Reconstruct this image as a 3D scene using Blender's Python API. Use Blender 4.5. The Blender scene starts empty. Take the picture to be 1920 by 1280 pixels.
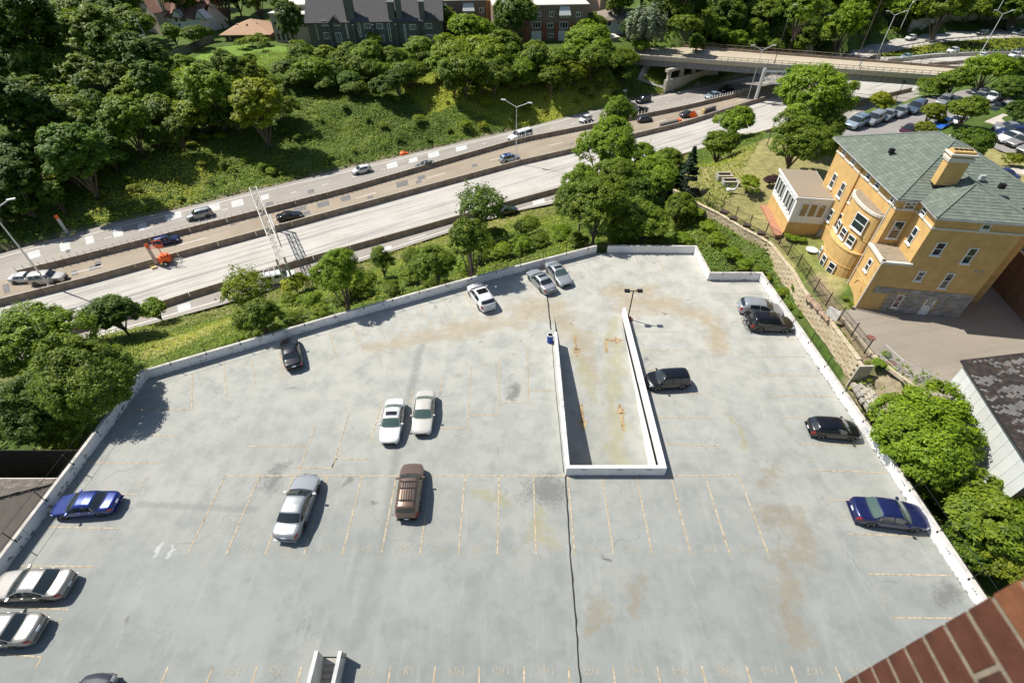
import bpy, bmesh, math, random
import numpy as np
from mathutils import Vector, Matrix
from mathutils.geometry import tessellate_polygon
R = math.radians
random.seed(4); rng = np.random.default_rng(7)
scn = bpy.context.scene
COL = scn.collection

# ---------------------------------------------------------------- camera
F, TH, HC, CX = 938.0, math.atan(880/938.0), 33.4, 962.0
CT, ST = math.cos(TH), math.sin(TH)
cd = bpy.data.cameras.new('camera'); cam = bpy.data.objects.new('camera', cd); COL.objects.link(cam)
cam.location = (0, 0, HC); cam.rotation_euler = (math.pi/2 - TH, 0, 0)
cd.sensor_fit = 'HORIZONTAL'; cd.sensor_width = 36; cd.lens = 36*F/1920.0; cd.shift_x = -(CX-960)/1920.0
cd.clip_start = 0.05; cd.clip_end = 5000
scn.camera = cam
cd.dof.use_dof = True; cd.dof.focus_distance = 70; cd.dof.aperture_fstop = 2.8

# ---------------------------------------------------------------- world, sun, exposure
SUN = Vector((-0.68, 0.30, 1.0)).normalized()
w = bpy.data.worlds.new('World'); scn.world = w; w.use_nodes = True
nt = w.node_tree; nt.nodes.clear()
sk = nt.nodes.new('ShaderNodeTexSky'); sk.sky_type = 'NISHITA'; sk.sun_disc = False
sk.sun_elevation = math.asin(SUN.z); sk.sun_rotation = math.atan2(SUN.x, SUN.y)
bg = nt.nodes.new('ShaderNodeBackground'); bg.inputs[1].default_value = 0.078
ow = nt.nodes.new('ShaderNodeOutputWorld')
nt.links.new(sk.outputs[0], bg.inputs[0]); nt.links.new(bg.outputs[0], ow.inputs[0])
sd = bpy.data.lights.new('sun', 'SUN'); sun = bpy.data.objects.new('sun', sd); COL.objects.link(sun)
sd.energy = 4.6; sd.angle = R(0.5); sd.color = (1.0, 0.955, 0.88)
sun.rotation_euler = SUN.to_track_quat('Z', 'Y').to_euler(); sun.location = (-60, 30, 90)
scn.view_settings.view_transform = 'Standard'; scn.view_settings.look = 'None'
scn.view_settings.exposure = 0.48; scn.view_settings.gamma = 1.0

# ---------------------------------------------------------------- geometry helpers
def P(x, y, z=0.0):
    "where the sight line of photo pixel x, y meets the level z"
    dx = (x-CX)/F; dy = (y-640.0)/F
    d = (dx, CT-dy*ST, -ST-dy*CT); t = (z-HC)/d[2]
    return Vector((d[0]*t, d[1]*t, z))
def PP(pts, z): return [P(a, b, z) for a, b in pts]

def pip(X, Y, poly):
    inside = np.zeros(X.shape, bool); n = len(poly); j = n-1
    for i in range(n):
        xi, yi = poly[i][0], poly[i][1]; xj, yj = poly[j][0], poly[j][1]
        c = ((yi > Y) != (yj > Y)) & (X < (xj-xi)*(Y-yi)/((yj-yi) or 1e-9)+xi)
        inside ^= c; j = i
    return inside
def vnoise(X, Y, s, seed=0):
    X = X/s; Y = Y/s; xi = np.floor(X).astype(int); yi = np.floor(Y).astype(int); fx = X-xi; fy = Y-yi
    def h(a, b):
        v = np.sin(a*127.1+b*311.7+seed*74.7)*43758.5453
        return v-np.floor(v)
    fx = fx*fx*(3-2*fx); fy = fy*fy*(3-2*fy)
    return (h(xi, yi)*(1-fx)+h(xi+1, yi)*fx)*(1-fy)+(h(xi, yi+1)*(1-fx)+h(xi+1, yi+1)*fx)*fy

class MB:
    def __init__(s): s.v = []; s.f = []; s.m = []
    def add(s, vs, fs, mi=0):
        o = len(s.v); s.v += [tuple(v) for v in vs]; s.f += [tuple(i+o for i in f) for f in fs]; s.m += [mi]*len(fs); return s
    def box(s, c, d, rz=0, mi=0, M=None):
        x, y, z = d[0]/2, d[1]/2, d[2]/2
        vs = [Vector((a*x, b*y, e*z)) for a in (-1, 1) for b in (-1, 1) for e in (-1, 1)]
        if M is not None: vs = [M @ v for v in vs]
        if rz: m = Matrix.Rotation(rz, 3, 'Z'); vs = [m @ v for v in vs]
        c = Vector(c)
        return s.add([v+c for v in vs], [(0,1,3,2),(4,6,7,5),(0,4,5,1),(2,3,7,6),(0,2,6,4),(1,5,7,3)], mi)
    def prism(s, poly, z0, z1, mi=0):
        n = len(poly); a = sum(poly[i][0]*poly[(i+1)%n][1]-poly[(i+1)%n][0]*poly[i][1] for i in range(n))
        if a < 0: poly = poly[::-1]
        vs = [(p[0], p[1], z0) for p in poly]+[(p[0], p[1], z1) for p in poly]
        fs = [tuple(range(n))[::-1], tuple(range(n, 2*n))]+[(i, (i+1)%n, n+(i+1)%n, n+i) for i in range(n)]
        return s.add(vs, fs, mi)
    def tube(s, pts, r, n=8, mi=0, r2=None, cap=True):
        pts = [Vector(p) for p in pts]; N = len(pts); rings = []
        for i, p in enumerate(pts):
            t = (pts[min(i+1, N-1)]-pts[max(i-1, 0)]).normalized()
            u = t.cross(Vector((0, 0, 1)))
            if u.length < .05: u = t.cross(Vector((0, 1, 0)))
            u.normalize(); v = t.cross(u)
            rr = r+(r2-r)*i/(N-1) if r2 is not None else r
            rings.append([p+(u*math.cos(a)+v*math.sin(a))*rr for a in [2*math.pi*k/n for k in range(n)]])
        vs = [q for g in rings for q in g]
        fs = [(i*n+k, i*n+(k+1)%n, (i+1)*n+(k+1)%n, (i+1)*n+k) for i in range(N-1) for k in range(n)]
        if cap: fs += [tuple(range(n)), tuple(range((N-1)*n, N*n))[::-1]]
        return s.add(vs, fs, mi)
    def lathe(s, prof, n=16, mi=0, axis='Z', c=(0,0,0)):
        vs = []
        for r_, h in prof:
            for k in range(n):
                a = 2*math.pi*k/n; p = (r_*math.cos(a), r_*math.sin(a), h)
                if axis == 'Y': p = (p[0], h, p[1])
                if axis == 'X': p = (h, p[0], p[1])
                vs.append((p[0]+c[0], p[1]+c[1], p[2]+c[2]))
        N = len(prof)
        fs = [(i*n+k, i*n+(k+1)%n, (i+1)*n+(k+1)%n, (i+1)*n+k) for i in range(N-1) for k in range(n)]
        fs += [tuple(range(n)), tuple(range((N-1)*n, N*n))]
        return s.add(vs, fs, mi)
    def poly(s, pts, mi=0):
        return s.add(pts, [tuple(range(len(pts)))], mi)
    def mesh(s, name, smooth=False):
        me = bpy.data.meshes.new(name); me.from_pydata(s.v, [], s.f)
        if any(s.m): me.polygons.foreach_set('material_index', s.m)
        bm = bmesh.new(); bm.from_mesh(me); bmesh.ops.recalc_face_normals(bm, faces=bm.faces); bm.to_mesh(me); bm.free()
        if smooth: me.polygons.foreach_set('use_smooth', [True]*len(me.polygons))
        me.update(); return me

def link(name, me, mats, parent=None, loc=(0,0,0), rz=0, **kw):
    o = bpy.data.objects.new(name, me); COL.objects.link(o)
    if not isinstance(mats, (list, tuple)): mats = [mats]
    while me is not None and len(me.materials) < len(mats): me.materials.append(None)
    for i, m in enumerate(mats):
        if me is not None and m is not None: o.material_slots[i].link = 'OBJECT'; o.material_slots[i].material = m
    o.location = loc; o.rotation_euler = (0, 0, rz)
    if parent is not None: o.parent = parent
    for k, v in kw.items(): o[k] = v
    return o
def build(name, mb, mats, parent=None, smooth=False, **kw): return link(name, mb.mesh(name, smooth), mats, parent, **kw)
def thing(name, label, cat, loc=(0,0,0), rz=0, group=None, scale=1):
    o = bpy.data.objects.new(name, None); COL.objects.link(o); o.empty_display_size = .2
    o.location = loc; o.rotation_euler = (0, 0, rz); o.scale = (scale,)*3 if isinstance(scale, (int, float)) else scale
    o['label'] = label; o['category'] = cat
    if group: o['group'] = group
    return o
def struct(name, mb, mats, smooth=False, parent=None): return build(name, mb, mats, parent, smooth, kind='structure')
def copy_tree(o, parent=None):
    c = o.copy(); COL.objects.link(c)
    if parent is not None: c.parent = parent
    for ch in list(o.children): copy_tree(ch, c)
    return c
def bevel_box(d, b=.02):
    "a box with its edges chamfered, as a mesh"
    bm = bmesh.new(); bmesh.ops.create_cube(bm, size=1)
    for v in bm.verts: v.co.x *= d[0]; v.co.y *= d[1]; v.co.z *= d[2]
    bmesh.ops.bevel(bm, geom=bm.edges[:], offset=b, segments=1, affect='EDGES')
    me = bpy.data.meshes.new('box'); bm.to_mesh(me); bm.free(); return me

# ---------------------------------------------------------------- materials
def S(r, g, b):
    f = lambda c: (c/255/12.92 if c/255 <= .04045 else ((c/255+.055)/1.055)**2.4)
    return (f(r), f(g), f(b), 1)
def C(v): return tuple(v)+(1,) if len(v) == 3 else tuple(v)
class NT:
    def __init__(s, m):
        m.use_nodes = True; s.t = m.node_tree; s.b = s.t.nodes['Principled BSDF']; s.co = None
    def n(s, typ, **kw):
        x = s.t.nodes.new('ShaderNode'+typ)
        for k, v in kw.items(): setattr(x, k, v)
        return x
    def l(s, a, b): s.t.links.new(a, b)
    def coord(s, kind='Object'):
        return s.n('TexCoord').outputs[kind]
    def noise(s, vec, scale, detail=4, rough=.55, stretch=None):
        if stretch:
            mp = s.n('Mapping'); mp.inputs['Scale'].default_value = stretch; s.l(vec, mp.inputs[0]); vec = mp.outputs[0]
        x = s.n('TexNoise'); x.inputs['Scale'].default_value = scale; x.inputs['Detail'].default_value = detail
        x.inputs['Roughness'].default_value = rough; s.l(vec, x.inputs['Vector']); return x.outputs['Fac']
    def ramp(s, fac, stops):
        x = s.n('ValToRGB'); e = x.color_ramp.elements
        while len(e) < len(stops): e.new(.5)
        for i, (p, c) in enumerate(stops): e[i].position = p; e[i].color = C(c) if not isinstance(c, (int, float)) else (c, c, c, 1)
        s.l(fac, x.inputs[0]); return x.outputs[0]
    def mix(s, fac, a, b, bt='MIX'):
        x = s.n('Mix', data_type='RGBA', blend_type=bt)
        for k, v in ((0, fac), (6, a), (7, b)):
            if isinstance(v, (int, float)): x.inputs[k].default_value = v
            elif isinstance(v, (tuple, list)): x.inputs[k].default_value = C(v)
            else: s.l(v, x.inputs[k])
        return x.outputs[2]
    def math(s, op, a, b=None, clamp=False):
        x = s.n('Math', operation=op); x.use_clamp = clamp
        for k, v in ((0, a), (1, b)):
            if v is None: continue
            if isinstance(v, (int, float)): x.inputs[k].default_value = v
            else: s.l(v, x.inputs[k])
        return x.outputs[0]
    def bump(s, h, strength=.3, dist=.02):
        x = s.n('Bump'); x.inputs['Strength'].default_value = strength; x.inputs['Distance'].default_value = dist
        s.l(h, x.inputs['Height']); s.l(x.outputs[0], s.b.inputs['Normal'])
MATS = {}
def mat(name, col, rough=.8, metal=0, var=.12, scale=2.0, bump=.0, spec=.4, coat=0, dirt=None, stretch=None):
    if name in MATS: return MATS[name]
    m = bpy.data.materials.new(name); t = NT(m); b = t.b
    b.inputs['Roughness'].default_value = rough; b.inputs['Metallic'].default_value = metal
    b.inputs['Specular IOR Level'].default_value = spec
    if coat: b.inputs['Coat Weight'].default_value = coat; b.inputs['Coat Roughness'].default_value = .05
    c = C(col)
    if var:
        o = t.coord(); f = t.noise(o, scale, 5, .6, stretch)
        lo = tuple(max(0, v*(1-var*1.6)) for v in c[:3]); hi = tuple(v*(1+var*1.3) for v in c[:3])
        out = t.ramp(f, [(.3, lo), (.7, hi)])
        if dirt:
            g = t.noise(o, scale*.35, 6, .7); out = t.mix(t.ramp(g, [(.48, 0), (.68, 1)]), out, dirt)
        t.l(out, b.inputs['Base Color'])
        if bump: t.bump(t.noise(o, scale*6, 4), bump)
    else: b.inputs['Base Color'].default_value = c
    MATS[name] = m; return m
def glass(name='window_glass', col=(.02, .03, .035), rough=.06):
    if name in MATS: return MATS[name]
    m = bpy.data.materials.new(name); t = NT(m); t.b.inputs['Base Color'].default_value = C(col)
    t.b.inputs['Roughness'].default_value = rough; t.b.inputs['Specular IOR Level'].default_value = .9
    t.b.inputs['IOR'].default_value = 1.6
    MATS[name] = m; return m
def leafmat(name, dark, mid, light, objtint=True):
    if name in MATS: return MATS[name]
    m = bpy.data.materials.new(name); t = NT(m); b = t.b
    a = t.n('Attribute', attribute_name='tint')
    col = t.ramp(a.outputs['Fac'], [(0, dark), (.5, mid), (1, light)])
    if objtint:
        oi = t.n('ObjectInfo'); col = t.mix(1.0, col, oi.outputs['Color'], 'MULTIPLY')
    t.l(col, b.inputs['Base Color']); b.inputs['Roughness'].default_value = .55; b.inputs['Specular IOR Level'].default_value = .3
    tr = t.n('BsdfTranslucent'); mx = t.n('MixShader'); mx.inputs[0].default_value = .36
    tc = t.mix(1.0, col, (1.25, 1.35, .45, 1), 'MULTIPLY'); t.l(tc, tr.inputs[0])
    t.l(b.outputs[0], mx.inputs[1]); t.l(tr.outputs[0], mx.inputs[2]); t.l(mx.outputs[0], t.t.nodes['Material Output'].inputs[0])
    MATS[name] = m; return m

def seg_mask(t, pos, a, b, r):
    "1 on the segment a-b, falling to 0 at distance r (metres)"
    sx = t.n('VectorMath', operation='SUBTRACT'); t.l(pos, sx.inputs[0]); sx.inputs[1].default_value = (a[0], a[1], 0)
    d = (b[0]-a[0], b[1]-a[1], 0); L2 = d[0]**2+d[1]**2 or 1e-6
    dt = t.n('VectorMath', operation='DOT_PRODUCT'); t.l(sx.outputs[0], dt.inputs[0]); dt.inputs[1].default_value = d
    k = t.math('MULTIPLY', dt.outputs['Value'], 1/L2, True)
    sc = t.n('VectorMath', operation='SCALE'); sc.inputs[0].default_value = d; t.l(k, sc.inputs['Scale'])
    df = t.n('VectorMath', operation='SUBTRACT'); t.l(sx.outputs[0], df.inputs[0]); t.l(sc.outputs[0], df.inputs[1])
    ln = t.n('VectorMath', operation='LENGTH'); t.l(df.outputs[0], ln.inputs[0])
    return t.math('SUBTRACT', 1, t.math('DIVIDE', ln.outputs['Value'], r), True)

def deck_material():
    m = bpy.data.materials.new('weathered_concrete_deck'); t = NT(m); b = t.b
    geo = t.n('NewGeometry'); sep = t.n('SeparateXYZ'); t.l(geo.outputs['Position'], sep.inputs[0])
    cb = t.n('CombineXYZ'); t.l(sep.outputs[0], cb.inputs[0]); t.l(sep.outputs[1], cb.inputs[1]); pos = cb.outputs[0]
    big = t.noise(pos, .09, 6, .62); mid = t.noise(pos, .55, 8, .68); fine = t.noise(pos, 9, 5, .7)
    col = t.ramp(big, [(.3, (0.209, 0.227, 0.213)), (.52, (0.254, 0.266, 0.247)), (.72, (0.307, 0.312, 0.284))])
    col = t.mix(t.ramp(mid, [(.36, .55), (.56, 0)]), col, (0.163, 0.182, 0.172))
    col = t.mix(t.math('MULTIPLY', t.ramp(fine, [(.40, .55), (.6, 0)]), .4), col, (0.215, 0.224, 0.206))
    # broom and drainage streaks run along the bays
    st = t.noise(pos, .8, 6, .7, (1.6, .22, 1)); col = t.mix(t.ramp(st, [(.52, 0), (.74, .32)]), col, (0.378, 0.387, 0.361))
    # paler towards the far side: window-glass and vignette darkening painted into the colour
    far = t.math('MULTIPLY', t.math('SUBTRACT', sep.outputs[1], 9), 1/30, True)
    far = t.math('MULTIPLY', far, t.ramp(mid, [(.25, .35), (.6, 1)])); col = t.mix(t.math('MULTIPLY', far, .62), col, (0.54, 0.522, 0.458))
    wn = t.n('TexNoise'); wn.inputs['Scale'].default_value = .5; wn.inputs['Detail'].default_value = 5; t.l(pos, wn.inputs['Vector'])
    w1 = t.n('VectorMath', operation='SUBTRACT'); t.l(wn.outputs['Color'], w1.inputs[0]); w1.inputs[1].default_value = (.5, .5, 0)
    w2 = t.n('VectorMath', operation='MULTIPLY'); t.l(w1.outputs[0], w2.inputs[0]); w2.inputs[1].default_value = (3.6, 3.6, 0)
    w3 = t.n('VectorMath', operation='ADD'); t.l(pos, w3.inputs[0]); t.l(w2.outputs[0], w3.inputs[1]); wpos = w3.outputs[0]
    def stain(segs, color, amt, lo=.42, hi=.62, sc=1.2, stretch=None, grow=1.45, warped=True):
        nonlocal col
        tot = None
        for a, bb, r in segs:
            k = seg_mask(t, wpos if warped else pos, P(*a), P(*bb), r*grow); tot = k if tot is None else t.math('MAXIMUM', tot, k)
        nz = t.noise(pos, sc*1.3, 9, .78, stretch)
        f = t.math('ADD', nz, t.math('MULTIPLY', tot, .42)); f = t.ramp(f, [(lo+.10, 0), (hi+.08, amt)]); f = t.math('MULTIPLY', f, t.math('MULTIPLY', tot, 3, True))
        col = t.mix(f, col, color)
    stain([((700,650),(850,622),1.2), ((850,622),(1000,590),1.8), ((985,575),(1045,578),2.3), ((1045,590),(1100,635),1.6), ((1095,640),(1112,690),1.0)], (0.318, 0.241, 0.120), .48, .5, .78, 1.0, (.6, 1.6, 1))
    stain([((1150,548),(1215,548),1.7), ((1180,570),(1260,572),2.2), ((1250,572),(1330,600),2.0), ((1330,600),(1350,650),1.5)], (0.318, 0.232, 0.112), .55, .5, .8, 1.0, (1, 1.5, 1))
    stain([((1150,600),(1165,870),1.0), ((1080,650),(1110,720),.8)], (0.310, 0.292, 0.155), .55, .5, .8, 1.4, (1.4, .5, 1))
    stain([((1425,895),(1450,880),1.0), ((1440,960),(1500,970),1.5), ((1500,980),(1510,1050),1.6), ((1460,1050),(1480,1110),1.5), ((1470,1110),(1490,1180),1.6), ((1115,1120),(1120,1150),.8), ((1190,1110),(1195,1150),.7), ((1110,1175),(1130,1160),.7)], (0.232, 0.194, 0.129), .6, .58, .82, 1.3)
    stain([((1012,970),(1016,1010),.9), ((905,930),(955,935),.7), ((1370,780),(1400,830),.5)], (0.284, 0.267, 0.146), .6, .56, .8, 1.8)
    stain([((1018,925),(1030,922),1.5), ((955,745),(962,735),.8), ((648,908),(652,900),.5), ((1780,1128),(1785,1122),.8), ((505,905),(520,895),.9), ((1203,673),(1205,672),.55)], (0.138, 0.138, 0.129), .75, .5, .75, 3.0)
    stain([((288,1045),(300,1020),.35), ((330,1040),(336,1015),.25)], (.50, .51, .49), .6, .5, .75, 2.0, grow=1.0)
    stain([((790,650),(745,830),.45), ((745,830),(722,1000),.4), ((722,1000),(705,1090),.55), ((705,1090),(665,1200),.6), ((260,945),(480,955),.3)], (.20, .21, .195), .6, .45, .75, 1.5, warped=False)
    stain([((300,1100),(450,1190),3), ((430,1080),(440,1150),2), ((1530,1120),(1590,1230),.8), ((1130,1000),(1250,1010),2.5), ((740,1090),(820,1130),2.2)], (.30, .31, .29), .5, .55, .85, 1.2)
    vo = t.n('TexVoronoi'); vo.inputs['Scale'].default_value = .42; t.l(wpos, vo.inputs['Vector'])
    spot = t.math('MULTIPLY', t.ramp(vo.outputs['Distance'], [(.03, .75), (.11, 0)]), t.ramp(t.noise(pos, .35, 2), [(.50, 0), (.56, 1)])); col = t.mix(spot, col, (.09, .09, .085))
    vk = t.n('TexVoronoi', feature='DISTANCE_TO_EDGE'); vk.inputs['Scale'].default_value = .16; t.l(wpos, vk.inputs['Vector'])
    crk = t.math('MULTIPLY', t.ramp(vk.outputs['Distance'], [(.0, .5), (.006, 0)]), t.ramp(t.noise(pos, .2, 3), [(.50, 0), (.60, 1)])); col = t.mix(crk, col, (.13, .13, .125))
    t.l(col, b.inputs['Base Color']); b.inputs['Roughness'].default_value = .82; b.inputs['Specular IOR Level'].default_value = .35
    t.bump(fine, .25, .02); MATS['deck'] = m; return m

def road_mat(name, c1, c2, streak, amt=.5, angle=0.6):
    m = bpy.data.materials.new(name); t = NT(m); geo = t.n('NewGeometry')
    mp = t.n('Mapping'); mp.inputs['Rotation'].default_value = (0, 0, -angle); t.l(geo.outputs['Position'], mp.inputs[0]); p = mp.outputs[0]
    col = t.ramp(t.noise(p, .15, 6, .65), [(.32, c1), (.68, c2)])
    s1 = t.noise(p, 1.0, 6, .68, (.035, 1.25, 1)); col = t.mix(t.ramp(s1, [(.5, 0), (.64, amt)]), col, streak)
    f = t.noise(p, 7, 4, .7); col = t.mix(t.ramp(f, [(.4, .22), (.6, 0)]), col, tuple(v*.5 for v in streak))
    t.l(col, t.b.inputs['Base Color']); t.b.inputs['Roughness'].default_value = .85; t.b.inputs['Specular IOR Level'].default_value = .3; MATS[name] = m; return m

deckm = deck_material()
def wall_paint():
    m = bpy.data.materials.new('chipped_white_paint'); t = NT(m); geo = t.n('NewGeometry'); p = geo.outputs['Position']; sp = t.n('SeparateXYZ'); t.l(p, sp.inputs[0])
    col = t.ramp(t.noise(p, 1.2, 6, .7), [(.35, (.66, .66, .645)), (.6, (.74, .74, .73))])
    st = t.noise(p, 2.2, 7, .75, (1, 1, .16)); col = t.mix(t.ramp(st, [(.56, 0), (.72, .45)]), col, (.50, .47, .42))
    g = t.math('SUBTRACT', t.noise(p, 5, 7, .8), t.math('MULTIPLY', t.math('ABSOLUTE', sp.outputs[2]), 1.1)); col = t.mix(t.ramp(g, [(.36, 0), (.46, .75)]), col, (.24, .215, .18))
    t.l(col, t.b.inputs['Base Color']); t.b.inputs['Roughness'].default_value = .65; MATS['chipped_white_paint'] = m; return m
white_paint = wall_paint()
conc = mat('grey_concrete', (.36, .35, .32), .9, var=.15, scale=1.2, bump=.2)
conc_d = mat('brown_stained_concrete', (.27, .21, .165), .9, var=.2, scale=.8, bump=.2)
black_metal = mat('black_metal', (.015, .015, .017), .5, .3, var=0)
galv = mat('galvanised_steel', (.55, .56, .56), .45, .4, var=.06, scale=3)
rubber = mat('black_rubber', (.018, .018, .02), .75, var=.1)
chrome = mat('polished_wheel_alloy', (.55, .55, .57), .28, .9, var=0)
plastic = mat('black_trim_plastic', (.02, .02, .022), .6, var=0)
yline = mat('faded_yellow_line_paint', (.43, .35, .24), .85, var=.3, scale=4)
wline = mat('white_road_paint', (.72, .71, .66), .8, var=.1, scale=3)
cglass = glass('car_glass', (.015, .022, .022), .04); cglass_g = glass('greenish_car_glass', (.06, .10, .085), .05)
wglass = glass('window_glass', (.02, .028, .035), .05); wglass2 = glass('curtained_window_glass', (.16, .20, .20), .12)
redlens = mat('red_lens', (.35, .012, .015), .2, var=0, coat=.6); clearlens = mat('clear_lens', (.65, .68, .70), .12, .1, var=0, coat=.6)
numpaint = mat('black_stencil_paint', (.03, .03, .035), .8, var=0)

# ---------------------------------------------------------------- world polylines measured from the photograph
ZF = -12.0      # freeway level
ZY = 2.0        # yard and asphalt court level
ZS = -0.5       # street car park at the upper right
FAR = PP([(-260,547),(-120,509),(0,476),(190,424),(360,386),(640,318),(992,238),(1159,194),(1243,178),(1345,156),(1420,140),(1540,109)], ZF)
M1 = PP([(-260,597),(-120,559),(0,526),(170,484),(360,435),(640,363),(969,268),(1278,206),(1398,177),(1500,152),(1600,130),(1663,117)], ZF)
B2 = PP([(-260,645),(-120,606),(0,572),(187,525),(360,476),(640,400),(969,310),(1073,286),(1280,236),(1415,193),(1500,170),(1640,141),(1738,124)], ZF)
B3 = PP([(-260,733),(-120,695),(0,662),(150,620),(312,575),(360,557),(537,503),(774,437),(952,386),(1050,359),(1230,310),(1430,252),(1550,222),(1627,190),(1720,168)], ZF)
NEAR = PP([(-260,765),(-120,726),(0,690),(150,645),(316,598),(416,571),(734,472),(835,438),(966,396),(1050,379),(1230,335),(1430,276),(1560,243),(1640,208),(1740,185)], ZF)
DECK = [(-33.25,-6),(-33.2,14.2),(-33.0,30.6),(-17.3,38.55),(-5.1,44.4),(10.0,51.1),(21.6,50.95),(21.75,45.55),(27.45,45.55),(28.0,34),(28.55,22.1),(28.8,11.2),(29.0,-6)]
STONE = [p.xy for p in PP([(1262,356),(1308,382),(1347,401),(1395,430),(1421,443),(1445,458),(1465,484),(1487,510),(1505,543),(1562,611),(1617.7,685.7)], ZY)]

def resample(pl, n=None, step=None):
    pl = [Vector(p) for p in pl]; d = [0]
    for a, b in zip(pl, pl[1:]): d.append(d[-1]+(b-a).length)
    if step: n = max(2, int(round(d[-1]/step))+1)
    out = []; 
    for k in range(n):
        s = d[-1]*k/(n-1); i = 0
        while i < len(d)-2 and d[i+1] < s: i += 1
        f = (s-d[i])/max(1e-9, d[i+1]-d[i]); out.append(pl[i].lerp(pl[i+1], min(1, max(0, f))))
    return out
def offset(pl, t):
    "polyline moved t to its left"
    out = []; pl = [Vector(p) for p in pl]
    for i, p in enumerate(pl):
        a = (pl[i]-pl[i-1]).xy.normalized() if i else (pl[1]-pl[0]).xy.normalized()
        b = (pl[i+1]-pl[i]).xy.normalized() if i < len(pl)-1 else a
        n = Vector((-(a+b).y, (a+b).x)); n.normalize(); k = t/max(.3, n.dot(Vector((-a.y, a.x))))
        q = p.copy(); q.x += n.x*k; q.y += n.y*k; out.append(q)
    return out
def strip(A, B, z=None, n=80):
    A = resample(A, n); B = resample(B, n); mb = MB()
    vs = [v for p in zip(A, B) for v in p]
    if z is not None: vs = [(v.x, v.y, z) for v in vs]
    mb.add(vs, [(2*i, 2*i+1, 2*i+3, 2*i+2) for i in range(n-1)]); return mb
def wallstrip(pl, t, z0, z1, mb=None, mi=0):
    mb = mb or MB(); A = [Vector((p[0], p[1], 0)) for p in pl]; B = offset(A, t)
    for i in range(len(A)-1):
        vs = [(q.x, q.y, z) for z in (z0, z1) for q in (A[i], A[i+1], B[i+1], B[i])]
        f = [(0,3,2,1),(4,5,6,7),(0,1,5,4),(3,7,6,2)]
        if i == 0: f.append((0,4,7,3))
        if i == len(A)-2: f.append((1,2,6,5))
        mb.add(vs, f, mi)
    return mb

# ---------------------------------------------------------------- terrain
ctrl = []
def cp(z, *pts): ctrl.extend([(*P(a, b, z).xy, z) for a, b in pts])
for pl in (FAR, NEAR):
    for p in resample(pl, 16): ctrl.append((p.x, p.y, ZF-.35))
for p in offset(resample(FAR, 12), 4): ctrl.append((p.x, p.y, ZF+.4))
for p in offset(resample(NEAR, 12), -3): ctrl.append((p.x, p.y, ZF+.5))
cp(-3, (60,90),(190,110),(300,118),(400,108),(480,92),(600,92),(720,92),(830,92),(930,86),(1010,84),(1090,84),(1160,92))
cp(-3, (0,20),(200,40),(420,55),(500,30),(960,30),(1200,60)); cp(-4.2, (1205,84),(1250,90))
cp(-5, (40,260),(330,170),(500,160),(660,150),(820,135),(960,130),(1080,128)); cp(-7.5, (100,330),(300,260),(480,240),(700,210),(880,185),(1050,170),(1150,160))
cp(-6, (0,480),(-100,420)); ctrl += [(-150,60,-6), (-160,140,-3), (-120,20,-7), (-90,0,-8), (-60,10,-7), (-50,35,-6.5), (-45,-20,-7)]
cp(-3, (320,690),(500,640),(700,585),(860,535),(1000,500)); cp(-1.2, (1110,470),(1060,485)); cp(-7.5, (330,640),(600,560),(850,470),(1000,430))
cp(-8.5, (1100,420),(1230,380)); cp(-4, (1180,430),(1270,420)); cp(-.8, (1220,462),(1290,455)); cp(.2, (1340,470),(1400,495),(1310,440)); cp(-.6, (1460,540),(1440,520))
cp(-6, (130,640),(60,760),(200,700)); cp(-7, (0,830),(90,860),(-100,900))
for p in offset(STONE_V := [Vector((q.x, q.y, 0)) for q in STONE], 1.3): ctrl.append((p.x, p.y, ZY-.05))
for i, p in enumerate(offset(STONE_V, -1.6)): ctrl.append((p.x, p.y, (-1.5, -.8, -.3, .0, .1, 0, -.3, -1, -1.6, -2.4, -2.6)[i]))
cp(ZY-.05, (1340,350),(1420,390),(1400,330),(1500,470),(1560,560),(1480,330),(1560,250)); cp(1.2, (1300,310),(1400,285),(1480,262))
cp(-6, (1290,290),(1330,262),(1380,255)); cp(-3, (1440,250),(1500,232)); cp(-.6, (1580,240),(1600,222),(1680,200),(1760,262),(1700,250)); cp(.8, (1700,268),(1850,250),(1920,245),(1830,320),(1920,330))
cp(-2, (1640,200),(1720,180),(1790,165)); cp(-3, (1800,158),(1850,150)); cp(0, (1900,190),(1900,160),(1990,170))
cp(-3.5, (1560,112),(1300,76),(1420,84)); cp(-9, (1500,104)); cp(-10, (1640,78),(1700,62),(1760,54),(1830,48),(1920,46)); cp(-3, (1640,50),(1750,35),(1900,25)); cp(4, (1500,0),(1700,0),(1900,0),(1300,20))
cp(-12.35, (1700,95),(1800,85),(1900,90),(1850,100),(1800,125))
cp(-12.35, (1870,122)); cp(-5,(1920,135)); cp(1.9, (1720,640),(1900,600),(1900,760),(1760,700)); cp(-2.5, (1640,760),(1700,880),(1780,1000),(1850,1080)); cp(0, (1700,760),(1780,800),(1900,900)); cp(-1, (1900,1050))
ctrl += [(60,0,-1), (120,20,2), (150,90,2), (200,150,1), (300,300,2), (-250,200,0), (-200,350,2), (0,350,2), (150,380,8), (330,420,10), (-60,260,-1), (60,250,-1), (-300,-60,-8), (300,-60,0)]
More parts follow.
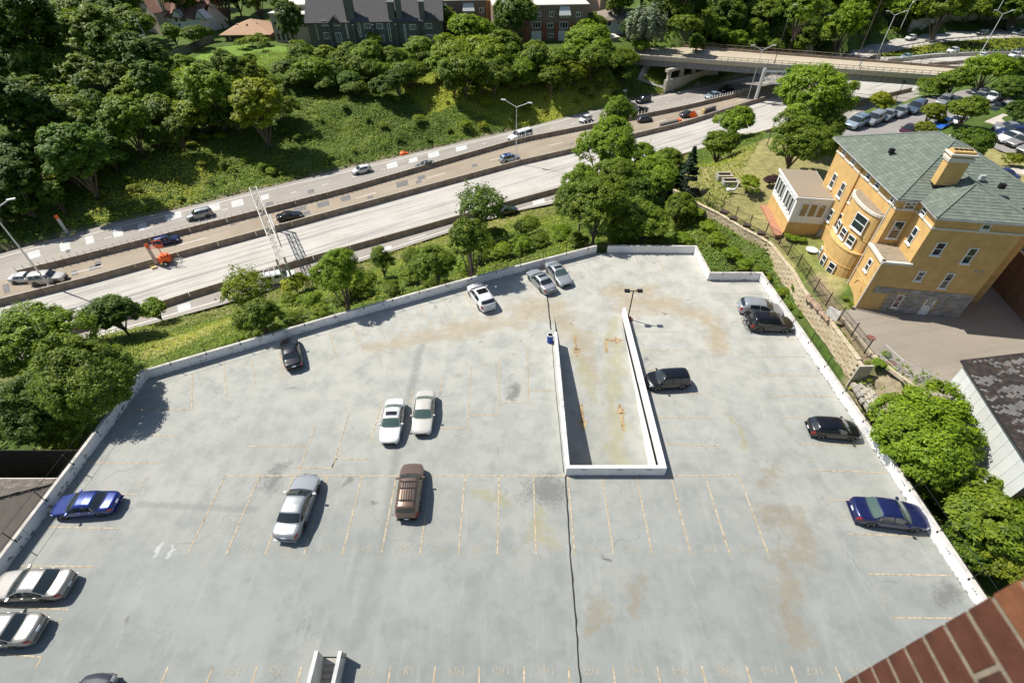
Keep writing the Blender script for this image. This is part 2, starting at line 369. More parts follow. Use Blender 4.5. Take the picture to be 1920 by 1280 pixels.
# a smooth surface through the levels
def uniq(a):
    out = []
    for p in a:
        if all((p[0]-q[0])**2+(p[1]-q[1])**2 > .6 for q in out): out.append(p)
    return out
ctrl = np.array(uniq(ctrl)); nC = len(ctrl)
Dm = np.hypot(ctrl[:,None,0]-ctrl[None,:,0], ctrl[:,None,1]-ctrl[None,:,1])
A_ = np.zeros((nC+3, nC+3)); A_[:nC,:nC] = Dm; A_[:nC,nC] = 1; A_[:nC,nC+1:] = ctrl[:,:2]/100; A_[nC,:nC] = 1; A_[nC+1:,:nC] = ctrl[:,:2].T/100
Wt = np.linalg.solve(A_, np.concatenate([ctrl[:,2], [0,0,0]]))
corr = [(p.x, p.y) for p in offset(FAR, 1.2)]+[(p.x, p.y) for p in offset(NEAR, -.6)][::-1]
COURT = [(p.x, p.y) for p in PP([(1568,584),(1640,676),(1700,722),(1770,770),(1960,790),(2100,700),(2100,480),(1900,470),(1740,500),(1640,560)], ZY)]
STREET = [(p.x, p.y) for p in PP([(1540,268),(1592,228),(1650,212),(1700,194),(1762,178),(1830,165),(2000,160),(2000,196),(1880,206),(1800,222),(1745,240),(1700,262),(1690,290),(1600,300)], ZS)]
LOT2 = [(p.x, p.y) for p in PP([(1845,270),(1868,228),(1990,232),(2060,300),(1960,300),(1900,292)], .8)]
JUNC = [(p.x, p.y) for p in PP([(1235,182),(1340,158),(1420,142),(1540,109),(1625,83),(1698,69),(1754,60),(1817,55),(1960,52),(2040,60),(2040,125),(1880,124),(1800,146),(1720,178),(1640,205),(1500,205),(1400,205)], ZF)]
BANKP = [(p.x, p.y) for p in offset(resample(FAR, 40), 4)][:32]+[(p.x, p.y) for p in PP([(1180,110),(1000,115),(830,112),(600,115),(330,150),(200,180),(0,220),(-200,280)], -3)]
def height(X, Y):
    X = np.asarray(X, float); Y = np.asarray(Y, float); sh = X.shape; x = X.ravel(); y = Y.ravel(); z = np.empty(x.size)
    for i in range(0, x.size, 20000):
        a = x[i:i+20000]; b = y[i:i+20000]
        z[i:i+20000] = np.hypot(a[:,None]-ctrl[:,0], b[:,None]-ctrl[:,1]) @ Wt[:nC]+Wt[nC]+a/100*Wt[nC+1]+b/100*Wt[nC+2]
    z = np.clip(z, -14, 16)
    far = np.hypot(x, y-80); k = np.clip((far-330)/250, 0, 1); z = z*(1-k)+2*k
    z += (vnoise(x, y, 7, 1)-.5)*.35; kb = pip(x, y, BANKP); z[kb] += ((vnoise(x, y, 6.5, 41)-.5)*1.5+(vnoise(x, y, 2.6, 42)-.5)*.7)[kb]
    z[pip(x, y, corr)] = ZF-.35; z[pip(x, y, JUNC)] = ZF-.35
    z[pip(x, y, COURT)] = ZY-.12; z[pip(x, y, STREET)] = ZS-.12; z[pip(x, y, LOT2)] = .68
    z[pip(x, y, [(a*.97, b-1.5 if b > 0 else b) for a, b in DECK])] = -7.5
    return z.reshape(sh)
_hc = {}
def gz(x, y): return float(height(np.array([x]), np.array([y]))[0])

gx = np.unique(np.concatenate([[-2500,-1200,-700,-450], np.arange(-330,-110,4.), np.arange(-110,110,1.1), np.arange(110,340,4.), [450,700,1200,2500]]))
gy = np.unique(np.concatenate([[-2500,-1000,-400,-200,-100], np.arange(-60,10,4.), np.arange(10,205,1.1), np.arange(205,460,4.), [520,700,1200,2500]]))
GX, GY = np.meshgrid(gx, gy, indexing='ij'); GZ = height(GX, GY)
nx, ny = GX.shape
me = bpy.data.meshes.new('ground'); me.vertices.add(nx*ny); me.vertices.foreach_set('co', np.stack([GX, GY, GZ], -1).ravel())
ii = (np.arange(nx-1)[:,None]*ny+np.arange(ny-1)[None,:]).ravel()
quads = np.stack([ii, ii+ny, ii+ny+1, ii+1], -1)
me.loops.add(quads.size); me.loops.foreach_set('vertex_index', quads.ravel().astype(np.int32))
me.polygons.add(len(quads)); me.polygons.foreach_set('loop_start', np.arange(0, quads.size, 4, dtype=np.int32)); me.polygons.foreach_set('loop_total', np.full(len(quads), 4, np.int32))
me.polygons.foreach_set('use_smooth', np.ones(len(quads), bool)); me.update(calc_edges=True)
cl = np.zeros((nx*ny, 4)); cl[:, 3] = 1
x_, y_ = GX.ravel(), GY.ravel()
nz = vnoise(x_, y_, 6, 3)*.6+vnoise(x_, y_, 1.7, 5)*.4
def lerpc(a, b, k): return np.array(a)[None]*(1-k[:,None])+np.array(b)[None]*k[:,None]
cl[:, :3] = lerpc((.045,.080,.016), (.10,.150,.03), nz)
def paint(poly, a, b):
    k = pip(x_, y_, poly); cl[k, :3] = lerpc(a, b, nz[k])
def px2(pts, z): return [(p.x, p.y) for p in PP(pts, z)]
dry = ((.20,.19,.075), (.33,.29,.12))
LAWN = px2([(1262,350),(1330,255),(1440,245),(1560,225),(1760,262),(1860,240),(1980,240),(1980,420),(1600,470),(1560,590),(1500,520),(1447,462),(1395,430)], 1.5)
paint(LAWN, *dry)
paint(px2([(1470,440),(1500,420),(1560,480),(1540,520),(1600,590),(1575,590),(1500,510)], ZY), (.10,.13,.035), (.20,.21,.06))
paint([(p.x, p.y) for p in offset(resample(FAR, 60), 1.3)]+[(p.x, p.y) for p in FAR][::-1], (.20,.16,.10), (.30,.26,.18))
paint([(p.x, p.y) for p in NEAR]+[(p.x, p.y) for p in offset(NEAR, -5)][::-1], (.16,.15,.06), (.26,.23,.10))
paint(px2([(1600,112),(1700,92),(1800,76),(1960,66),(1960,100),(1840,98),(1700,108),(1640,116)], ZF), (.16,.17,.04), (.34,.28,.07))
paint(px2([(360,112),(400,92),(470,84),(560,90),(560,112),(470,122)], -3), (.13,.22,.035), (.18,.28,.045))
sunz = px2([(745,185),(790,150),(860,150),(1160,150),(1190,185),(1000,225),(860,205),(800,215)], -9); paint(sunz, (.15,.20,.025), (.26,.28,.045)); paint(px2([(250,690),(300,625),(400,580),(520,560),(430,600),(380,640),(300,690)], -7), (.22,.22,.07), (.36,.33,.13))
paint(px2([(1495,570),(1520,560),(1620,715),(1590,722)], -1), (.20,.15,.10), (.30,.23,.15))
paint(px2([(1590,700),(1700,730),(1680,800),(1620,760)], 0), (.24,.20,.13), (.38,.31,.21))
ca = me.color_attributes.new('zone', 'FLOAT_COLOR', 'POINT'); ca.data.foreach_set('color', cl.ravel())
gm = bpy.data.materials.new('mixed_ground'); t = NT(gm); at = t.n('Attribute', attribute_name='zone'); geo = t.n('NewGeometry')
col = at.outputs['Color']; f1 = t.noise(geo.outputs['Position'], 1.3, 8, .75); f2 = t.noise(geo.outputs['Position'], .25, 5, .6)
col = t.mix(1, col, t.ramp(f1, [(.3, .55), (.68, 1.45)]), 'MULTIPLY'); col = t.mix(t.ramp(f2, [(.5, 0), (.75, .35)]), col, (.14,.12,.06))
t.l(col, t.b.inputs['Base Color']); t.b.inputs['Roughness'].default_value = .95; t.b.inputs['Specular IOR Level'].default_value = .15; t.bump(f1, .8, .12)
me.materials.append(gm); ground = bpy.data.objects.new('ground', me); COL.objects.link(ground); ground['kind'] = 'structure'

# ---------------------------------------------------------------- freeway
grey_road = road_mat('grey_worn_roadway', (0.316, 0.285, 0.250), (0.392, 0.359, 0.310), (.20,.19,.17), .5, .62)
tan_road = road_mat('tan_worn_roadway', (0.310, 0.250, 0.179), (0.392, 0.326, 0.245), (.22,.195,.16), .45, .62)
pale_road = road_mat('pale_unused_concrete_roadway', (0.457, 0.429, 0.381), (0.566, 0.538, 0.484), (.24,.225,.21), .8, .58)
struct('roadway_far', strip(FAR, M1, ZF), grey_road)
struct('roadway_middle', strip(M1, B2, ZF), tan_road)
struct('roadway_closed', strip(B2, B3, ZF), pale_road)
struct('roadway_near', strip(B3, NEAR, ZF), grey_road)
mb = MB(); mb.poly([(a, b, ZF-.05) for a, b in JUNC]); jn = struct('roadway_junction', mb, pale_road)
JB = px2([(1663,117),(1758,107),(1850,103),(2000,101),(2000,108),(1837,115),(1738,124)], ZF)

def frac(A, B, f, n=400):
    a = resample(A, n); b = resample(B, n); return [p.lerp(q, f) for p, q in zip(a, b)]
def cum(pl):
    d = [0]
    for a, b in zip(pl, pl[1:]): d.append(d[-1]+(b-a).length)
    return d
def at(pl, d, s):
    i = min(len(pl)-2, max(0, int(np.searchsorted(d, s))-1)); f = (s-d[i])/max(1e-9, d[i+1]-d[i]); p = pl[i].lerp(pl[i+1], f); return p, (pl[i+1]-pl[i]).normalized()
def line_strip(pl, wd, z, s0=None, s1=None):
    d = cum(pl); 
    if s0 is not None:
        n = max(2, int((s1-s0)/3)+2); pl = [at(pl, d, s0+(s1-s0)*k/(n-1))[0] for k in range(n)]
    return strip(offset(pl, wd/2), offset(pl, -wd/2), z, max(2, len(pl)))
rf = bpy.data.objects['roadway_far']; rm = bpy.data.objects['roadway_middle']; rc = bpy.data.objects['roadway_closed']; rn = bpy.data.objects['roadway_near']
build('edge_line', line_strip(offset(FAR, -1.3), .16, ZF+.006), wline, rf)
build('edge_line', line_strip(offset(NEAR, .9), .16, ZF+.006), wline, rn)
build('edge_line', line_strip(offset(M1, -.75), .12, ZF+.006), yline, rm)
build('edge_line', line_strip(offset(B3, -.75), .12, ZF+.006), yline, rn)
def dashes(A, B, f, length, period, start, parent, wd=.15, lo=0, hi=1e9):
    pl = frac(A, B, f); d = cum(pl); s = start
    while s+length < d[-1]:
        if lo <= s <= hi: build('lane_dash', line_strip(pl, wd, ZF+.008, s, s+length), wline, parent)
        s += period
    return pl, d
dashes(FAR, M1, .47, 1.1, 6.2, 24, rf, .17); dashes(FAR, M1, .80, 4, 20, 26, rf)
dashes(M1, B2, .45, 4.2, 15.2, 24, rm); dashes(B3, NEAR, .5, 3, 15, 24, rn)
dk = mat('dark_asphalt_patch', (.17,.165,.16), .9, var=.15, scale=2); pt = mat('pale_concrete_patch', (.52,.52,.50), .85, var=.08, scale=1)
def patch(px, wpx, hpx, m, parent, sk=.55):
    cx, cy = px; q = [P(cx+a*wpx-b*hpx*sk*-1*.4, cy+b*hpx-a*wpx*.26, ZF+.005) for a, b in ((-.5,-.5),(.5,-.5),(.5,.5),(-.5,.5))]
    build('road_patch', MB().poly(q), m, parent)
for c, a, b, k in [((64,477),22,13,0),((122,462),19,15,0),((168,450),15,14,0),((221,436),18,15,0),((267,425),16,13,0),((325,405),30,12,0),((402,389),20,12,0),((445,381),22,12,0),((495,370),18,9,0),((735,310),20,10,0),((775,300),16,8,0),((813,290),20,9,0),((865,278),20,8,0),((128,471),8,6,1),((140,512),12,9,1),((12,541),12,17,1),((184,494),12,8,1),((178,501),22,8,1),((180,484),14,5,1),((285,459),12,4,1),((562,392),24,8,1),((606,383),22,9,1),((573,400),17,7,1),((648,372),18,9,1),((694,370),11,5,1),((754,345),22,10,1),((790,333),14,7,1),((785,341),10,5,1),((650,390),8,4,1),((890,310),10,5,1),((1072,270),8,3,1),((505,382),14,6,1),((583,359),12,7,1),((888,286),12,4,1),((480,407),14,5,1),((437,421),12,3,1)]:
    patch(c, a, b, dk if k else pt, rm if k and c[1] > 0 else rf)
patch((1010,378), 22, 8, pt, rn); patch((345,575), 24, 12, pt, rn); patch((725,465), 18, 6, pt, rn)

# barriers: every cast segment is a part; the median one carries short reflector paddles
barm = mat('barrier_concrete', (.43,.39,.32), .9, var=.14, scale=.9); barb = mat('barrier_stained_face', (.28,.215,.16), .9, var=.2, scale=.9)
white_refl = mat('pale_reflector_plastic', (.78,.78,.70), .5, var=0)
def barrier(label, pl, h, mface, seg=6.0, group=None, paddles=0, lo=0, hi=1e9, paddle_mat=None):
    d = cum(pl); o = at(pl, d, max(0, lo))[0]; t = thing('concrete_barrier', label, 'barrier', (o.x, o.y, ZF), group=group)
    s = lo; hi = min(hi, d[-1]-seg)
    prof = [(.34,0),(.34,.08),(.17,.33),(.11,h),(-.11,h),(-.17,.33),(-.34,.08),(-.34,0)]
    me = None
    while s < hi:
        a, _ = at(pl, d, s+.03); b, _ = at(pl, d, s+seg-.05); L = (b-a).length
        if me is None:
            m_ = MB(); vs = [(x, p[0], p[1]) for x in (0, seg-.08) for p in prof]; n = len(prof)
            m_.add(vs, [tuple(range(n)), tuple(range(n, 2*n))[::-1]]+[(k, (k+1)%n, n+(k+1)%n, n+k) for k in (0,1,2,4,5,6,7)]); m_.add([vs[3],vs[4],vs[n+4],vs[n+3]], [(0,1,2,3)], 1); me = m_.mesh('barrier_segment')
        g = link('barrier_segment', me, [mface, barm], t, (a-o).to_tuple()[:2]+(0,), math.atan2((b-a).y, (b-a).x))
        g.scale.x = L/(seg-.08); s += seg
    if paddles:
        pm = MB().box((0,0,.34), (.05,.15,.68)).mesh('reflector_paddle'); s = max(lo, 0); k = 0
        while s < hi and k < 298:
            a, dr = at(pl, d, s); link('reflector_paddle', pm, paddle_mat or white_refl, t, (a.x-o.x, a.y-o.y, h), math.atan2(dr.y, dr.x)); s += paddles; k += 1
    return t
dM = cum(M1); dB = cum(B2)
barrier('long concrete median barrier topped with a row of small pale reflector posts', M1, 1.0, barb, paddles=1.0, lo=18, hi=dM[-1])
barrier('brown stained concrete barrier between the traffic lanes and the closed pale lanes', B2, 1.05, barb, lo=14, hi=dB[-1]*.70)
barrier('brown stained concrete barrier along the near side of the closed pale lanes', B3, 1.0, barb, lo=12)
BR = PP([(1663,117),(1758,107),(1850,103),(2000,101)], ZF); BR2 = PP([(1738,124),(1837,116),(1960,113)], ZF)
green_p = mat('green_reflector_plastic', (.18,.42,.30), .5, var=0)
barrier('curved concrete barrier with green reflector posts beyond the overpass', resample(BR, 20), 1.0, barm, paddles=1.6, paddle_mat=green_p)
barrier('low brown barrier beside the far curved lane past the overpass', resample(BR2, 20), .9, barb)

# ---------------------------------------------------------------- parking deck
RX0, RX1, RY0, RY1 = 4.25, 11.2, 21.0, 39.5      # ramp well
hole = [(RX0,RY0),(RX1,RY0),(RX1,RY1),(RX0,RY1)]
STAIR = (-8.55, 6.6)                              # far edge and x of the stair well
sx0, sx1 = P(597,1234,0).x+.15, P(643,1234,0).x-.05; sy1 = P(620,1230,0).y
hole2 = [(sx0+.1,1.5),(sx1,1.5),(sx1,sy1),(sx0+.1,sy1)]
outer = DECK
def slab(loops, z0, z1):
    L = [[Vector((p[0], p[1], 0)) for p in l] for l in loops]; tr = tessellate_polygon(L); flat = [v for l in L for v in l]
    mb = MB(); n = len(flat)
    mb.add([(v.x, v.y, z1) for v in flat], [tuple(t_) for t_ in tr]); mb.add([(v.x, v.y, z0) for v in flat], [tuple(t_) for t_ in tr])
    o = 0
    for l in L:
        k = len(l); mb.add([(v.x, v.y, z) for z in (z0, z1) for v in l], [(i, (i+1)%k, k+(i+1)%k, k+i) for i in range(k)]); o += k
    return mb
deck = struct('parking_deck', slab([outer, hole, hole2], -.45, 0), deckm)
# lower floor and outside walls of the structure
struct('parking_lower_floor', MB().prism([(p[0]*.995, p[1]-.1 if p[1] > 0 else p[1]) for p in DECK], -3.5, -3.3), conc)
build('outer_wall', wallstrip([(a, b) for a, b in DECK], -.25, -8, -.46), conc, deck)
# ramp
rm_ = MB(); zr = lambda y: -2.75*(RY1-y)/(RY1-RY0)
ys = [RY1, 34, 28, 24, RY0, 15]; vs = []
for y in ys: vs += [(RX0-.1, y, zr(y) if y < RY1 else 0), (RX1+.1, y, zr(y) if y < RY1 else 0)]
rm_.add(vs, [(2*i, 2*i+1, 2*i+3, 2*i+2) for i in range(len(ys)-1)])
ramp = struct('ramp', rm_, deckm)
def well_side(x0, x1, y1):
    mb = MB(); pts = [(RY0-.0, 1.0), (y1, 1.0), (y1, -.05), (RY0, -3.2)]
    vs = [(x, a, b) for x in (x0, x1) for a, b in pts]; mb.add(vs, [(0,1,2,3),(4,7,6,5),(0,4,5,1),(1,5,6,2),(2,6,7,3),(3,7,4,0)]); return mb
yl = P(1038, 622, 1.0).y; yr = P(1158, 577, 1.0).y
wt = thing('ramp_wall', 'white parapet wall around the sunken ramp in the middle of the deck', 'wall', (0,0,0))
build('side_wall', well_side(RX0-.27, RX0, yl), white_paint, wt); build('side_wall', well_side(RX1, RX1+.27, yr), white_paint, wt)
build('front_wall', MB().box(((RX0+RX1)/2, RY0-.14, .0), (RX1-RX0+.54, .28, 2.0)), white_paint, wt)
cap = mat('scuffed_wall_cap', (.60,.60,.58), .85, var=.25, scale=2.5)
build('coping', MB().box((RX0-.135, (RY0+yl)/2, 1.012), (.25, yl-RY0-.02, .024)), cap, wt); build('coping', MB().box((RX1+.135, (RY0+yr)/2, 1.012), (.25, yr-RY0-.02, .024)), white_paint, wt)
build('coping', MB().box(((RX0+RX1)/2, RY0-.14, 1.014), (RX1-RX0+.5, .25, .026)), white_paint, wt)
# ramp arrows
arrowm = mat('worn_orange_arrow_paint', (.36,.27,.15), .85, var=.35, scale=3)
def arrow(x, y, turn=0, flip=1):
    mb = MB(); z = lambda yy: zr(yy)+.012
    a = .16
    if turn: shp = [[(-.5,-1.0),(-.2,-1.0),(-.2,.35),(-.5,.35)], [(-.5,.35),(.6,.35),(.6,.72),(-.3,.72)], [(.6,.05),(1.5,.53),(.6,1.0)]]
    else: shp = [[(-a,-1.3),(a,-1.3),(a,.5),(-a,.5)], [(-.45,.35),(.45,.35),(0,1.5)]]
    for s_ in shp: mb.poly([(x+p, y+q*flip, z(y+q*flip)) for p, q in s_])
    build('painted_arrow', mb, arrowm, ramp)
for px, py, tn, fl in ((1078,662,0,-1),(1140,660,1,1),(1092,780,0,-1),(1166,780,0,1)):
    q = P(px, py, -1.6); arrow(q.x, q.y, tn, fl)

# parapets
parap = thing('parapet_wall', 'low white painted parapet wall with chipped paint around the parking deck', 'wall', (0,0,0))
def pw(pl, name='wall_run'):
    build(name, wallstrip(pl, .22, -.46, 1.0), white_paint, parap); build('coping', wallstrip([(p.x, p.y) for p in offset([Vector((a, b, 0)) for a, b in pl], -.015)], .25, 1.0, 1.03), mat('aged_concrete_coping', (.50,.47,.42), .9, var=.2, scale=1.5), parap)
dl = DECK
pw(dl[0:6])
gap = P(1140, 461, 1.0).x
pw([(gap, 51.08), (21.6, 50.95), (21.75, 45.55), (27.45, 45.55), (28.0, 34), (28.55, 22.1), (28.8, 11.2), (29.0, -6)])
# note: the walls grow outwards (to the left of their run)
grate = MB()
for k in range(7): grate.box((10.05+(gap-10.05)*(k+.5)/7, 51.2, .5), (.03,.03,1.0))
grate.box(((10.05+gap)/2, 51.2, .98), (gap-10.05, .05, .05)); grate.box(((10.05+gap)/2, 51.2, .1), (gap-10.05, .05, .05))
g_ = thing('steel_gate', 'small black steel gate in the gap of the far white parapet wall', 'gate', (0,0,0)); build('gate_bars', grate, black_metal, g_)

# black post and wire fence on the parapets
def deck_fence(label, pl, start, step, hgt=1.05, lean=.0, lo=0, hi=1e9):
    pl = [Vector((a, b, 0)) for a, b in pl]; pl = offset(pl, .1); d = cum(pl); t = thing('railing', label, 'fence', (0,0,0))
    pm = MB().box((0,0,hgt/2+.0), (.045,.045,hgt)).box((0,-.10,-.12), (.10,.05,.22)).mesh('post'); s = start; ends = []
    while s < min(hi, d[-1]):
        if s >= lo:
            p, dr = at(pl, d, s); link('post', pm, black_metal, t, (p.x, p.y, 1.02), math.atan2(dr.y, dr.x)); ends.append(p)
        s += step
    for zz in (1.28, 1.03+hgt-.04):
        build('rail_wire', MB().tube([(p.x, p.y, zz) for p in ends], .014, 5), black_metal, t)
    return t
deck_fence('black post and wire railing along the left and far white parapet walls', dl[0:6], 6.5, 2.95)
deck_fence('black post and wire railing on the right parapet wall beside the stone retaining wall', dl[7:], 1.5, 3.1, 1.25)

# expansion joint and cracks
tar = mat('black_joint_sealant', (.022,.022,.022), .9, var=.1)
def crack(pts, wd, m=tar, z=.008, jit=.0, name='expansion_joint'):
    pl = resample(PP(pts, 0), step=.5); A = []; B = []
    o1 = offset(pl, wd/2); o2 = offset(pl, -wd/2)
    for i in range(len(pl)):
        j = jit*wd*random.uniform(-.5, .5); o1[i].x += j; o2[i].x += j*random.uniform(.2, 1)
    build(name, strip(o1, o2, z, len(o1)), m, deck)
crack([(1026,553),(1030,590),(1033,618)], .13, jit=.5); crack([(1060,892),(1064,960),(1070,1043),(1073,1085),(1079,1150),(1084,1220),(1089,1290)], .10, jit=.9)
crack([(1035,640),(1041,720),(1049,800),(1057,886)], .05, jit=.4)

# painted lines of the parking bays
def pline(a, b, wd=.10, m=None):
    A, B = (P(*a, 0), P(*b, 0)) if len(a) == 2 and not isinstance(a, Vector) else (a, b)
    build('parking_line', line_strip([A, B], wd, .012), m or yline, deck)
V = lambda x, y: Vector((x, y, 0))
for k in range(-4, 12):
    x = -11.45+2.6*k
    if k == -4: pline(V(x, 20.7), V(x, 14.8))
    elif k >= -3: pline(V(x, 20.65), V(x, 14.75))
pline(V(-21.9, 20.72), V(RX0-.32, 20.72)); pline(V(RX1+.5, 20.74), V(17.2, 20.74))
for k in range(-5, 11):
    x = -7.06+2.565*k
    if not (sx0-.6 < x < sx1+.6): pline(V(x, 8.25), V(x, 2.3))
for a, b in [((989.3,650),(991,754)),((991,732.5),(1041,732.5)),((935.6,665),(935,776)),((937,754.4),(991,754.4)),((883.5,687),(876.8,803)),((880,778),(934,778)),((830.5,705.7),(825,740)),((774.4,725.8),(769,756)),((826,803),(877,803)),((717,749),(695,830)),((655,773),(622,878)),((630,860),(690,860)),((592,797),(560,888)),((460,836),(575,836)),((640,845),(621,877)),((554,877),(620,877)),
             ((660,610),(684,664)),((714,620),(728,650)),((751,593),(773,637)),((786,571),(815,622)),((828,558),(860,608)),((868,546),(899,598)),((941,526),(962,545)),((993,534),(1018,560)),((1057,497),(1087,524)),((1082,487),(1122,528)),((1130,494),(1157,518)),((1191,481),(1211,518)),((1235,487),(1249,518)),
             ((361,699),(359.5,768)),((238,768),(359,768)),((419,672),(425,743)),((472,672),(479,724)),((524,659),(532,712)),((618,626),(634,680)),((208,815.5),(329,816.5)),((165,867),(297,868.5)),((124,925.5),(260,926.5)),((92,988),(222,990)),((39,1060),(176,1062)),((0,1137),(129,1142)),((0,1225),(79,1231)),((79,1231),(67,1252)),
             ((1342,549.5),(1434,551)),((1357,574),(1394,574.6)),((1372,603),(1393,603.2)),((1391,634.5),(1493,636)),((1414,667.7),(1515,669.4)),((1428,703.3),(1539,705)),((1448,742),(1565,743.7)),((1471,783),(1590,784.7)),((1494,832),(1622,834)),((1522,881),(1661,886)),((1554,937),(1690,939.5)),((1590,1000.5),(1740,1005.5)),((1629,1075.7),(1784,1078.4)),((1671,1157.4),(1830,1159)),
             ((1169,589.7),(1239,589.7)),((1185,621),(1273,622)),((1192,655.6),(1285,656.5)),((1199,693.8),(1298,695)),((1213,736),(1320,737)),((1230,782),(1335,783.5)),((1242.5,833.4),(1352,835))]:
    pline(a, b, .09)

# stencilled bay numbers
TX = {}
def text_mesh(s, size):
    k = (s, size)
    if k not in TX:
        c = bpy.data.curves.new('t', 'FONT'); c.body = s; c.size = size; c.align_x = 'CENTER'; c.align_y = 'CENTER'; c.resolution_u = 2; c.space_character = 1.1
        o = bpy.data.objects.new('t', c); me_ = bpy.data.meshes.new_from_object(o); me_.name = 'painted_number'; me_.materials.clear(); TX[k] = me_; bpy.data.objects.remove(o)
    return TX[k]
def number(s, loc, size, m, parent, rx=0, rz=0, name='painted_number'):
    o = link(name, text_mesh(s, size), m, parent, loc); o.rotation_euler = (rx, 0, rz); return o
faded = mat('faded_orange_stencil_paint', (.33,.30,.235), .85, var=.35, scale=9)
for n in range(195, 209): number(str(n), (-4.93+2.6*(n-200), 15.05, .008), .62, faded, deck)
for n in range(154, 169):
    x = -7.06-1.28+2.565*(n-157)
    if not (sx0-.8 < x < sx1+.8): number(str(n), (x, 8.05, .008), .66, faded, deck, rz=math.pi)
for n, (a, b) in {171:(1655,1117),172:(1612,1040),173:(1576,967),174:(1544,910),175:(1518,858),176:(1480,808)}.items(): q = P(a, b, .008); number(str(n), q, .6, faded, deck, rz=-math.pi/2)
for n, (a, b) in {147:(195,1023),148:(106,1175),146:(270,905)}.items(): q = P(a, b, .008); number(str(n), q, .6, faded, deck, rz=math.pi/2)
for n, (a, b) in {184:(857,703),185:(912,683),183:(962,664)}.items(): number(str(n), P(a, b, .008), .55, faded, deck)
# black numbers on the walls
def wallnum(n, a, b, yaw, size=.26, off=.006):
    q = P(a, b, .72); number(str(n), q, size, numpaint, parap, rx=math.pi/2, rz=yaw, name='wall_number')
for n, (a, b) in {171:(1832,1108),172:(1781,1032),173:(1737,968),174:(1697,905),175:(1659,850),176:(1628,805)}.items():
    q = P(a, b, .75); xw = 28.55+(22.1-q.y)*.0225 if q.y < 22.1 else 28.0+(34-q.y)*.046
    number(str(n), (xw-.008, q.y, .72), .3, numpaint, parap, rx=math.pi/2, rz=-math.pi/2+.0, name='wall_number')
for n, (a, b) in {147:(84,940),148:(34,1011),146:(150,880),145:(213,792)}.items():
    q = P(a, b, .75); number(str(n), (-33.2+.012+max(0, (q.y-14.2))*.0122, q.y, .74), .3, numpaint, parap, rx=math.pi/2, rz=math.pi/2, name='wall_number')
for n, a in {143:375,142:430,141:487,140:535,139:585,138:630,137:675,136:719,135:763,134:803,133:841,132:880}.items():
    pl = [Vector((x, y, 0)) for x, y in dl[2:6]]; best = min(resample(pl, 200), key=lambda p: abs(CX+F*p.x/(p.y*CT+(HC-.75)*ST)-a)); nx_ = math.atan2(pl[-1].y-pl[0].y, pl[-1].x-pl[0].x)
    q = best+Vector((math.sin(nx_)*.012, -math.cos(nx_)*.012, 0)); number(str(n), (q.x, q.y, .74), .28, numpaint, parap, rx=math.pi/2, rz=nx_, name='wall_number')
for n, x in {204:RX0+1.1, 205:RX0+3.75, 206:RX0+5.95}.items(): number(str(n), (x, RY0-.288, .80), .26, numpaint, wt, rx=math.pi/2, name='wall_number')

# panel joints of the cast walls
def wall_joints(pl, step, parent, side=-1):
    pl = [Vector((a, b, 0)) for a, b in pl]; d = cum(pl); s = step*.6; jm = MB().box((0,0,.5), (.018,.016,.98)).mesh('panel_joint')
    while s < d[-1]:
        p, dr = at(pl, d, s); link('panel_joint', jm, peel, parent, (p.x-dr.y*.004*side, p.y+dr.x*.004*side, 0), math.atan2(dr.y, dr.x)); s += step
# peeled paint marks on the walls
peel = mat('bare_concrete_peel', (.25,.235,.215), .9, var=.2, scale=4)
def peels(parent, pl, n, zr_, sgn=-1, off=.004, smax=.22):
    pl = [Vector((a, b, 0)) for a, b in pl]; d = cum(pl); mb = MB()
    for _ in range(n):
        s = random.uniform(0, d[-1]); p, dr = at(pl, d, s); nn = Vector((-dr.y, dr.x, 0))*sgn*off; zc = random.uniform(*zr_); k = random.uniform(.02, smax)
        m_ = random.randint(5, 8); r_ = [k*random.uniform(.4, 1) for _ in range(m_)]
        mb.poly([p+nn+dr*r_[i]*math.cos(6.283*i/m_)*.9+Vector((0,0,max(.01, min(.99, zc+r_[i]*.6*math.sin(6.283*i/m_))))) for i in range(m_)])
    build('peeled_paint', mb, peel, parent, kind='stuff')
wall_joints(dl[0:6], 6.1, parap); wall_joints(dl[8:], 6.1, parap); wall_joints([(RX0-.27, yl), (RX0-.27, RY0)], 5.2, wt)
peels(parap, dl[7:], 190, (.0, .18), -1); peels(parap, dl[7:], 55, (.2, .8), -1, smax=.12); peels(parap, dl[0:3], 110, (.0, .5), -1, smax=.3); peels(parap, dl[2:6], 150, (.0, .35), -1, smax=.16); peels(parap, dl[2:6], 40, (.3, .9), -1, smax=.07)
peels(wt, [(RX0-.27, yl), (RX0-.27, RY0)], 120, (0, .95), -1, smax=.15); peels(wt, [(RX0, RY0-.28), (RX1, RY0-.28)], 26, (0, .06), -1, smax=.12)

# stair well beside the camera building
st_ = thing('stair_enclosure', 'low grey concrete walls flanking the stair opening at the bottom edge', 'wall', (0,0,0))
cgrey = mat('pale_grey_concrete_wall', (.52,.52,.50), .85, var=.1, scale=1.2)
for x in (sx0, sx1+.12): build('side_wall', MB().box((x, sy1/2-.2, .0), (.22, sy1+.4, 2.2)), cgrey, st_)
for i in range(9): build('step', MB().box(((sx0+sx1)/2+.06, sy1-.2-.3*i, -.2-.18*i), (sx1-sx0-.1, .3, .18)), conc, st_)
build('drain_box', MB().box((sx1+.36, sy1-.2, .95), (.2,.2,.18)), black_metal, st_)

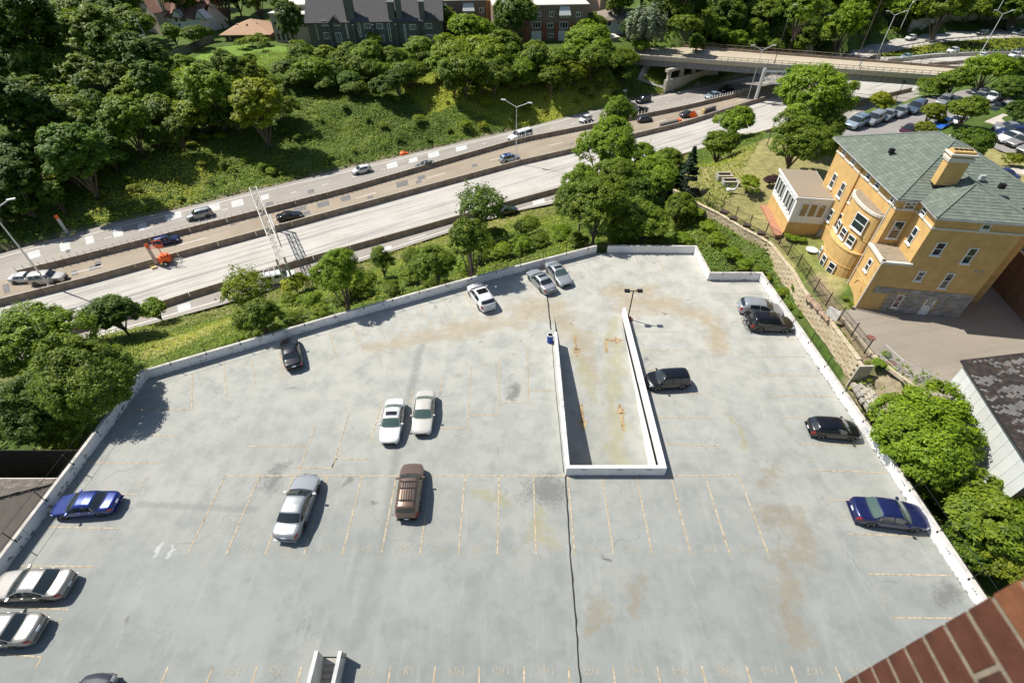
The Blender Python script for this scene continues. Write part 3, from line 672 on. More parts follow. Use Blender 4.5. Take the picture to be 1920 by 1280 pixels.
# ---------------------------------------------------------------- segmental stone retaining wall
stone_m = [mat('buff_stone_block', (.47,.385,.255), .9, var=.12, scale=2.5, bump=.4), mat('tan_stone_block', (.43,.345,.22), .9, var=.12, scale=2.5, bump=.4), mat('pale_stone_block', (.50,.42,.29), .9, var=.12, scale=2.5, bump=.4)]
sw = thing('stone_retaining_wall', 'buff stone block retaining wall with stepped top between the parking deck and the yellow house', 'wall', (0,0,0))
spl = resample([Vector((q.x, q.y, 0)) for q in STONE], 60); sd_ = cum(spl)
core = wallstrip([(p.x, p.y) for p in spl], .42, -3.4, ZY-.03); build('wall_core', core, mat('dark_joint', (.12,.095,.06), .95, var=.1), sw)
BW, BH = .98, .30; bme = bevel_box((BW-.03, .26, BH-.022), .022); smb = MB(); cnt = 0; rows = 17; cells = []
for r in range(rows):
    z = ZY-.0-BH*(r+.5); s = (BW/2 if r % 2 else 0)+.05
    while s+BW < sd_[-1]:
        cells.append((r, s, z)); s += BW
cells.sort(key=lambda c: (-(c[1])+c[0]*3.0))
for r, s, z in cells:
    p, dr = at(spl, sd_, s+BW/2); n = Vector((dr.y, -dr.x, 0)) ; a = math.atan2(dr.y, dr.x); pr = random.uniform(-.015, .02)
    q = p+n*(pr-.075)
    if cnt < 298: link('block', bme, random.choice(stone_m), sw, (q.x, q.y, z), a); cnt += 1
    else: smb.box((q.x, q.y, z), (BW-.03, .26, BH-.022), a, random.choice((0,1,2)))
build('block_field', smb, stone_m, sw, kind='stuff')
cpm = bevel_box((1.0, .42, .09), .02)
s = 0.02
while s+1.0 < sd_[-1]:
    p, dr = at(spl, sd_, s+.5); link('cap_stone', cpm, random.choice(stone_m[:3:2]), sw, (p.x-dr.y*.08, p.y+dr.x*.08, ZY+.06), math.atan2(dr.y, dr.x)); s += 1.02
# end pier of the retaining wall
e_, dr = at(spl, sd_, sd_[-1]); ea = math.atan2(dr.y, dr.x)
build('end_face', MB().box((e_.x-dr.y*.35, e_.y+dr.x*.35, -.55), (.16, 1.3, 5.1), ea), mat('smooth_buff_concrete', (.47,.43,.34), .9, var=.1), sw)
ew = thing('stone_ledge_wall', 'grey rubble ledge wall continuing from the near end of the stone retaining wall', 'wall', (0,0,0))
lp = resample(PP([(1606,722),(1640,775),(1662,800),(1690,838)], .2), step=.62); rub = [mat('grey_rubble_stone', (.34,.32,.28), .9, var=.2, scale=2), mat('buff_rubble_stone', (.42,.38,.30), .9, var=.2, scale=2)]
for i in range(len(lp)-1):
    d_ = lp[i+1]-lp[i]; n_ = Vector((-d_.y, d_.x, 0)).normalized()
    for j in range(4):
        q = lp[i]+n_*(-.25+.42*j)+d_*((j % 2)*.4)+Vector((random.uniform(-.05,.05), random.uniform(-.05,.05), random.uniform(-.06,.06)-.05*j)); link('rubble_stone', bevel_box((.58+random.uniform(-.1,.1), .42, .45), .07), random.choice(rub), ew, q.to_tuple(), math.atan2(d_.y, d_.x)+random.uniform(-.2,.2))
# yard fence: black posts and pickets along the top of the stone wall
yf = thing('picket_fence', 'black metal picket fence with tall posts along the top of the stone retaining wall', 'fence', (0,0,0))
fpl = offset(spl, .95); fd = cum(fpl); pm = MB().box((0,0,.85), (.07,.07,1.7)).mesh('post'); s = .6; posts = []
while s < fd[-1]-.3:
    p, dr = at(fpl, fd, s); link('post', pm, black_metal, yf, (p.x, p.y, ZY-.05)); posts.append(s); s += 2.25
for zz in (.35, 1.35): build('rail', MB().tube([(at(fpl, fd, q)[0].x, at(fpl, fd, q)[0].y, ZY+zz) for q in posts], .022, 5), black_metal, yf)
pk = MB(); s = .6
while s < posts[-1]: p, _ = at(fpl, fd, s); pk.box((p.x, p.y, ZY+.72), (.018,.018,1.35)); s += .16
build('picket', pk, black_metal, yf, kind='stuff')
# curb along the asphalt court and the second fence beyond the wall end
cb_ = thing('curb', 'pale concrete curb along the left edge of the asphalt court', 'curb', (0,0,0)); cp_ = resample(PP([(1568,584),(1640,672),(1700,716),(1770,768),(1840,800)], ZY), step=1.5)
for a, b in zip(cp_, cp_[1:]):
    d_ = b-a; build('curb_stone', MB().box((a+b)/2+Vector((0,0,.03)), (d_.length-.04, .22, .3), math.atan2(d_.y, d_.x)), stone_m[2], cb_)
wf = thing('wire_fence', 'low grey wire mesh fence on pipes between the asphalt court and the round maple', 'fence', (0,0,0))
wp = resample(PP([(1648,664),(1690,702),(1740,724),(1785,738)], ZY), step=1.9)
for p in wp: build('post', MB().tube([p, p+Vector((0,0,1.25))], .03, 6), galv, wf)
for zz in (.1, 1.2): build('rail', MB().tube([p+Vector((0,0,zz)) for p in wp], .02, 5), galv, wf)
ms = MB()
for a, b in zip(wp, wp[1:]):
    for k in range(12):
        q = a.lerp(b, k/12); r2 = a.lerp(b, (k+6)/12 if k < 6 else 1); ms.tube([q+Vector((0,0,.1)), r2+Vector((0,0,1.2))], .006, 3, cap=False); ms.tube([q+Vector((0,0,1.2)), r2+Vector((0,0,.1))], .006, 3, cap=False)
build('wire_mesh', ms, galv, wf, kind='stuff')
# white lattice panel behind the fence
lt = thing('lattice_panel', 'small white openwork lattice panel leaning on the black picket fence', 'trellis', P(1556,598,ZY-.05), R(-52)); lm = MB()
for k in range(-6, 8): 
    for sg in (1, -1):
        x0 = k*.16; pts = [(x0, 0), (x0+1.1*sg, 1.1)]
        q = [(a, b) for a, b in pts]; 
        t0 = 0; t1 = 1
        for lim, sgn in ((0, 1), (1.1, -1)):
            dx = (q[1][0]-q[0][0]); v0 = (q[0][0]-lim)*sgn; v1 = (q[1][0]-lim)*sgn
            if v0 < 0 and v1 < 0: t1 = -1; break
            if v0 < 0: t0 = max(t0, v0/(v0-v1))
            if v1 < 0: t1 = min(t1, v0/(v0-v1))
        if t1 > t0+.05: lm.tube([(q[0][0]+dx*t0-.55, 0, 1.1*t0+.1), (q[0][0]+dx*t1-.55, 0, 1.1*t1+.1)], .022, 4)
build('lattice', lm, white_paint, lt); build('frame', MB().box((0,0,.12),(1.15,.05,.06)).box((0,0,1.2),(1.15,.05,.06)).box((-.55,0,.65),(.06,.05,1.1)).box((.55,0,.65),(.06,.05,1.1)), white_paint, lt)

# asphalt court, street car park
asph = road_mat('brown_grey_asphalt', (.27,.235,.185), (.345,.30,.24), (.18,.16,.135), .35, .2)
struct('asphalt_court', MB().poly([(a, b, ZY) for a, b in COURT]), asph)
struct('street_car_park', MB().poly([(a, b, ZS) for a, b in STREET]), road_mat('grey_asphalt', (.27,.25,.235), (.33,.31,.285), (.2,.19,.18), .3, .3))
struct('rear_car_park', MB().poly([(a, b, .8) for a, b in LOT2]), MATS['grey_asphalt'])
wk = mat('pale_footpath_concrete', (.50,.45,.38), .9, var=.12, scale=1)
def pathpoly(pts, z): struct('footpath', MB().prism([(p.x, p.y) for p in PP(pts, z)], z-.3, z+.05), wk)
pathpoly([(1762,262),(1800,243),(1818,250),(1790,268)], .9); pathpoly([(1846,228),(1880,214),(1904,220),(1872,236)], .7); pathpoly([(1882,312),(1925,318),(1925,330),(1890,322)], .9)
for q in ((1633,633,ZY),(1672,681,ZY)):
    p = P(*q); mh = thing('manhole_cover', 'rust brown round manhole cover on the asphalt court, %s' % ('nearer the yellow house' if q[0] < 1650 else 'nearer the wire fence'), 'manhole', (p.x, p.y, p.z+.004))
    build('lid', MB().lathe([(.40,0),(.40,.015),(.36,.02)], 20), mat('rusty_iron', (.20,.09,.06), .85, var=.25, scale=8), mh)

# ---------------------------------------------------------------- vehicles
KIND = {
 'sedan': dict(L=4.75, W=1.80, H=1.45, belt=.93, top=[(0,.60),(.015,.68),(.05,.76),(.26,.95),(.30,.98),(.42,1.34),(.47,1.42),(.58,1.45),(.68,1.40),(.80,1.08),(.84,1.03),(.96,1.00),(.985,.93),(1,.72)], ws=(.285,.45), rw=(.69,.82), sd=(.31,.79), wh=(.185,.80)),
 'coupe': dict(L=4.85, W=1.85, H=1.37, belt=.90, top=[(0,.55),(.015,.64),(.05,.72),(.30,.90),(.34,.94),(.46,1.27),(.52,1.35),(.62,1.37),(.70,1.30),(.84,.99),(.88,.96),(.97,.92),(.99,.85),(1,.66)], ws=(.325,.50), rw=(.69,.85), sd=(.35,.81), wh=(.185,.79)),
 'hatch': dict(L=4.35, W=1.78, H=1.53, belt=.97, top=[(0,.62),(.015,.72),(.05,.80),(.22,1.0),(.26,1.05),(.40,1.43),(.46,1.50),(.60,1.53),(.80,1.46),(.88,1.38),(.96,1.08),(.985,1.0),(1,.75)], ws=(.245,.43), rw=(.885,.965), sd=(.27,.87), wh=(.19,.81)),
 'suv':   dict(L=4.75, W=1.88, H=1.76, belt=1.10, top=[(0,.72),(.015,.85),(.05,.95),(.24,1.12),(.27,1.16),(.37,1.62),(.42,1.71),(.60,1.76),(.85,1.73),(.92,1.66),(.965,1.2),(.985,1.12),(1,.85)], ws=(.258,.405), rw=(.925,.968), sd=(.29,.90), wh=(.185,.80)),
 'boxy':  dict(L=4.15, W=1.80, H=1.64, belt=1.06, top=[(0,.70),(.015,.84),(.05,.94),(.20,1.06),(.235,1.12),(.33,1.52),(.38,1.60),(.55,1.64),(.88,1.61),(.94,1.54),(.975,1.15),(.99,1.08),(1,.8)], ws=(.225,.365), rw=(.945,.978), sd=(.25,.92), wh=(.19,.82)),
 'van':   dict(L=5.1, W=1.98, H=1.75, belt=1.05, top=[(0,.70),(.015,.80),(.04,.9),(.17,1.10),(.20,1.16),(.33,1.64),(.38,1.72),(.60,1.75),(.88,1.72),(.94,1.64),(.975,1.15),(.99,1.05),(1,.8)], ws=(.195,.365), rw=(.945,.978), sd=(.24,.92), wh=(.18,.80)),
 'pickup':dict(L=5.6, W=1.95, H=1.85, belt=1.18, top=[(0,.75),(.015,.95),(.04,1.05),(.22,1.18),(.25,1.22),(.33,1.74),(.37,1.82),(.50,1.85),(.58,1.80),(.615,1.25),(.63,1.22),(.98,1.20),(.99,1.15),(1,.8)], ws=(.24,.355), rw=(.585,.612), sd=(.27,.575), wh=(.17,.79)),
 'topper':dict(L=5.7, W=1.95, H=1.90, belt=1.18, top=[(0,.75),(.015,.95),(.04,1.05),(.22,1.18),(.25,1.22),(.33,1.74),(.37,1.82),(.50,1.86),(.58,1.84),(.60,1.80),(.62,1.88),(.95,1.88),(.985,1.25),(1,.8)], ws=(.24,.355), rw=(.96,.98), sd=(.27,.575), wh=(.17,.79)),
}
def car_meshes(kind, cache={}):
    if kind in cache: return cache[kind]
    K = KIND[kind]; L, W, H, belt = K['L'], K['W'], K['H'], K['belt']; tu = [p[0] for p in K['top']]; tz = [p[1] for p in K['top']]
    wr = .33 if H < 1.6 else .37; wx = [L/2-L*u for u in K['wh']]
    bow_x = lambda x, y: x-.17*(y/(W/2))**2*max(-1, min(1, x/(L/2)*1.5))*(1 if x > 0 else .8)
    def section(u):
        x = L/2-L*u; zt = float(np.interp(u, tu, tz)); g = min(1, max(0, (zt-belt)/(H-belt)))
        e = abs(2*u-1); w_ = W/2*(1-.04*e**3-.08*e**7-.15*e**20); zb = .22+.10*e**10
        for c in wx:
            d = abs(x-c)
            if d < wr+.06: zb = max(zb, math.sqrt(max(0, (wr+.06)**2-d*d))+wr-.02)
        zb = min(zb, zt-.12); z1 = max(zb+.02, .42) if zt > .6 else zb+.03; b3 = min(belt, zt-.035); z2 = max(z1+.01, b3-.20)
        wro = w_*(.93-.185*g); zr2 = zt-.045*g-.02
        return [(w_*.94, zb), (w_, z1), (w_*1.0, z2), (w_*.972, b3), (w_*.972*(1-g)*.0+ (wro if g > .02 else w_*.90), zr2 if g > .02 else zt-.018), (wro*.72, zt-.006), (0, zt+.012)]
    def pt(u, s):
        sec = section(u); i = min(5, int(s)); f = s-i; a, b = sec[i], sec[i+1]
        y = a[0]+(b[0]-a[0])*f; return Vector((bow_x(L/2-L*u, y), y, a[1]+(b[1]-a[1])*f))
    def patch(u0, u1, s0, s1, sides=(1,), nu=8, ns=4, off=.012, mb=None, skew=0):
        mb = mb or MB()
        for sg in sides:
            vs = []
            for i in range(nu+1):
                for j in range(ns+1):
                    u = u0+(u1-u0)*i/nu; s = s0+(s1-s0)*j/ns; s = min(5.999, s)
                    p = pt(u, s); a = pt(min(1, u+.004), s)-pt(max(0, u-.004), s); b = pt(u, min(5.999, s+.03))-pt(u, max(0, s-.03)); n = b.cross(a)
                    if n.length < 1e-9: n = Vector((0, 0, 1))
                    n.normalize()
                    if n.dot(p-Vector((p.x, 0, .5))) < 0: n = -n
                    p = p+n*off; vs.append((p.x, p.y*sg, p.z))
            mb.add(vs, [(i*(ns+1)+j, (i+1)*(ns+1)+j, (i+1)*(ns+1)+j+1, i*(ns+1)+j+1) for i in range(nu) for j in range(ns)])
        return mb
    us = sorted(set(list(np.linspace(0, 1, 41))+tu+[K['wh'][0]+d for d in (-.086,-.08,.08,.086)]+[K['wh'][1]+d for d in (-.086,-.08,.08,.086)]))
    us = [u for i, u in enumerate(us) if i == 0 or u-us[i-1] > .003]
    mb = MB(); vs = []; 
    for u in us:
        sec = section(u); x = L/2-L*u
        ring = [(bow_x(x, a), a, b) for a, b in sec]+[(bow_x(x, a), -a, b) for a, b in sec[:-1][::-1]]; vs += ring
    n = 13; mb.add(vs, [(i*n+k, (i+1)*n+k, (i+1)*n+k+1, i*n+k+1) for i in range(len(us)-1) for k in range(n-1)]+[(i*n+n-1, (i+1)*n+n-1, (i+1)*n, i*n) for i in range(len(us)-1)]+[tuple(range(n)), tuple(range((len(us)-1)*n, len(us)*n))])
    M = {'K': K, 'wx': [bow_x(x, W/2*.97) for x in wx], 'wr': wr}
    body = mb.mesh('body', True)
    M['body'] = body
    M['windshield'] = patch(K['ws'][0], K['ws'][1]-.012, 4.12, 6, (1,-1)).mesh('windshield', True)
    M['rear_window'] = patch(K['rw'][0]+.01, K['rw'][1]-.005, 4.15, 6, (1,-1)).mesh('rear_window', True)
    a, b = K['sd']; mid = a+(b-a)*.50
    cuts = [(a, mid-.008), (mid+.008, b)] if kind in ('pickup', 'topper') else ([(a, mid-.008), (mid+.008, b-.07 if kind in ('suv','van','boxy','hatch') else b)])
    if kind in ('suv','van','boxy'): cuts = [(a, a+(b-a)*.40), (a+(b-a)*.425, a+(b-a)*.72), (a+(b-a)*.75, b)]
    if kind == 'topper': cuts.append((.66, .93))
    M['sides'] = [[patch(c0, c1, 3.10, 3.90, (sg,), 8, 2).mesh('side_window', True) for c0, c1 in cuts] for sg in (1, -1)]
    M['roof_patch'] = lambda u0, u1, s0=4.9: patch(u0, u1, s0, 6, (1,-1), 4, 3, .010).mesh('sunroof', True)
    M['headlight'] = [patch(.006, .07, 2.15, 3.6, (sg,), 4, 3, .012).mesh('headlight', True) for sg in (1, -1)]
    tl = (.955, .997, 1.6, 3.2) if kind in ('suv','van','boxy','hatch','topper') else (.955, .997, 2.0, 3.4)
    M['taillight'] = [patch(tl[0], tl[1], tl[2], tl[3], (sg,), 4, 3, .012).mesh('taillight', True) for sg in (1, -1)]
    t_ = MB(); t_.lathe([(wr*.62, -.10), (wr*.93, -.10), (wr, -.06), (wr, .06), (wr*.93, .10), (wr*.62, .10)], 20, axis='Y'); M['tyre'] = t_.mesh('wheel', True)
    r_ = MB(); r_.lathe([(.05, .075), (.075, .095), (.10, .075)], 10, axis='Y'); r_.lathe([(wr*.66, .06), (wr*.66, .106), (wr*.60, .106), (wr*.58, .06)], 20, axis='Y')
    for k in range(7):
        an = 2*math.pi*k/7; mr = Matrix.Rotation(an, 3, 'Y'); r_.box(mr @ Vector((wr*.33, .08, 0)), (wr*.56, .03, .05), M=mr)
    r_.lathe([(wr*.6, .05), (.01, .052)], 16, axis='Y', mi=1); M['rim'] = r_.mesh('rim')
    ux = L/2-L*(a+.045); sec = section(a+.045)
    M['mirror'] = [MB().box((ux, sg*(sec[2][0]+.09), sec[3][1]+.06), (.13, .20, .13)).mesh('mirror') for sg in (1, -1)]
    M['plate'] = MB().box((-L/2-.004, 0, .62 if kind != 'sedan' else .78), (.02, .34, .16)).mesh('licence_plate')
    M['grille'] = MB().box((L/2-.012, 0, .52), (.06, W*.52, .13)).box((L/2-.012, 0, .32), (.06, W*.62, .08)).mesh('grille')
    gp = MB(); a0, b0 = K['sd']
    for u_ in (a0+.012, a0+(b0-a0)*.5, b0-.075 if H < 1.5 else b0-.13): patch(u_-.0016, u_+.0016, .9, 3.05, (1,-1), 1, 6, .006, gp)
    for u_ in (K['ws'][0]-.012, (K['rw'][1]+.012) if H < 1.5 else K['ws'][0]-.012): patch(u_-.0016, u_+.0016, 3.0, 6, (1,-1), 1, 6, .006, gp)
    for s_ in (2.95,): patch(.06, K['ws'][0]-.012, s_, s_+.05, (1,-1), 8, 1, .006, gp)
    M['gap'] = gp.mesh('panel_gap'); M['handle'] = MB()
    for u_ in (a0+(b0-a0)*.44, a0+(b0-a0)*.80):
        for sg in (1, -1): q_ = pt(u_, 2.75); M['handle'].box((q_.x, sg*(q_.y+.015), q_.z), (.16, .03, .03))
    M['handle'] = M['handle'].mesh('door_handle')
    M['bumper'] = MB().box((-L/2+.05, 0, .42), (.12, W*.80, .10)).mesh('bumper')
    M['floor'] = MB().box((0, 0, .26), (L*.86, W*.78, .10)).mesh('underbody')
    if kind == 'pickup': M['bed'] = patch(.645, .975, 4.25, 6, (1,-1), 4, 3, .012).mesh('truck_bed', True)
    cache[kind] = M; return M
def paintm(name, col, metal=.0, rough=.28):
    if name in MATS: return MATS[name]
    m = bpy.data.materials.new(name); t = NT(m); b = t.b
    d = t.noise(t.coord(), 1.6, 5, .7); c = C(col)
    t.l(t.mix(t.ramp(d, [(.45, 0), (.75, .07)]), c, tuple(v*.7+.008 for v in c[:3])), b.inputs['Base Color'])
    b.inputs['Metallic'].default_value = metal; b.inputs['Roughness'].default_value = rough; b.inputs['Coat Weight'].default_value = .6; b.inputs['Coat Roughness'].default_value = .06
    MATS[name] = m; return m
PAINT = dict(white=paintm('white_car_paint', (.66,.66,.645)), silver=paintm('silver_car_paint', (.33,.35,.36), .4, .38), champagne=paintm('champagne_car_paint', (.33,.315,.285), .4, .38), black=paintm('black_car_paint', (.005,.005,.007)),
  navy=paintm('navy_car_paint', (.012,.018,.085), .3), blue=paintm('blue_car_paint', (.014,.034,.19), .35), bright=paintm('bright_blue_car_paint', (.03,.16,.62), .1), grey=paintm('grey_car_paint', (.10,.11,.12), .4), brown=paintm('bronze_brown_car_paint', (.20,.135,.10), .5, .3),
  red=paintm('dark_red_car_paint', (.16,.015,.02), .2), maroon=paintm('maroon_car_paint', (.07,.015,.025), .2), slate=paintm('slate_blue_car_paint', (.10,.14,.20), .4), ltblue=paintm('pale_blue_silver_car_paint', (.36,.45,.52), .4), cream=paintm('cream_car_paint', (.52,.50,.45), .1), dkgrey=paintm('dark_grey_car_paint', (.045,.048,.055), .3))
platem = mat('licence_plate_white', (.62,.66,.72), .5, var=0)
def car(kind, colour, front, rear, z, label, cat='car', group=None, L=None, yaw=None, sun=None, rack=False, glassm=None, roofc=None, extras=None, zoff=.5):
    """front and rear are where the two bumpers' middles show in the photograph, half a metre above the level z"""
    M = car_meshes(kind); K = M['K']; paint = PAINT[colour]
    a = P(*front, z+zoff) if front else None; b = P(*rear, z+zoff) if rear else None
    if a is None: d = Vector((math.cos(yaw), math.sin(yaw), 0)); c = b+d*K['L']/2*(L or 1)
    elif b is None: d = Vector((math.cos(yaw), math.sin(yaw), 0)); c = a-d*K['L']/2*(L or 1)
    else: c = (a+b)/2; yaw = math.atan2(a.y-b.y, a.x-b.x)
    sc = 1.0
    if front and rear: sc = min(1.13, max(.93, (a-b).length/K['L']))
    if L: sc = L
    nm = {'car': 'parked_car'}.get(cat, cat).replace(' ', '_')
    t = thing(nm if z in (0, ZS, ZY, .8) else {'car': 'moving_car'}.get(cat, cat).replace(' ', '_'), label, cat, (c.x, c.y, z+.006), yaw, group, sc)
    gm_ = glassm or cglass
    link('body', M['body'], paint, t); link('windshield', M['windshield'], gm_, t); link('rear_window', M['rear_window'], gm_, t)
    for side in M['sides']:
        for me_ in side: link('side_window', me_, cglass, t)
    for me_ in M['headlight']: link('headlight', me_, clearlens, t)
    for me_ in M['taillight']: link('taillight', me_, redlens, t)
    for me_ in M['mirror']: link('mirror', me_, paint if colour not in ('silver','champagne') else paint, t)
    link('panel_gap', M['gap'], plastic, t); link('door_handle', M['handle'], paint, t)
    link('licence_plate', M['plate'], platem, t); link('grille', M['grille'], plastic, t); link('bumper', M['bumper'], plastic if kind in ('suv','van') else paint, t); link('underbody', M['floor'], plastic, t)
    for x in M['wx']:
        for sg in (1, -1):
            w_ = link('wheel', M['tyre'], rubber, t, (x, sg*(K['W']/2-.135), M['wr']), 0 if sg > 0 else math.pi); link('rim', M['rim'], [chrome, plastic], w_)
    if kind == 'pickup': link('truck_bed', M['bed'], plastic, t)
    if sun: link('sunroof', M['roof_patch'](*sun), glass('sunroof_glass', (.01,.01,.012), .05), t)
    if roofc: link('roof_panel', M['roof_patch'](K['ws'][1]+.0, K['rw'][0]-.0, 4.1), PAINT[roofc], t)
    if rack:
        H = K['H']; L_ = K['L']
        for sg in (1, -1): build('roof_rail', MB().tube([(L_*.08, sg*.58, H-.02), (L_*.05, sg*.60, H+.07), (-L_*.34, sg*.60, H+.05), (-L_*.37, sg*.58, H-.04)], .022, 6), black_metal, t)
        for fx in (.02, -.10, -.31): build('crossbar', MB().box((L_*fx, 0, H+.06), (.06, 1.18, .03)), black_metal, t)
        if rack == 2:
            for k in range(5): build('roof_slat', MB().box((-L_*.17, -.36+.18*k, H+.022), (L_*.34, .035, .014)), plastic, t)
    if extras: extras(t, K)
    return t

def bikes(t, K):
    for j, dx in enumerate((.30, .52)):
        for sg in (1, -1):
            w_ = MB()
            pts = [(-K['L']/2-dx, sg*.42+.33*math.cos(a), .95+.33*math.sin(a)) for a in [2*math.pi*k/16 for k in range(17)]]
            build('bicycle_wheel', w_.tube(pts, .022, 5, cap=False), rubber, t)
        x = -K['L']/2-dx; build('bicycle_frame', MB().tube([(x,-.42,.95),(x,-.1,1.35),(x,.3,1.38),(x,.05,.9),(x,-.42,.95)], .02, 5).tube([(x,.42,.95),(x,.3,1.38),(x,.28,1.5),(x,.5,1.52)], .02, 5).tube([(x,.05,.9),(x,-.1,1.35),(x,-.12,1.5)], .02, 5), chrome if j else black_metal, t)
        build('bicycle_saddle', MB().box((x,-.12,1.53),(.12,.26,.05)), plastic, t)
    build('bike_rack', MB().tube([(-K['L']/2, 0, .5), (-K['L']/2-.6, 0, .55)], .03, 6).tube([(-K['L']/2-.55, 0, .55), (-K['L']/2-.55, 0, 1.2)], .03, 6), black_metal, t)

car('hatch', 'white', (888,537), (917,578), 0, 'white crossover with large dark sunroof, leftmost of three pale cars by the far wall', sun=(.50,.68,4.7), L=1.04)
car('sedan', 'silver', (999,511), (1030,543), 0, 'silver sedan with sunroof parked nose to the far wall, tail lights toward the camera', sun=(.50,.60,5.0))
car('sedan', 'silver', (1062,532), (1032,496), 0, 'silver sedan with pale green windshield toward the camera, backed to the far wall', sun=(.49,.58,5.0), glassm=cglass_g)
car('sedan', 'black', (542,641), (551,683), 0, 'black sedan parked nose in at the far left parapet wall', sun=None)
car('sedan', 'white', (729,831), (743,751), 0, 'bright white sedan with small dark sunroof in the middle of the deck', sun=(.49,.58,5.0), glassm=cglass_g)
car('sedan', 'cream', (790,814), (800,736), 0, 'pale cream sedan beside the bright white sedan in the middle of the deck', glassm=cglass_g)
car('sedan', 'silver', (579,899), (538,1004), 0, 'long silver grey sedan in the front middle row, tail lights toward the camera', L=1.06)
car('suv', 'brown', (775,876), (763,968), 0, 'bronze brown estate utility car with black roof rack slats in the front middle row', 'suv', rack=2)
car('sedan', 'blue', (105,950), (219,942), 0, 'shiny blue sedan parked at the left parapet wall')
car('coupe', 'champagne', None, (133,1095), 0, 'champagne two door coupe at the left edge below the shiny blue sedan', yaw=math.pi+.03)
car('sedan', 'champagne', None, (78,1180), 0, 'champagne sedan with dark tail cut off at the bottom left corner of the deck', yaw=math.pi+.03)
car('suv', 'dkgrey', (197,1262), None, 0, 'dark car at the bottom left with only its nose inside the frame', yaw=math.pi/2-.0, L=1.0)
car('hatch', 'silver', (1458,583), (1391,575), 0, 'silver hatchback beside the black utility car with bicycles at the right wall', L=1.0)
car('suv', 'black', (1486,609), (1402,607), 0, 'black utility car with bicycles on a rear rack, nose to the right parapet wall', 'suv', extras=bikes, rack=True)
car('boxy', 'black', (1211,716), (1291,711), 0, 'black boxy compact car facing the right side of the ramp wall')
car('hatch', 'black', (1609,808), (1517,801), 0, 'black hatchback with red tail lights alone at the middle of the right parapet wall')
car('sedan', 'navy', (1728,972), (1603,957), 0, 'dark navy blue sedan nearest the camera on the right parapet wall', glassm=cglass_g, L=1.06)
car('sedan', 'white', None, (1867,683), ZY, 'white sedan standing in the asphalt court behind the shingled shed', yaw=-.12, zoff=.9)

FW = [('sedan','white',(77,519),(20,523),'white sedan on the freeway at the far left edge of the photograph'),
 ('suv','cream',(124,519),(56,527),'cream utility car passing the white sedan on the freeway at the far left'),
 ('hatch','navy',(336,446),(287,456),'dark navy hatchback on the freeway above the orange trailer'),
 ('suv','silver',(352,408),(396,398),'silver utility car on the far freeway lanes left of the truss gantry'),
 ('sedan','black',(566,401),(519,409),'black sedan on the freeway just right of the truss gantry'),
 ('hatch','white',(661,323),(695,315),'white hatchback on the far freeway lanes beside the left part of the bank'),
 ('sedan','grey',(782,314),(813,306),'dark grey sedan on the far freeway lanes behind the reflector posts'),
 ('topper','white',(955,263),(996,251),'white pickup truck with covered bed on the far freeway lanes'),
 ('suv','ltblue',(973,294),(938,302),'white and blue utility taxi beside the tall double lamp post'),
 ('hatch','white',(1092,226),(1104,221),'white car nose showing left of the tall maple crown on the far freeway lanes'),
 ('suv','black',(1194,191),(1218,185),'black utility car on the far freeway lanes nearest the overpass slope'),
 ('pickup','black',(1184,213),(1213,206),'black pickup truck on the far freeway lanes beside the reflector posts'),
 ('hatch','dkgrey',(1222,222),(1195,226),'dark hatchback on the middle freeway lanes beside the black pickup truck'),
 ('sedan','dkgrey',(1304,212),(1276,217),'dark sedan beside the orange diamond work sign on the middle freeway lanes'),
 ('sedan','ltblue',(1324,183),(1349,177),'pale silver sedan just coming out of the overpass shadow'),
 ('sedan','black',(1350,170),(1374,165),'black sedan in the shadow under the overpass'),
 ('sedan','dkgrey',(966,391),(932,400),'dark car half hidden by the sparse dark tree on the near freeway lane'),
 ('hatch','slate',(1581,107),(1598,103),'dark slate car on the curved road just beyond the overpass'),
 ('hatch','red',(1629,114),(1648,109),'dark red car beyond the overpass by the start of the grass island'),
 ('sedan','ltblue',(1689,110),(1708,105),'pale blue car behind the green reflector barrier'),
 ('hatch','white',(1698,74),(1716,70),'white car on the uppermost curved road beside the tree shade'),
 ('hatch','white',(1777,98),(1795,94),'white car on the lane below the grass island'),
 ('suv','black',(1832,65),(1851,61),'black utility car on the uppermost curved road near the far double lamp'),
 ('sedan','black',(1884,54),(1898,52),'black car in the shade at the far end of the uppermost road'),
 ('sedan','ltblue',(1901,63),(1916,60),'pale blue car at the right end of the uppermost curved road'),
 ('sedan','white',(1850,103),(1835,107),'white car left of the dark car pair beyond the green reflector barrier'),
 ('suv','dkgrey',(1902,96),(1918,98),'dark green grey car at the right frame edge beyond the green reflector barrier'),
 ('hatch','white',(1894,106),(1910,103),'white car just below the dark green grey car at the right frame edge')]
for k, c, f, r, lb in FW:
    car(k, c, f, r, ZF, lb, 'truck' if k == 'pickup' else 'car', roofc='blue' if 'taxi' in lb else None)
def rack_truck(t, K):
    for x in (-.2, -1.0, -1.8, -2.5): build('ladder_rack_bar', MB().box((x, 0, 2.05), (.07, 1.7, .06)), galv, t)
    for sg in (1, -1): build('ladder_rack_rail', MB().box((-1.3, sg*.85, 2.08), (2.8, .07, .07)), galv, t)
car('topper', 'white', (552,516), (492,529), ZF, 'white work truck with ladder rack below the near foot of the truss gantry', 'truck', extras=rack_truck)

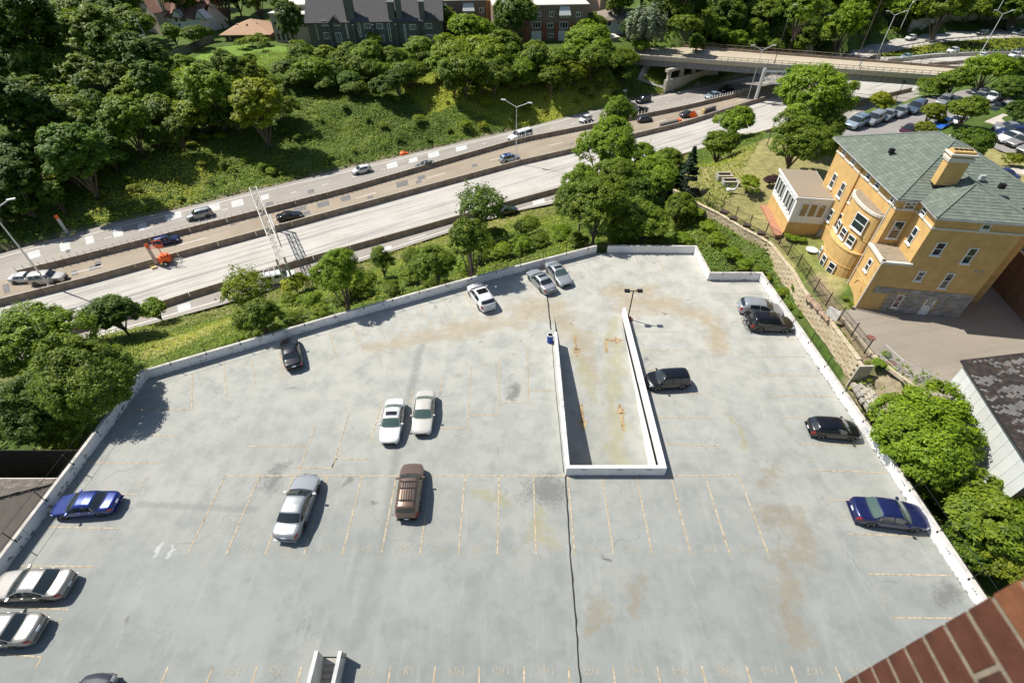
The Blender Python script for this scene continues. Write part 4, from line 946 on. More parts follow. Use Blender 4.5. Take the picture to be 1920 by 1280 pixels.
STREETCARS = [('van','ltblue',(1589,238),(1624,222),'old blue silver wagon leftmost in the kerb row behind the green roof',True),
 ('van','silver',(1624,231),(1653,216),'silver minivan second from the left in the kerb row behind the green roof',False),
 ('sedan','silver',(1653,222),(1675,209),'silver small sedan third from the left in the kerb row',False),
 ('sedan','silver',(1676,215),(1700,203),'silver sedan fourth from the left in the kerb row',False),
 ('van','slate',(1703,209),(1730,195),'dark slate minivan at the right end of the near kerb row',False),
 ('suv','silver',(1762,194),(1777,184),'silver utility car between the two bushy trees beyond the kerb row',False),
 ('sedan','slate',(1780,193),(1794,184),'slate sedan behind the silver utility car beyond the kerb row',False),
 ('sedan','silver',(1828,186),(1845,176),'pale silver sedan at the far end of the street car park',False),
 ('sedan','white',(1852,186),(1868,176),'white sedan with dark roof beside the dark tree at the far end of the street',False),
 ('sedan','maroon',(1690,252),(1718,236),'maroon sedan just behind the peak of the green roof',False),
 ('hatch','bright',(1754,240),(1778,227),'bright blue hatchback between the two small kerb trees',False),
 ('sedan','white',(1783,232),(1808,221),'white sedan under the small leaning tree by the bright blue hatchback',False),
 ('sedan','maroon',(1812,226),(1830,216),'dark maroon car shaded by the small leaning tree',False),
 ('sedan','grey',(1850,214),(1868,204),'dark grey car in front of the blue roofed car near the footpath',False),
 ('sedan','slate',(1864,209),(1882,196),'dark car with blue windscreen near the footpath end',False),
 ('sedan','silver',(1886,207),(1916,199),'silver car at the right frame edge on the street beyond the footpath',False)]
for k, c, f, r, lb, rk in STREETCARS: car(k, c, f, r, ZS, lb, rack=rk, zoff=.7)
RL = [('pickup','silver',(1866,239),(1925,242),'silver crew cab pickup topmost in the rear car park at the right edge'),
 ('suv','navy',(1867,250),(1932,252),'navy utility car directly below the silver pickup at the right edge'),
 ('coupe','white',(1868,260),(1922,254),'white coupe below the navy utility car in the rear car park'),
 ('sedan','champagne',(1890,268),(1944,262),'champagne sedan below the white coupe in the rear car park'),
 ('sedan','champagne',(1912,281),(1965,275),'champagne car cut by the right frame edge, lowest in the rear car park')]
for k, c, f, r, lb in RL: car(k, c, f, r, .8, lb, 'truck' if k == 'pickup' else 'car', zoff=.7)
car('sedan', 'navy', (1864,314), (1900,330), .8, 'very dark navy car partly hidden by the edge of the green roof', zoff=.8)

# ---------------------------------------------------------------- buildings
def hit(px, A, B):
    "along-wall distance and level where the sight line of a photo pixel meets the vertical plane through A and B"
    a = P(px[0], px[1], 0); b = P(px[0], px[1], 10); n = Vector((-(B.y-A.y), B.x-A.x)); fa = (a.xy-A.xy).dot(n); fb = (b.xy-A.xy).dot(n)
    t_ = -fa/(fb-fa); q = a+(b-a)*t_; return (q.xy-A.xy).dot((B.xy-A.xy).normalized()), q.z
wframe = mat('white_window_frame', (.76,.76,.73), .6, var=.04)
def window(parent, A, B, s0, s1, z0, z1, nx=1, nz=2, base=None, fm=None, gm_=None, sill=True, fw=.07, name='window'):
    "a framed window proud of the wall A-B; children pane and sill"
    d = (B.xy-A.xy).normalized(); yaw = math.atan2(d.y, d.x); 
    if s1 < s0: s0, s1 = s1, s0
    if z1 < z0: z0, z1 = z1, z0
    W_, H_ = s1-s0, z1-z0; mb = MB(); fm = fm or wframe
    for x in (fw/2, W_-fw/2): mb.box((x, -.035, H_/2), (fw, .09, H_))
    for z in (fw/2, H_-fw/2): mb.box((W_/2, -.035, z), (W_-2*fw, .088, fw))
    for k in range(1, nx): mb.box((W_*k/nx, -.03, H_/2), (fw*.7, .07, H_-2*fw))
    for k in range(1, nz): mb.box((W_/2, -.032, H_*k/nz), (W_-2*fw, .06, fw*.7))
    q = A.xy+d*s0; p0 = parent.location
    f = build(name, mb, fm, parent); f.location = (q.x-p0.x, q.y-p0.y, z0-p0.z); f.rotation_euler = (0, 0, yaw)
    build('pane', MB().box((W_/2, -.008, H_/2), (W_-fw, .02, H_-fw)), gm_ or wglass, f)
    if sill: build('sill', MB().box((W_/2, -.07, -.04), (W_+.16, .18, .08)), fm, f)
    return f
def roofpoly(parent, polys, m, name='roof', thick=.14, kind=None):
    mb = MB()
    for p in polys:
        p = [Vector(q) for q in p]; n = len(p); mb.add([tuple(q) for q in p]+[(q.x, q.y, q.z-thick) for q in p], [tuple(range(n)), tuple(range(n, 2*n))[::-1]]+[(i, (i+1)%n, n+(i+1)%n, n+i) for i in range(n)])
    return build(name, mb, m, parent)
def shingles(parent, polys, m, course=.30, wd=.34, lift=.022, name='shingle_course', pick=None):
    "overlapping shingle tabs laid course by course up every roof plane"
    mb = MB()
    for pl in polys:
        pl = [Vector(q) for q in pl]; n = (pl[1]-pl[0]).cross(pl[2]-pl[0]).normalized()
        if n.z < 0: n = -n
        up = (Vector((0,0,1))-n*n.z).normalized(); ac = up.cross(n).normalized(); o = pl[0]
        q2 = [((p-o).dot(ac), (p-o).dot(up)) for p in pl]; v0 = min(q[1] for q in q2); v1 = max(q[1] for q in q2); r = 0; v = v0
        while v < v1:
            vm = v+course*.5; xs = []
            for i in range(len(q2)):
                a, b = q2[i], q2[(i+1)%len(q2)]
                if (a[1] > vm) != (b[1] > vm): xs.append(a[0]+(b[0]-a[0])*(vm-a[1])/(b[1]-a[1]))
            xs.sort()
            for x0, x1 in zip(xs[::2], xs[1::2]):
                x = x0-((r % 2)*wd/2)
                while x < x1:
                    a = max(x, x0); b = min(x+wd-.02, x1)
                    if b-a > .05:
                        h = lift*random.uniform(.7, 1.4); vs = [o+ac*a+up*(v)+n*h, o+ac*b+up*(v)+n*h, o+ac*b+up*(v+course)+n*.004, o+ac*a+up*(v+course)+n*.004]
                        mb.add([tuple(k) for k in vs]+[tuple(o+ac*a+up*v), tuple(o+ac*b+up*v)], [(0,1,2,3),(4,5,1,0)], pick(a, v) if pick else random.choice((0,0,1,1,2)))
                    x += wd
            v += course; r += 1
    return build(name, mb, m, parent, kind='stuff')
def tri(name, c, k=.12, rough=.9): return [mat(name, c, rough, var=.10, scale=2), mat(name+'_dark', tuple(v*(1-k) for v in c), rough, var=.10, scale=2), mat(name+'_light', tuple(v*(1+k) for v in c), rough, var=.10, scale=2)]

# --- yellow brick mansion
yb = mat('yellow_brick', (.56,.36,.135), .9, var=.09, scale=1.2, bump=.2); yb2 = mat('yellow_brick_shaded_side', (.50,.29,.09), .9, var=.1, scale=1.2, bump=.2)
trimw = mat('cream_stone_trim', (.62,.58,.51), .8, var=.06); gshing = tri('green_shingle', (.150,.178,.145), .09); gravel = mat('gravel_roof', (.31,.25,.18), .95, var=.5, scale=14, bump=.6); greystone = [mat('grey_basement_stone', (.33,.31,.28), .9, var=.2, scale=2), mat('grey_basement_stone_b', (.26,.25,.235), .9, var=.2, scale=2), mat('buff_basement_stone', (.33,.29,.23), .9, var=.2, scale=2)]
O = P(1603.7, 577.4, ZY); ang = R(-9.137); ud = Vector((math.cos(ang), math.sin(ang), 0)); vd = Vector((-ud.y, ud.x, 0))
def UV(u, v, z=0.0): q = O+ud*u+vd*v; return Vector((q.x, q.y, z))
man = thing('yellow_brick_house', 'large yellow brick mansion with green shingled hip roof, rounded bay and tall brick chimney', 'house', (O.x, O.y, ZY)); man_o = Vector((O.x, O.y, ZY))
def L_(p): return Vector(p)-man_o
def mprism(name, uv, z0, z1, m, parent=None): 
    pts = [L_(UV(a, b)) for a, b in uv]; return build(name, MB().prism([(p.x, p.y) for p in pts], z0-ZY, z1-ZY), m, parent or man)
WA, WB = (.45, 3.1), (-.85, 16.0); ZE = 12.3
body = mprism('wall', [(2.17,0),(9.25,0),(9.25,2.9),(12.4,2.9),(11.2,16.0),WB,WA,(2.17,3.1)], ZY-1.5, ZE-.3, yb)
mprism('annex_wall', [(.0,.01),(2.17,.01),(2.17,3.08),(.0,3.08)], ZY-1.5, 7.45, yb)
# basement stone on the shaded side
sm = MB(); z = ZY+.02; r = 0
while z < 4.5:
    u = 2.3 if z < 4.0 else .6; u -= (r % 2)*.25
    while u < 9.2:
        w_ = random.uniform(.35, .8); a = max(u, .62); b = min(u+w_-.02, 9.24)
        if b-a > .1 and not (5.45 < (a+b)/2 < 6.5 and z < 3.75) and not (2.9 < (a+b)/2 < 3.65 and 2.5 < z < 4.1): sm.box(L_(UV((a+b)/2, -.03+random.uniform(-.012, .012), z+.11)), (b-a, .09, .20), ang, random.choice((0,0,1,2)))
        u += w_
    z += .225; r += 1
build('basement_stone', sm, greystone, man, kind='stuff')
# brick courses of the shaded wall: faint relief is left to the material; string bands and cornices are built
def band(a, b, z, h, dpt, m=trimw, name='string_band', zz=None):
    A, B = L_(UV(*a)), L_(UV(*b)); d = (B-A); d.z = 0; mid = (A+B)/2; build(name, MB().box((mid.x, mid.y, z-ZY), (d.length+dpt, dpt*2, h), math.atan2(d.y, d.x)), m, man)
for z, h, dp in ((11.12, .16, .07), (12.02, .22, .14)):
    nm = 'string_band' if z < 12 else 'cornice'
    band((2.17,0),(9.25,0), z, h, dp, name=nm); band((2.17,0),(2.17,3.0), z, h, dp, name=nm); band(WA,(2.17,3.1), z, h, dp, name=nm); band(WA, WB, z, h, dp, name=nm)
band((0,0),(2.3,0), 7.45, .22, .22, name='annex_cornice'); band((0,0),(0,3.05), 7.45, .22, .22, name='annex_cornice')
mprism('annex_roof', [(.1,.12),(2.15,.12),(2.15,2.95),(.1,2.95)], 7.50, 7.60, gravel)
band((0,0),(0,3.0), 4.6, .12, .05, mat('orange_stone_band', (.62,.40,.15), .9, var=.1)); band(WA, WB, 4.3, .12, .05, MATS['orange_stone_band'])
# roof planes
e = lambda u, v, z: L_(UV(u, v, z))
rl0, rl1, rr0, rr1 = (-.15, 2.55), (-1.5, 16.7), (13.0, 2.55), (11.9, 16.7); ra, rb = (6.1, 9.9, 14.95), (5.7, 12.2, 14.95)
fz = lambda v: ZE+(v-2.55)*(14.95-ZE)/(9.9-2.55); wz = ZE+3.95*.36; wv = 2.55+(wz-ZE)/((14.95-ZE)/7.35)
planes = [[e(*rl0,ZE), e(*rl1,ZE), e(*rb), e(*ra)], [e(*rl1,ZE), e(*rr1,ZE), e(*rb)], [e(*rr1,ZE), e(*rr0,ZE), e(*ra), e(*rb)], [e(*rl0,ZE), e(*ra), e(*rr0,ZE)]]
wl, wr_ = 1.75, 9.65
planes2 = [[e(wl,-.42,ZE), e(wr_,-.42,ZE), e((wl+wr_)/2,3.5,wz)], [e(wl,-.42,ZE), e((wl+wr_)/2,3.5,wz), e((wl+wr_)/2,wv,wz), e(wl,2.55,ZE)], [e(wr_,-.42,ZE), e(wr_,2.55,ZE), e((wl+wr_)/2,wv,wz), e((wl+wr_)/2,3.5,wz)]]
roof = roofpoly(man, planes+planes2, gshing[1]); shingles(roof, planes+planes2, gshing, .36, .50, .03)
rc_ = MB()
for a, b in ((e(*rl0,ZE), e(*ra)), (e(*rl1,ZE), e(*rb)), (e(*ra), e(*rb)), (e(*rr0,ZE), e(*ra)), (e(wl,-.42,ZE), e((wl+wr_)/2,3.5,wz)), (e(wr_,-.42,ZE), e((wl+wr_)/2,3.5,wz)), (e((wl+wr_)/2,3.5,wz), e((wl+wr_)/2,wv,wz))): rc_.tube([a+Vector((0,0,.03)), b+Vector((0,0,.03))], .09, 6)
build('ridge_cap', rc_, gshing[2], roof)
gut = mat('weathered_gutter', (.30,.31,.30), .6, .2, var=.1)
def gutter(pts): build('gutter', MB().tube([L_(UV(a, b, ZE-.10)) for a, b in pts], .085, 6), gut, man)
gutter([rl1, rl0]); gutter([rl0, (wl, 2.55), (wl, -.42), (wr_, -.42), (wr_, 2.55)])
# roof vents
for a, b in ((1672,283),(1711,281),(1762,260),(1842,333),(1879,349)):
    q = L_(P(a, b, 13.6)); build('roof_vent', MB().box(q+Vector((0,0,.0)), (.42,.36,.42), ang), galv if a in (1762,1842) else black_metal, roof)
q = L_(P(1880, 398, 12.6)); build('roof_vent', MB().box(q, (2.2,.10,.10), ang), black_metal, roof)
# chimney
ch = mprism('chimney', [(3.0,4.1),(4.7,4.1),(4.7,4.95),(3.0,4.95)], 12.5, 15.25, yb, roof)
for z0, z1, g, m_ in ((15.25,15.42,.10,trimw),(15.42,15.62,.16,trimw),(15.62,15.80,.04,yb),(15.80,15.95,.20,trimw),(15.95,16.15,.02,yb)): mprism('chimney_cap', [(3.0-g,4.1-g),(4.7+g,4.1-g),(4.7+g,4.95+g),(3.0-g,4.95+g)], z0, z1, m_, roof)
for k in range(4): mprism('chimney_flue', [(3.15+.38*k,4.4),(3.42+.38*k,4.4),(3.42+.38*k,4.68),(3.15+.38*k,4.68)], 16.15, 16.22, black_metal, roof)
mprism('flashing', [(2.92,4.02),(4.78,4.02),(4.78,5.03),(2.92,5.03)], 12.5, 13.15, black_metal, roof)
# rounded bay with its gravel roof, and the wider lower bow
def bow(name, v0, v1, dep, z0, z1, m, grow=0, u_in=.25, mul=1.0):
    n = 14; pts = []
    for k in range(n+1):
        a = math.pi*k/n; v = (v0+v1)/2-(v1-v0)/2*math.cos(a)*(1+grow/(v1-v0)*2*.5); uw = WA[0]+(WB[0]-WA[0])*(v-WA[1])/(WB[1]-WA[1]); pts.append((uw-(dep+grow)*math.sin(a)**.8, v))
    pts += [(WA[0]+u_in, v1), (WA[0]+u_in, v0)]
    return mprism(name, pts, z0, z1, m)
bow('bay_wall', 3.9, 9.2, 1.05, ZY-1, 9.7, yb); bow('bay_cornice', 3.9, 9.2, 1.05, 9.7, 9.95, trimw, .16); bow('bay_roof', 3.95, 9.15, 1.0, 9.95, 10.02, gravel)
bow('bow_wall', 3.8, 9.1, 1.75, ZY-1, 5.6, yb); bow('bow_ledge', 3.8, 9.1, 1.75, 5.6, 5.72, MATS['orange_stone_band'], .08); bow('bow_ledge', 3.8, 9.1, 1.75, 3.9, 4.0, MATS['orange_stone_band'], .06)
bow('bay_band', 3.9, 9.2, 1.05, 7.0, 7.1, MATS['orange_stone_band'], .05)
# downpipes
for u, v, z1 in ((-.12,-.12,7.4),(-.1,3.15,12.0),(-.75,15.9,12.0)): build('downpipe', MB().tube([L_(UV(u, v, ZY)), L_(UV(u, v, z1))], .06, 6), trimw, man)
build('service_groove', MB().tube([L_(UV(-.32, 10.3, ZY)), L_(UV(-.32, 10.3, 11.9))], .09, 6), mat('rust_brown_downpipe', (.33,.14,.04), .7, var=.1), man)
# windows on the shaded side, given by their corners in the photograph
z4 = lambda a, b: (1440+a/3.556, 240+b/3.556)
A0, B0 = UV(0, 0), UV(9.25, 0)
def mw(A, B, tl, br, tr=None, bl=None, **kw):
    c = [hit(z4(*q), A, B) for q in (tl, br, tr or tl, bl or br)]; s0 = (c[0][0]+c[3][0])/2 if bl else c[0][0]; s1 = (c[1][0]+c[2][0])/2 if tr else c[1][0]
    return window(man, A, B, s0, s1, c[1][1], c[0][1], **kw)
for tl, br, kw in (((1135,760),(1140,850),{}),((1350,797),(1335,905),{}),((1010,950),(1015,1018),{}),((1200,965),(1180,1068),{}),((1455,612),(1470,678),{})): mw(A0, B0, tl, br, **kw)
mw(A0, B0, (870,1110), (860,1195), gm_=glass('red_curtain_glass', (.12,.03,.025), .1)).location.y -= 0
dr_ = window(man, A0, B0, 5.56, 6.39, ZY+.02, 4.05, 1, 1, fm=white_paint, gm_=white_paint, sill=False, name='door', fw=.1); build('door_light', MB().box((.42,-.03,1.45),(.5,.03,.7)), wglass2, dr_); build('door_handle', MB().box((.70,-.07,1.0),(.05,.06,.12)), black_metal, dr_)
for u in (7.85, 8.35): build('wall_vent', MB().lathe([(.13,-.03),(.13,.05),(.05,.05)], 12, axis='Y', c=tuple(L_(UV(u, -.04, 7.3)))), conc, man)
Aw, Bw = UV(*WB), UV(*WA); 
def ww(s_v, z0, z1, hw=.5, **kw):
    s = (Vector(WB)-Vector((WA[0]+(WB[0]-WA[0])*(s_v-WA[1])/(WB[1]-WA[1]), s_v))).length; window(man, Aw, Bw, s-hw, s+hw, z0, z1, **kw)
for v in (14.6, 12.3, 8.9, 7.0, 4.0): ww(v, 10.95+.3, 12.0-.12, .42, fw=.08)
for v in (14.2, 12.0): ww(v, 7.7, 9.3, .42)
ww(9.6, 8.2, 9.6, .38); ww(11.9, 4.9, 6.3, .42); ww(10.0, 5.1, 6.8, .42); ww(9.9, 2.6, 3.9, .42)
window(man, UV(2.17,3.0), UV(2.17,.0), .45, 1.35, 11.2, 11.9, fw=.08); window(man, UV(2.17,3.0), UV(2.17,0), 1.0, 1.75, 8.6, 10.2)
window(man, UV(0,3.0), UV(0,0), 1.0, 1.7, 5.3, 6.6); window(man, UV(.45,3.08), UV(2.17,3.08), .45, 1.35, 11.2, 11.9, fw=.08); window(man, UV(.45,3.08), UV(2.17,3.08), .5, 1.4, 8.2, 10.0)
# windows set round the bay
def bowwin(v0, v1, dep, phi, hw, z0, z1):
    a = phi; v = (v0+v1)/2-(v1-v0)/2*math.cos(a); uw = WA[0]+(WB[0]-WA[0])*(v-WA[1])/(WB[1]-WA[1]); p = Vector((uw-dep*math.sin(a)**.8, v)); da = .02
    def pt_(a): v = (v0+v1)/2-(v1-v0)/2*math.cos(a); uw = WA[0]+(WB[0]-WA[0])*(v-WA[1])/(WB[1]-WA[1]); return Vector((uw-dep*math.sin(a)**.8, v))
    t_ = (pt_(a-da)-pt_(a+da)).normalized(); q = p+Vector((t_.y, -t_.x))*.06; A = UV(*(q-t_*hw)); B = UV(*(q+t_*hw)); window(man, A, B, 0, 2*hw, z0, z1)
bowwin(3.9, 9.2, 1.05, 1.05, .85, 7.6, 9.2)
for ph in (1.0, 1.55, 2.15): bowwin(3.8, 9.1, 1.75, ph, .42, 2.5, 3.8); bowwin(3.9, 9.2, 1.1, ph, .5, 5.9, 7.0)
# arch of rubbed brick on the annex
ar = MB(); A1 = UV(0,0)
for k in range(13):
    a = math.pi*k/12; ar.box(L_(UV(-.03, 1.5-.72*math.cos(a), 3.6+.72*math.sin(a)*.9)), (.10,.17,.17), ang)
build('arch_brick', ar, MATS['orange_stone_band'], man, kind='stuff')
# sunroom
su = thing('sunroom', 'white framed sunroom with flat gravel roof and yellow brick base attached to the mansion', 'sunroom', (O.x, O.y, ZY)); ZB = 2.6
su0 = Vector((O.x, O.y, ZY))
def sprism(name, uv, z0, z1, m): pts = [UV(a, b)-su0 for a, b in uv]; return build(name, MB().prism([(p.x, p.y) for p in pts], z0-ZY, z1-ZY), m, su)
sc_ = [(-4.25,12.5),(-.55,12.5),(-.55,19.5),(-4.6,19.5)]
sprism('brick_base', sc_, ZY-1, 4.1, yb); sprism('wall', [(a+(.03 if a > -2 else .03), b) for a, b in sc_], 4.1, 7.0, white_paint); sprism('cornice', [(-4.45,12.3),(-.5,12.3),(-.5,19.7),(-4.8,19.7)], 7.0, 7.22, white_paint); sprism('flat_roof', [(-4.3,12.45),(-.6,12.45),(-.6,19.55),(-4.65,19.55)], 7.22, 7.28, gravel)
SA, SB = UV(-4.62,19.5), UV(-4.28,12.5)
for s0 in (.5, 1.45, 2.4, 3.9, 4.85, 5.8): window(su, SA, SB, s0, s0+.72, 4.85, 6.65, 1, 1, sill=False)
S2, S3 = UV(-4.25,12.47), UV(-.8,12.47)
for s0 in (.7, 1.6, 2.5): window(su, S2, S3, s0, s0+.82, 4.9, 6.5, 1, 1, sill=False, gm_=glass('amber_blind_glass', (.16,.12,.05), .1))
sprism('step_path', [(-5.2,12.0),(-4.3,12.2),(-4.62,19.5),(-5.4,19.5)], 2.2, 2.55, mat('red_brick_paving', (.40,.20,.12), .9, var=.2, scale=5))
# neighbour at the right edge
nb = thing('neighbour_brick_house', 'brown and yellow brick house cut by the right edge beyond the shaded court', 'house', tuple(UV(15, 0, ZY))); no = UV(15, 0, ZY)
def nprism(name, uv, z0, z1, m): pts = [UV(a, b)-no for a, b in uv]; return build(name, MB().prism([(p.x, p.y) for p in pts], z0-ZY, z1-ZY), m, nb)
nprism('wall', [(15.2,-3),(26,-3),(26,8),(15.2,8)], ZY-1, 9.0, mat('brown_brick', (.20,.125,.075), .9, var=.15, scale=2)); nprism('upper_wall', [(15.0,-3.2),(26.2,-3.2),(26.2,8.2),(15.0,8.2)], 9.0, 12.0, yb); nprism('roof', [(14.8,-3.4),(26.4,-3.4),(26.4,8.4),(14.8,8.4)], 12.0, 12.2, gshing[1])
nprism('rear_wing', [(19.0,9),(28,9),(28,16),(19.0,16)], 0, 10.2, yb)
for v in (5.5, 3, .5): window(nb, UV(15.2,8), UV(15.2,-3), 8-v-.5, 8-v+.5, 6.4, 8.0)

# --- shed
sh = thing('shingled_shed', 'shed with pale blue white vertical siding and worn black shingle roof at the right edge', 'shed', (35.4,27.4,ZY)); so = Vector((35.4,27.4,ZY))
w0 = P(1775,722,ZY); w0z = 5.3; A = Vector((w0.x, w0.y, 0)); B = Vector((A.x-1.9, A.y-10.2, 0)); dd = (B-A).normalized(); nn = Vector((-dd.y, dd.x, 0)); 
if nn.x < 0: nn = -nn
C1 = A+nn*9; D1 = B+nn*9
hw = hit((1814,681), A, B); topz = hw[1]
build('core', MB().prism([(q-so).to_tuple()[:2] for q in (A+nn*.12, B+nn*.12, D1, C1)], -3, topz-ZY-.1), MATS['brown_brick'], sh)
sid = [mat('pale_blue_white_siding', (.60,.62,.60), .7, var=.06, scale=.8), mat('pale_white_siding', (.64,.65,.63), .7, var=.06, scale=.8)]
Ls = (B-A).length; n = 13; pm_ = bevel_box((Ls/n-.015, .07, topz-ZY+3), .012)
for k in range(n):
    q = A+dd*Ls*(k+.5)/n+nn*.04-so; link('siding_panel', pm_, sid[(k*7) % 3 % 2], sh, (q.x, q.y, (topz-ZY-3)/2), math.atan2(dd.y, dd.x))
rz_ = lambda q, h: Vector((q.x-so.x, q.y-so.y, h-ZY)); ov = -nn*.35
pl_s = [rz_(A+ov-dd*.2, topz), rz_(B+ov+dd*.3, topz), rz_(B+nn*5+dd*.3, topz+2.2), rz_(A+nn*5-dd*.2, topz+2.2)]; pl_b = [rz_(A+nn*5-dd*.2, topz+2.2), rz_(B+nn*5+dd*.3, topz+2.2), rz_(D1+dd*.3, topz), rz_(C1-dd*.2, topz)]
blk = [mat('black_shingle', (.028,.024,.022), .9, var=.3), mat('bleached_shingle', (.13,.125,.12), .9, var=.3), mat('brown_black_shingle', (.05,.035,.028), .9, var=.3)]
rs = roofpoly(sh, [pl_s, pl_b], blk[0])
def worn(a, v):
    k = float(vnoise(np.array([a*1.0]), np.array([v*.28]), .22, 31)[0])*.65+float(vnoise(np.array([a]), np.array([v]), 1.6, 32)[0])*.35
    return 1 if k+random.uniform(-.12, .12) > .60 else (2 if random.random() < .3 else 0)
shingles(rs, [pl_s, pl_b], blk, .17, .24, .025, pick=worn)
random.seed(11)
# --- low shingled house at the left edge
lh = thing('brown_shingled_house', 'low house roof of brown shingles outside the left parapet wall', 'house', (-45,15,-6)); lo_ = Vector((-45,15,-6))
rg0, rg1 = P(0,931,-1.0), P(104,905,-1.6); ext = (rg0-rg1).normalized(); rgl = rg0+ext*18
ev = [P(112,897,-2.0), P(0,897,-2.0)]; evl = Vector((-75, ev[1].y, -2.0))
pA = [ev[0]-lo_, evl-lo_, rgl-lo_, rg1-lo_]; pB = [rg1-lo_, rgl-lo_, Vector((-75,0,-6.5))-lo_, Vector((-33.9,-2,-6.5))-lo_, Vector((-33.9, 20.9, -1.9))-lo_]
brs = tri('brown_shingle', (.155,.135,.115), .22)
rfl = roofpoly(lh, [pA], brs[1]); roofpoly(lh, [[pB[0], pB[1], pB[2], pB[3]], [pB[0], pB[3], pB[4]]], brs[1]); shingles(rfl, [pA, [pB[0], pB[1], pB[2], pB[3]]], brs, .20, .30, .03)
build('gutter', MB().tube([ev[0]-lo_, evl-lo_], .07, 6), trimw, lh); build('wall', MB().prism([(-75-lo_.x, -8), (-34.6-lo_.x, -8), (-34.6-lo_.x, ev[0].y-.4-lo_.y), (-75-lo_.x, ev[0].y-.4-lo_.y)], -3, 1.0), MATS['brown_brick'], lh)
dw = thing('dark_board_wall', 'tall dark brown board wall behind the brown shingled roof at the left edge', 'wall', (-34.6, 24.4, -7)); 
bb = bevel_box((1.9,.08,.30), .015); db = mat('dark_brown_board', (.035,.028,.022), .9, var=.3)
for r in range(16):
    for k in range(13): link('board', bb, db, dw, (-1.0-1.95*k-(r%2)*.4, 0, .2+.31*r))

# --- houses at the top of the bank; facades are measured from the photograph
def house(name, label, cat, a, b, z, depth, topy, wallm, roofm=None, roof=None, rh=3.0, ov=.5):
    A, B = P(*a, z), P(*b, z); d = (B-A).normalized(); n = Vector((-d.y, d.x, 0)); Lh = (B-A).length; zt = hit(((a[0]+b[0])/2, topy), A, B)[1]
    t = thing(name, label, cat, (A.x, A.y, z), math.atan2(d.y, d.x)); t['_z'] = z
    build('wall', MB().box((Lh/2, depth/2, (zt-z)/2-1), (Lh, depth, zt-z+2)), wallm, t); h = zt-z
    if roof == 'hip':
        k = min(Lh, depth)/2+ov; c = [(-ov,-ov,h),(Lh+ov,-ov,h),(Lh+ov,depth+ov,h),(-ov,depth+ov,h)]
        if Lh >= depth: r0, r1 = (k-ov, depth/2, h+rh), (Lh-k+ov, depth/2, h+rh); polys = [[c[0],c[1],r1,r0],[c[1],c[2],r1],[c[2],c[3],r0,r1],[c[3],c[0],r0]]
        else: r0, r1 = (Lh/2, k-ov, h+rh), (Lh/2, depth-k+ov, h+rh); polys = [[c[0],c[1],r0],[c[1],c[2],r1,r0],[c[2],c[3],r1],[c[3],c[0],r0,r1]]
        roofpoly(t, polys, roofm)
    elif roof == 'gable': roofpoly(t, [[(-ov,-ov,h-.1),(Lh+ov,-ov,h-.1),(Lh+ov,depth/2,h+rh),(-ov,depth/2,h+rh)],[(-ov,depth/2,h+rh),(Lh+ov,depth/2,h+rh),(Lh+ov,depth+ov,h-.1),(-ov,depth+ov,h-.1)]], roofm)
    elif roof == 'gablef': 
        roofpoly(t, [[(-ov,-ov,h-.2),(Lh/2,-ov,h+rh),(Lh/2,depth,h+rh),(-ov,depth,h-.2)],[(Lh/2,-ov,h+rh),(Lh+ov,-ov,h-.2),(Lh+ov,depth,h-.2),(Lh/2,depth,h+rh)]], roofm)
        build('gable', MB().add([(0,.01,h-.05),(Lh,.01,h-.05),(Lh/2,.01,h+rh-.15),(0,.3,h-.05),(Lh,.3,h-.05),(Lh/2,.3,h+rh-.15)], [(0,1,2),(5,4,3),(0,3,4,1),(1,4,5,2),(2,5,3,0)]), wallm, t)
    elif roof == 'flat': build('roof', MB().box((Lh/2, depth/2, h+.12), (Lh+.4, depth+.4, .24)), roofm or wallm, t)
    return t, A, B, Lh, h
def hwins(t, A, B, lst, off=(0,0), sc=1.0, **kw):
    "windows by photo pixel corners on the facade, placed in the house's own frame"
    for q in lst:
        (x0, y0, x1, y1) = q[:4]; c0, c1 = hit((x0*sc+off[0], y0*sc+off[1]), A, B), hit((x1*sc+off[0], y1*sc+off[1]), A, B); w_, h_ = abs(c1[0]-c0[0]), abs(c1[1]-c0[1]); nx_ = q[4] if len(q) > 4 else 1; nz_ = q[5] if len(q) > 5 else 1
        fw = .14; mb = MB()
        for x in (fw/2, w_-fw/2): mb.box((x, -.05, h_/2), (fw, .14, h_))
        for zz in (fw/2, h_-fw/2): mb.box((w_/2, -.05, zz), (w_-2*fw, .138, fw))
        for k in range(1, nx_): mb.box((w_*k/nx_, -.05, h_/2), (.11, .12, h_-2*fw))
        for k in range(1, nz_): mb.box((w_/2, -.05, h_*k/nz_), (w_-2*fw, .11, .11))
        f = build('window', mb, kw.get('fm', wframe), t); f.location = (min(c0[0], c1[0]), 0, min(c0[1], c1[1])-A.z); build('pane', MB().box((w_/2, -.01, h_/2), (w_-fw, .03, h_-fw)), kw.get('gm_', wglass), f)
ZH = -3.0
tg = mat('grey_stained_siding', (.135,.14,.125), .9, var=.12); tr_ = mat('dark_grey_shingle_roof', (.085,.082,.082), .9, var=.2, scale=3)
t, A, B, Lh, h = house('grey_townhouses', 'row of dark grey townhouses with steep roofs and tall chimneys atop the bank', 'townhouses', (586,89), (832,84), ZH, 14, 40, tg, tr_, 'gable', 5.0)
o5 = (500, 0)
hwins(t, A, B, [(541,205,612,262,4),(660,207,738,262,4),(968,232,1045,286,4),(1092,235,1168,290,4),(1425,245,1498,297,4),(1582,232,1657,287,4),(566,326,640,392,4),(684,328,760,425,3),(985,348,1060,416,4),(1110,352,1185,420,4),(1435,356,1508,430,3),(1592,347,1668,415,4)], o5, 1/5.333)
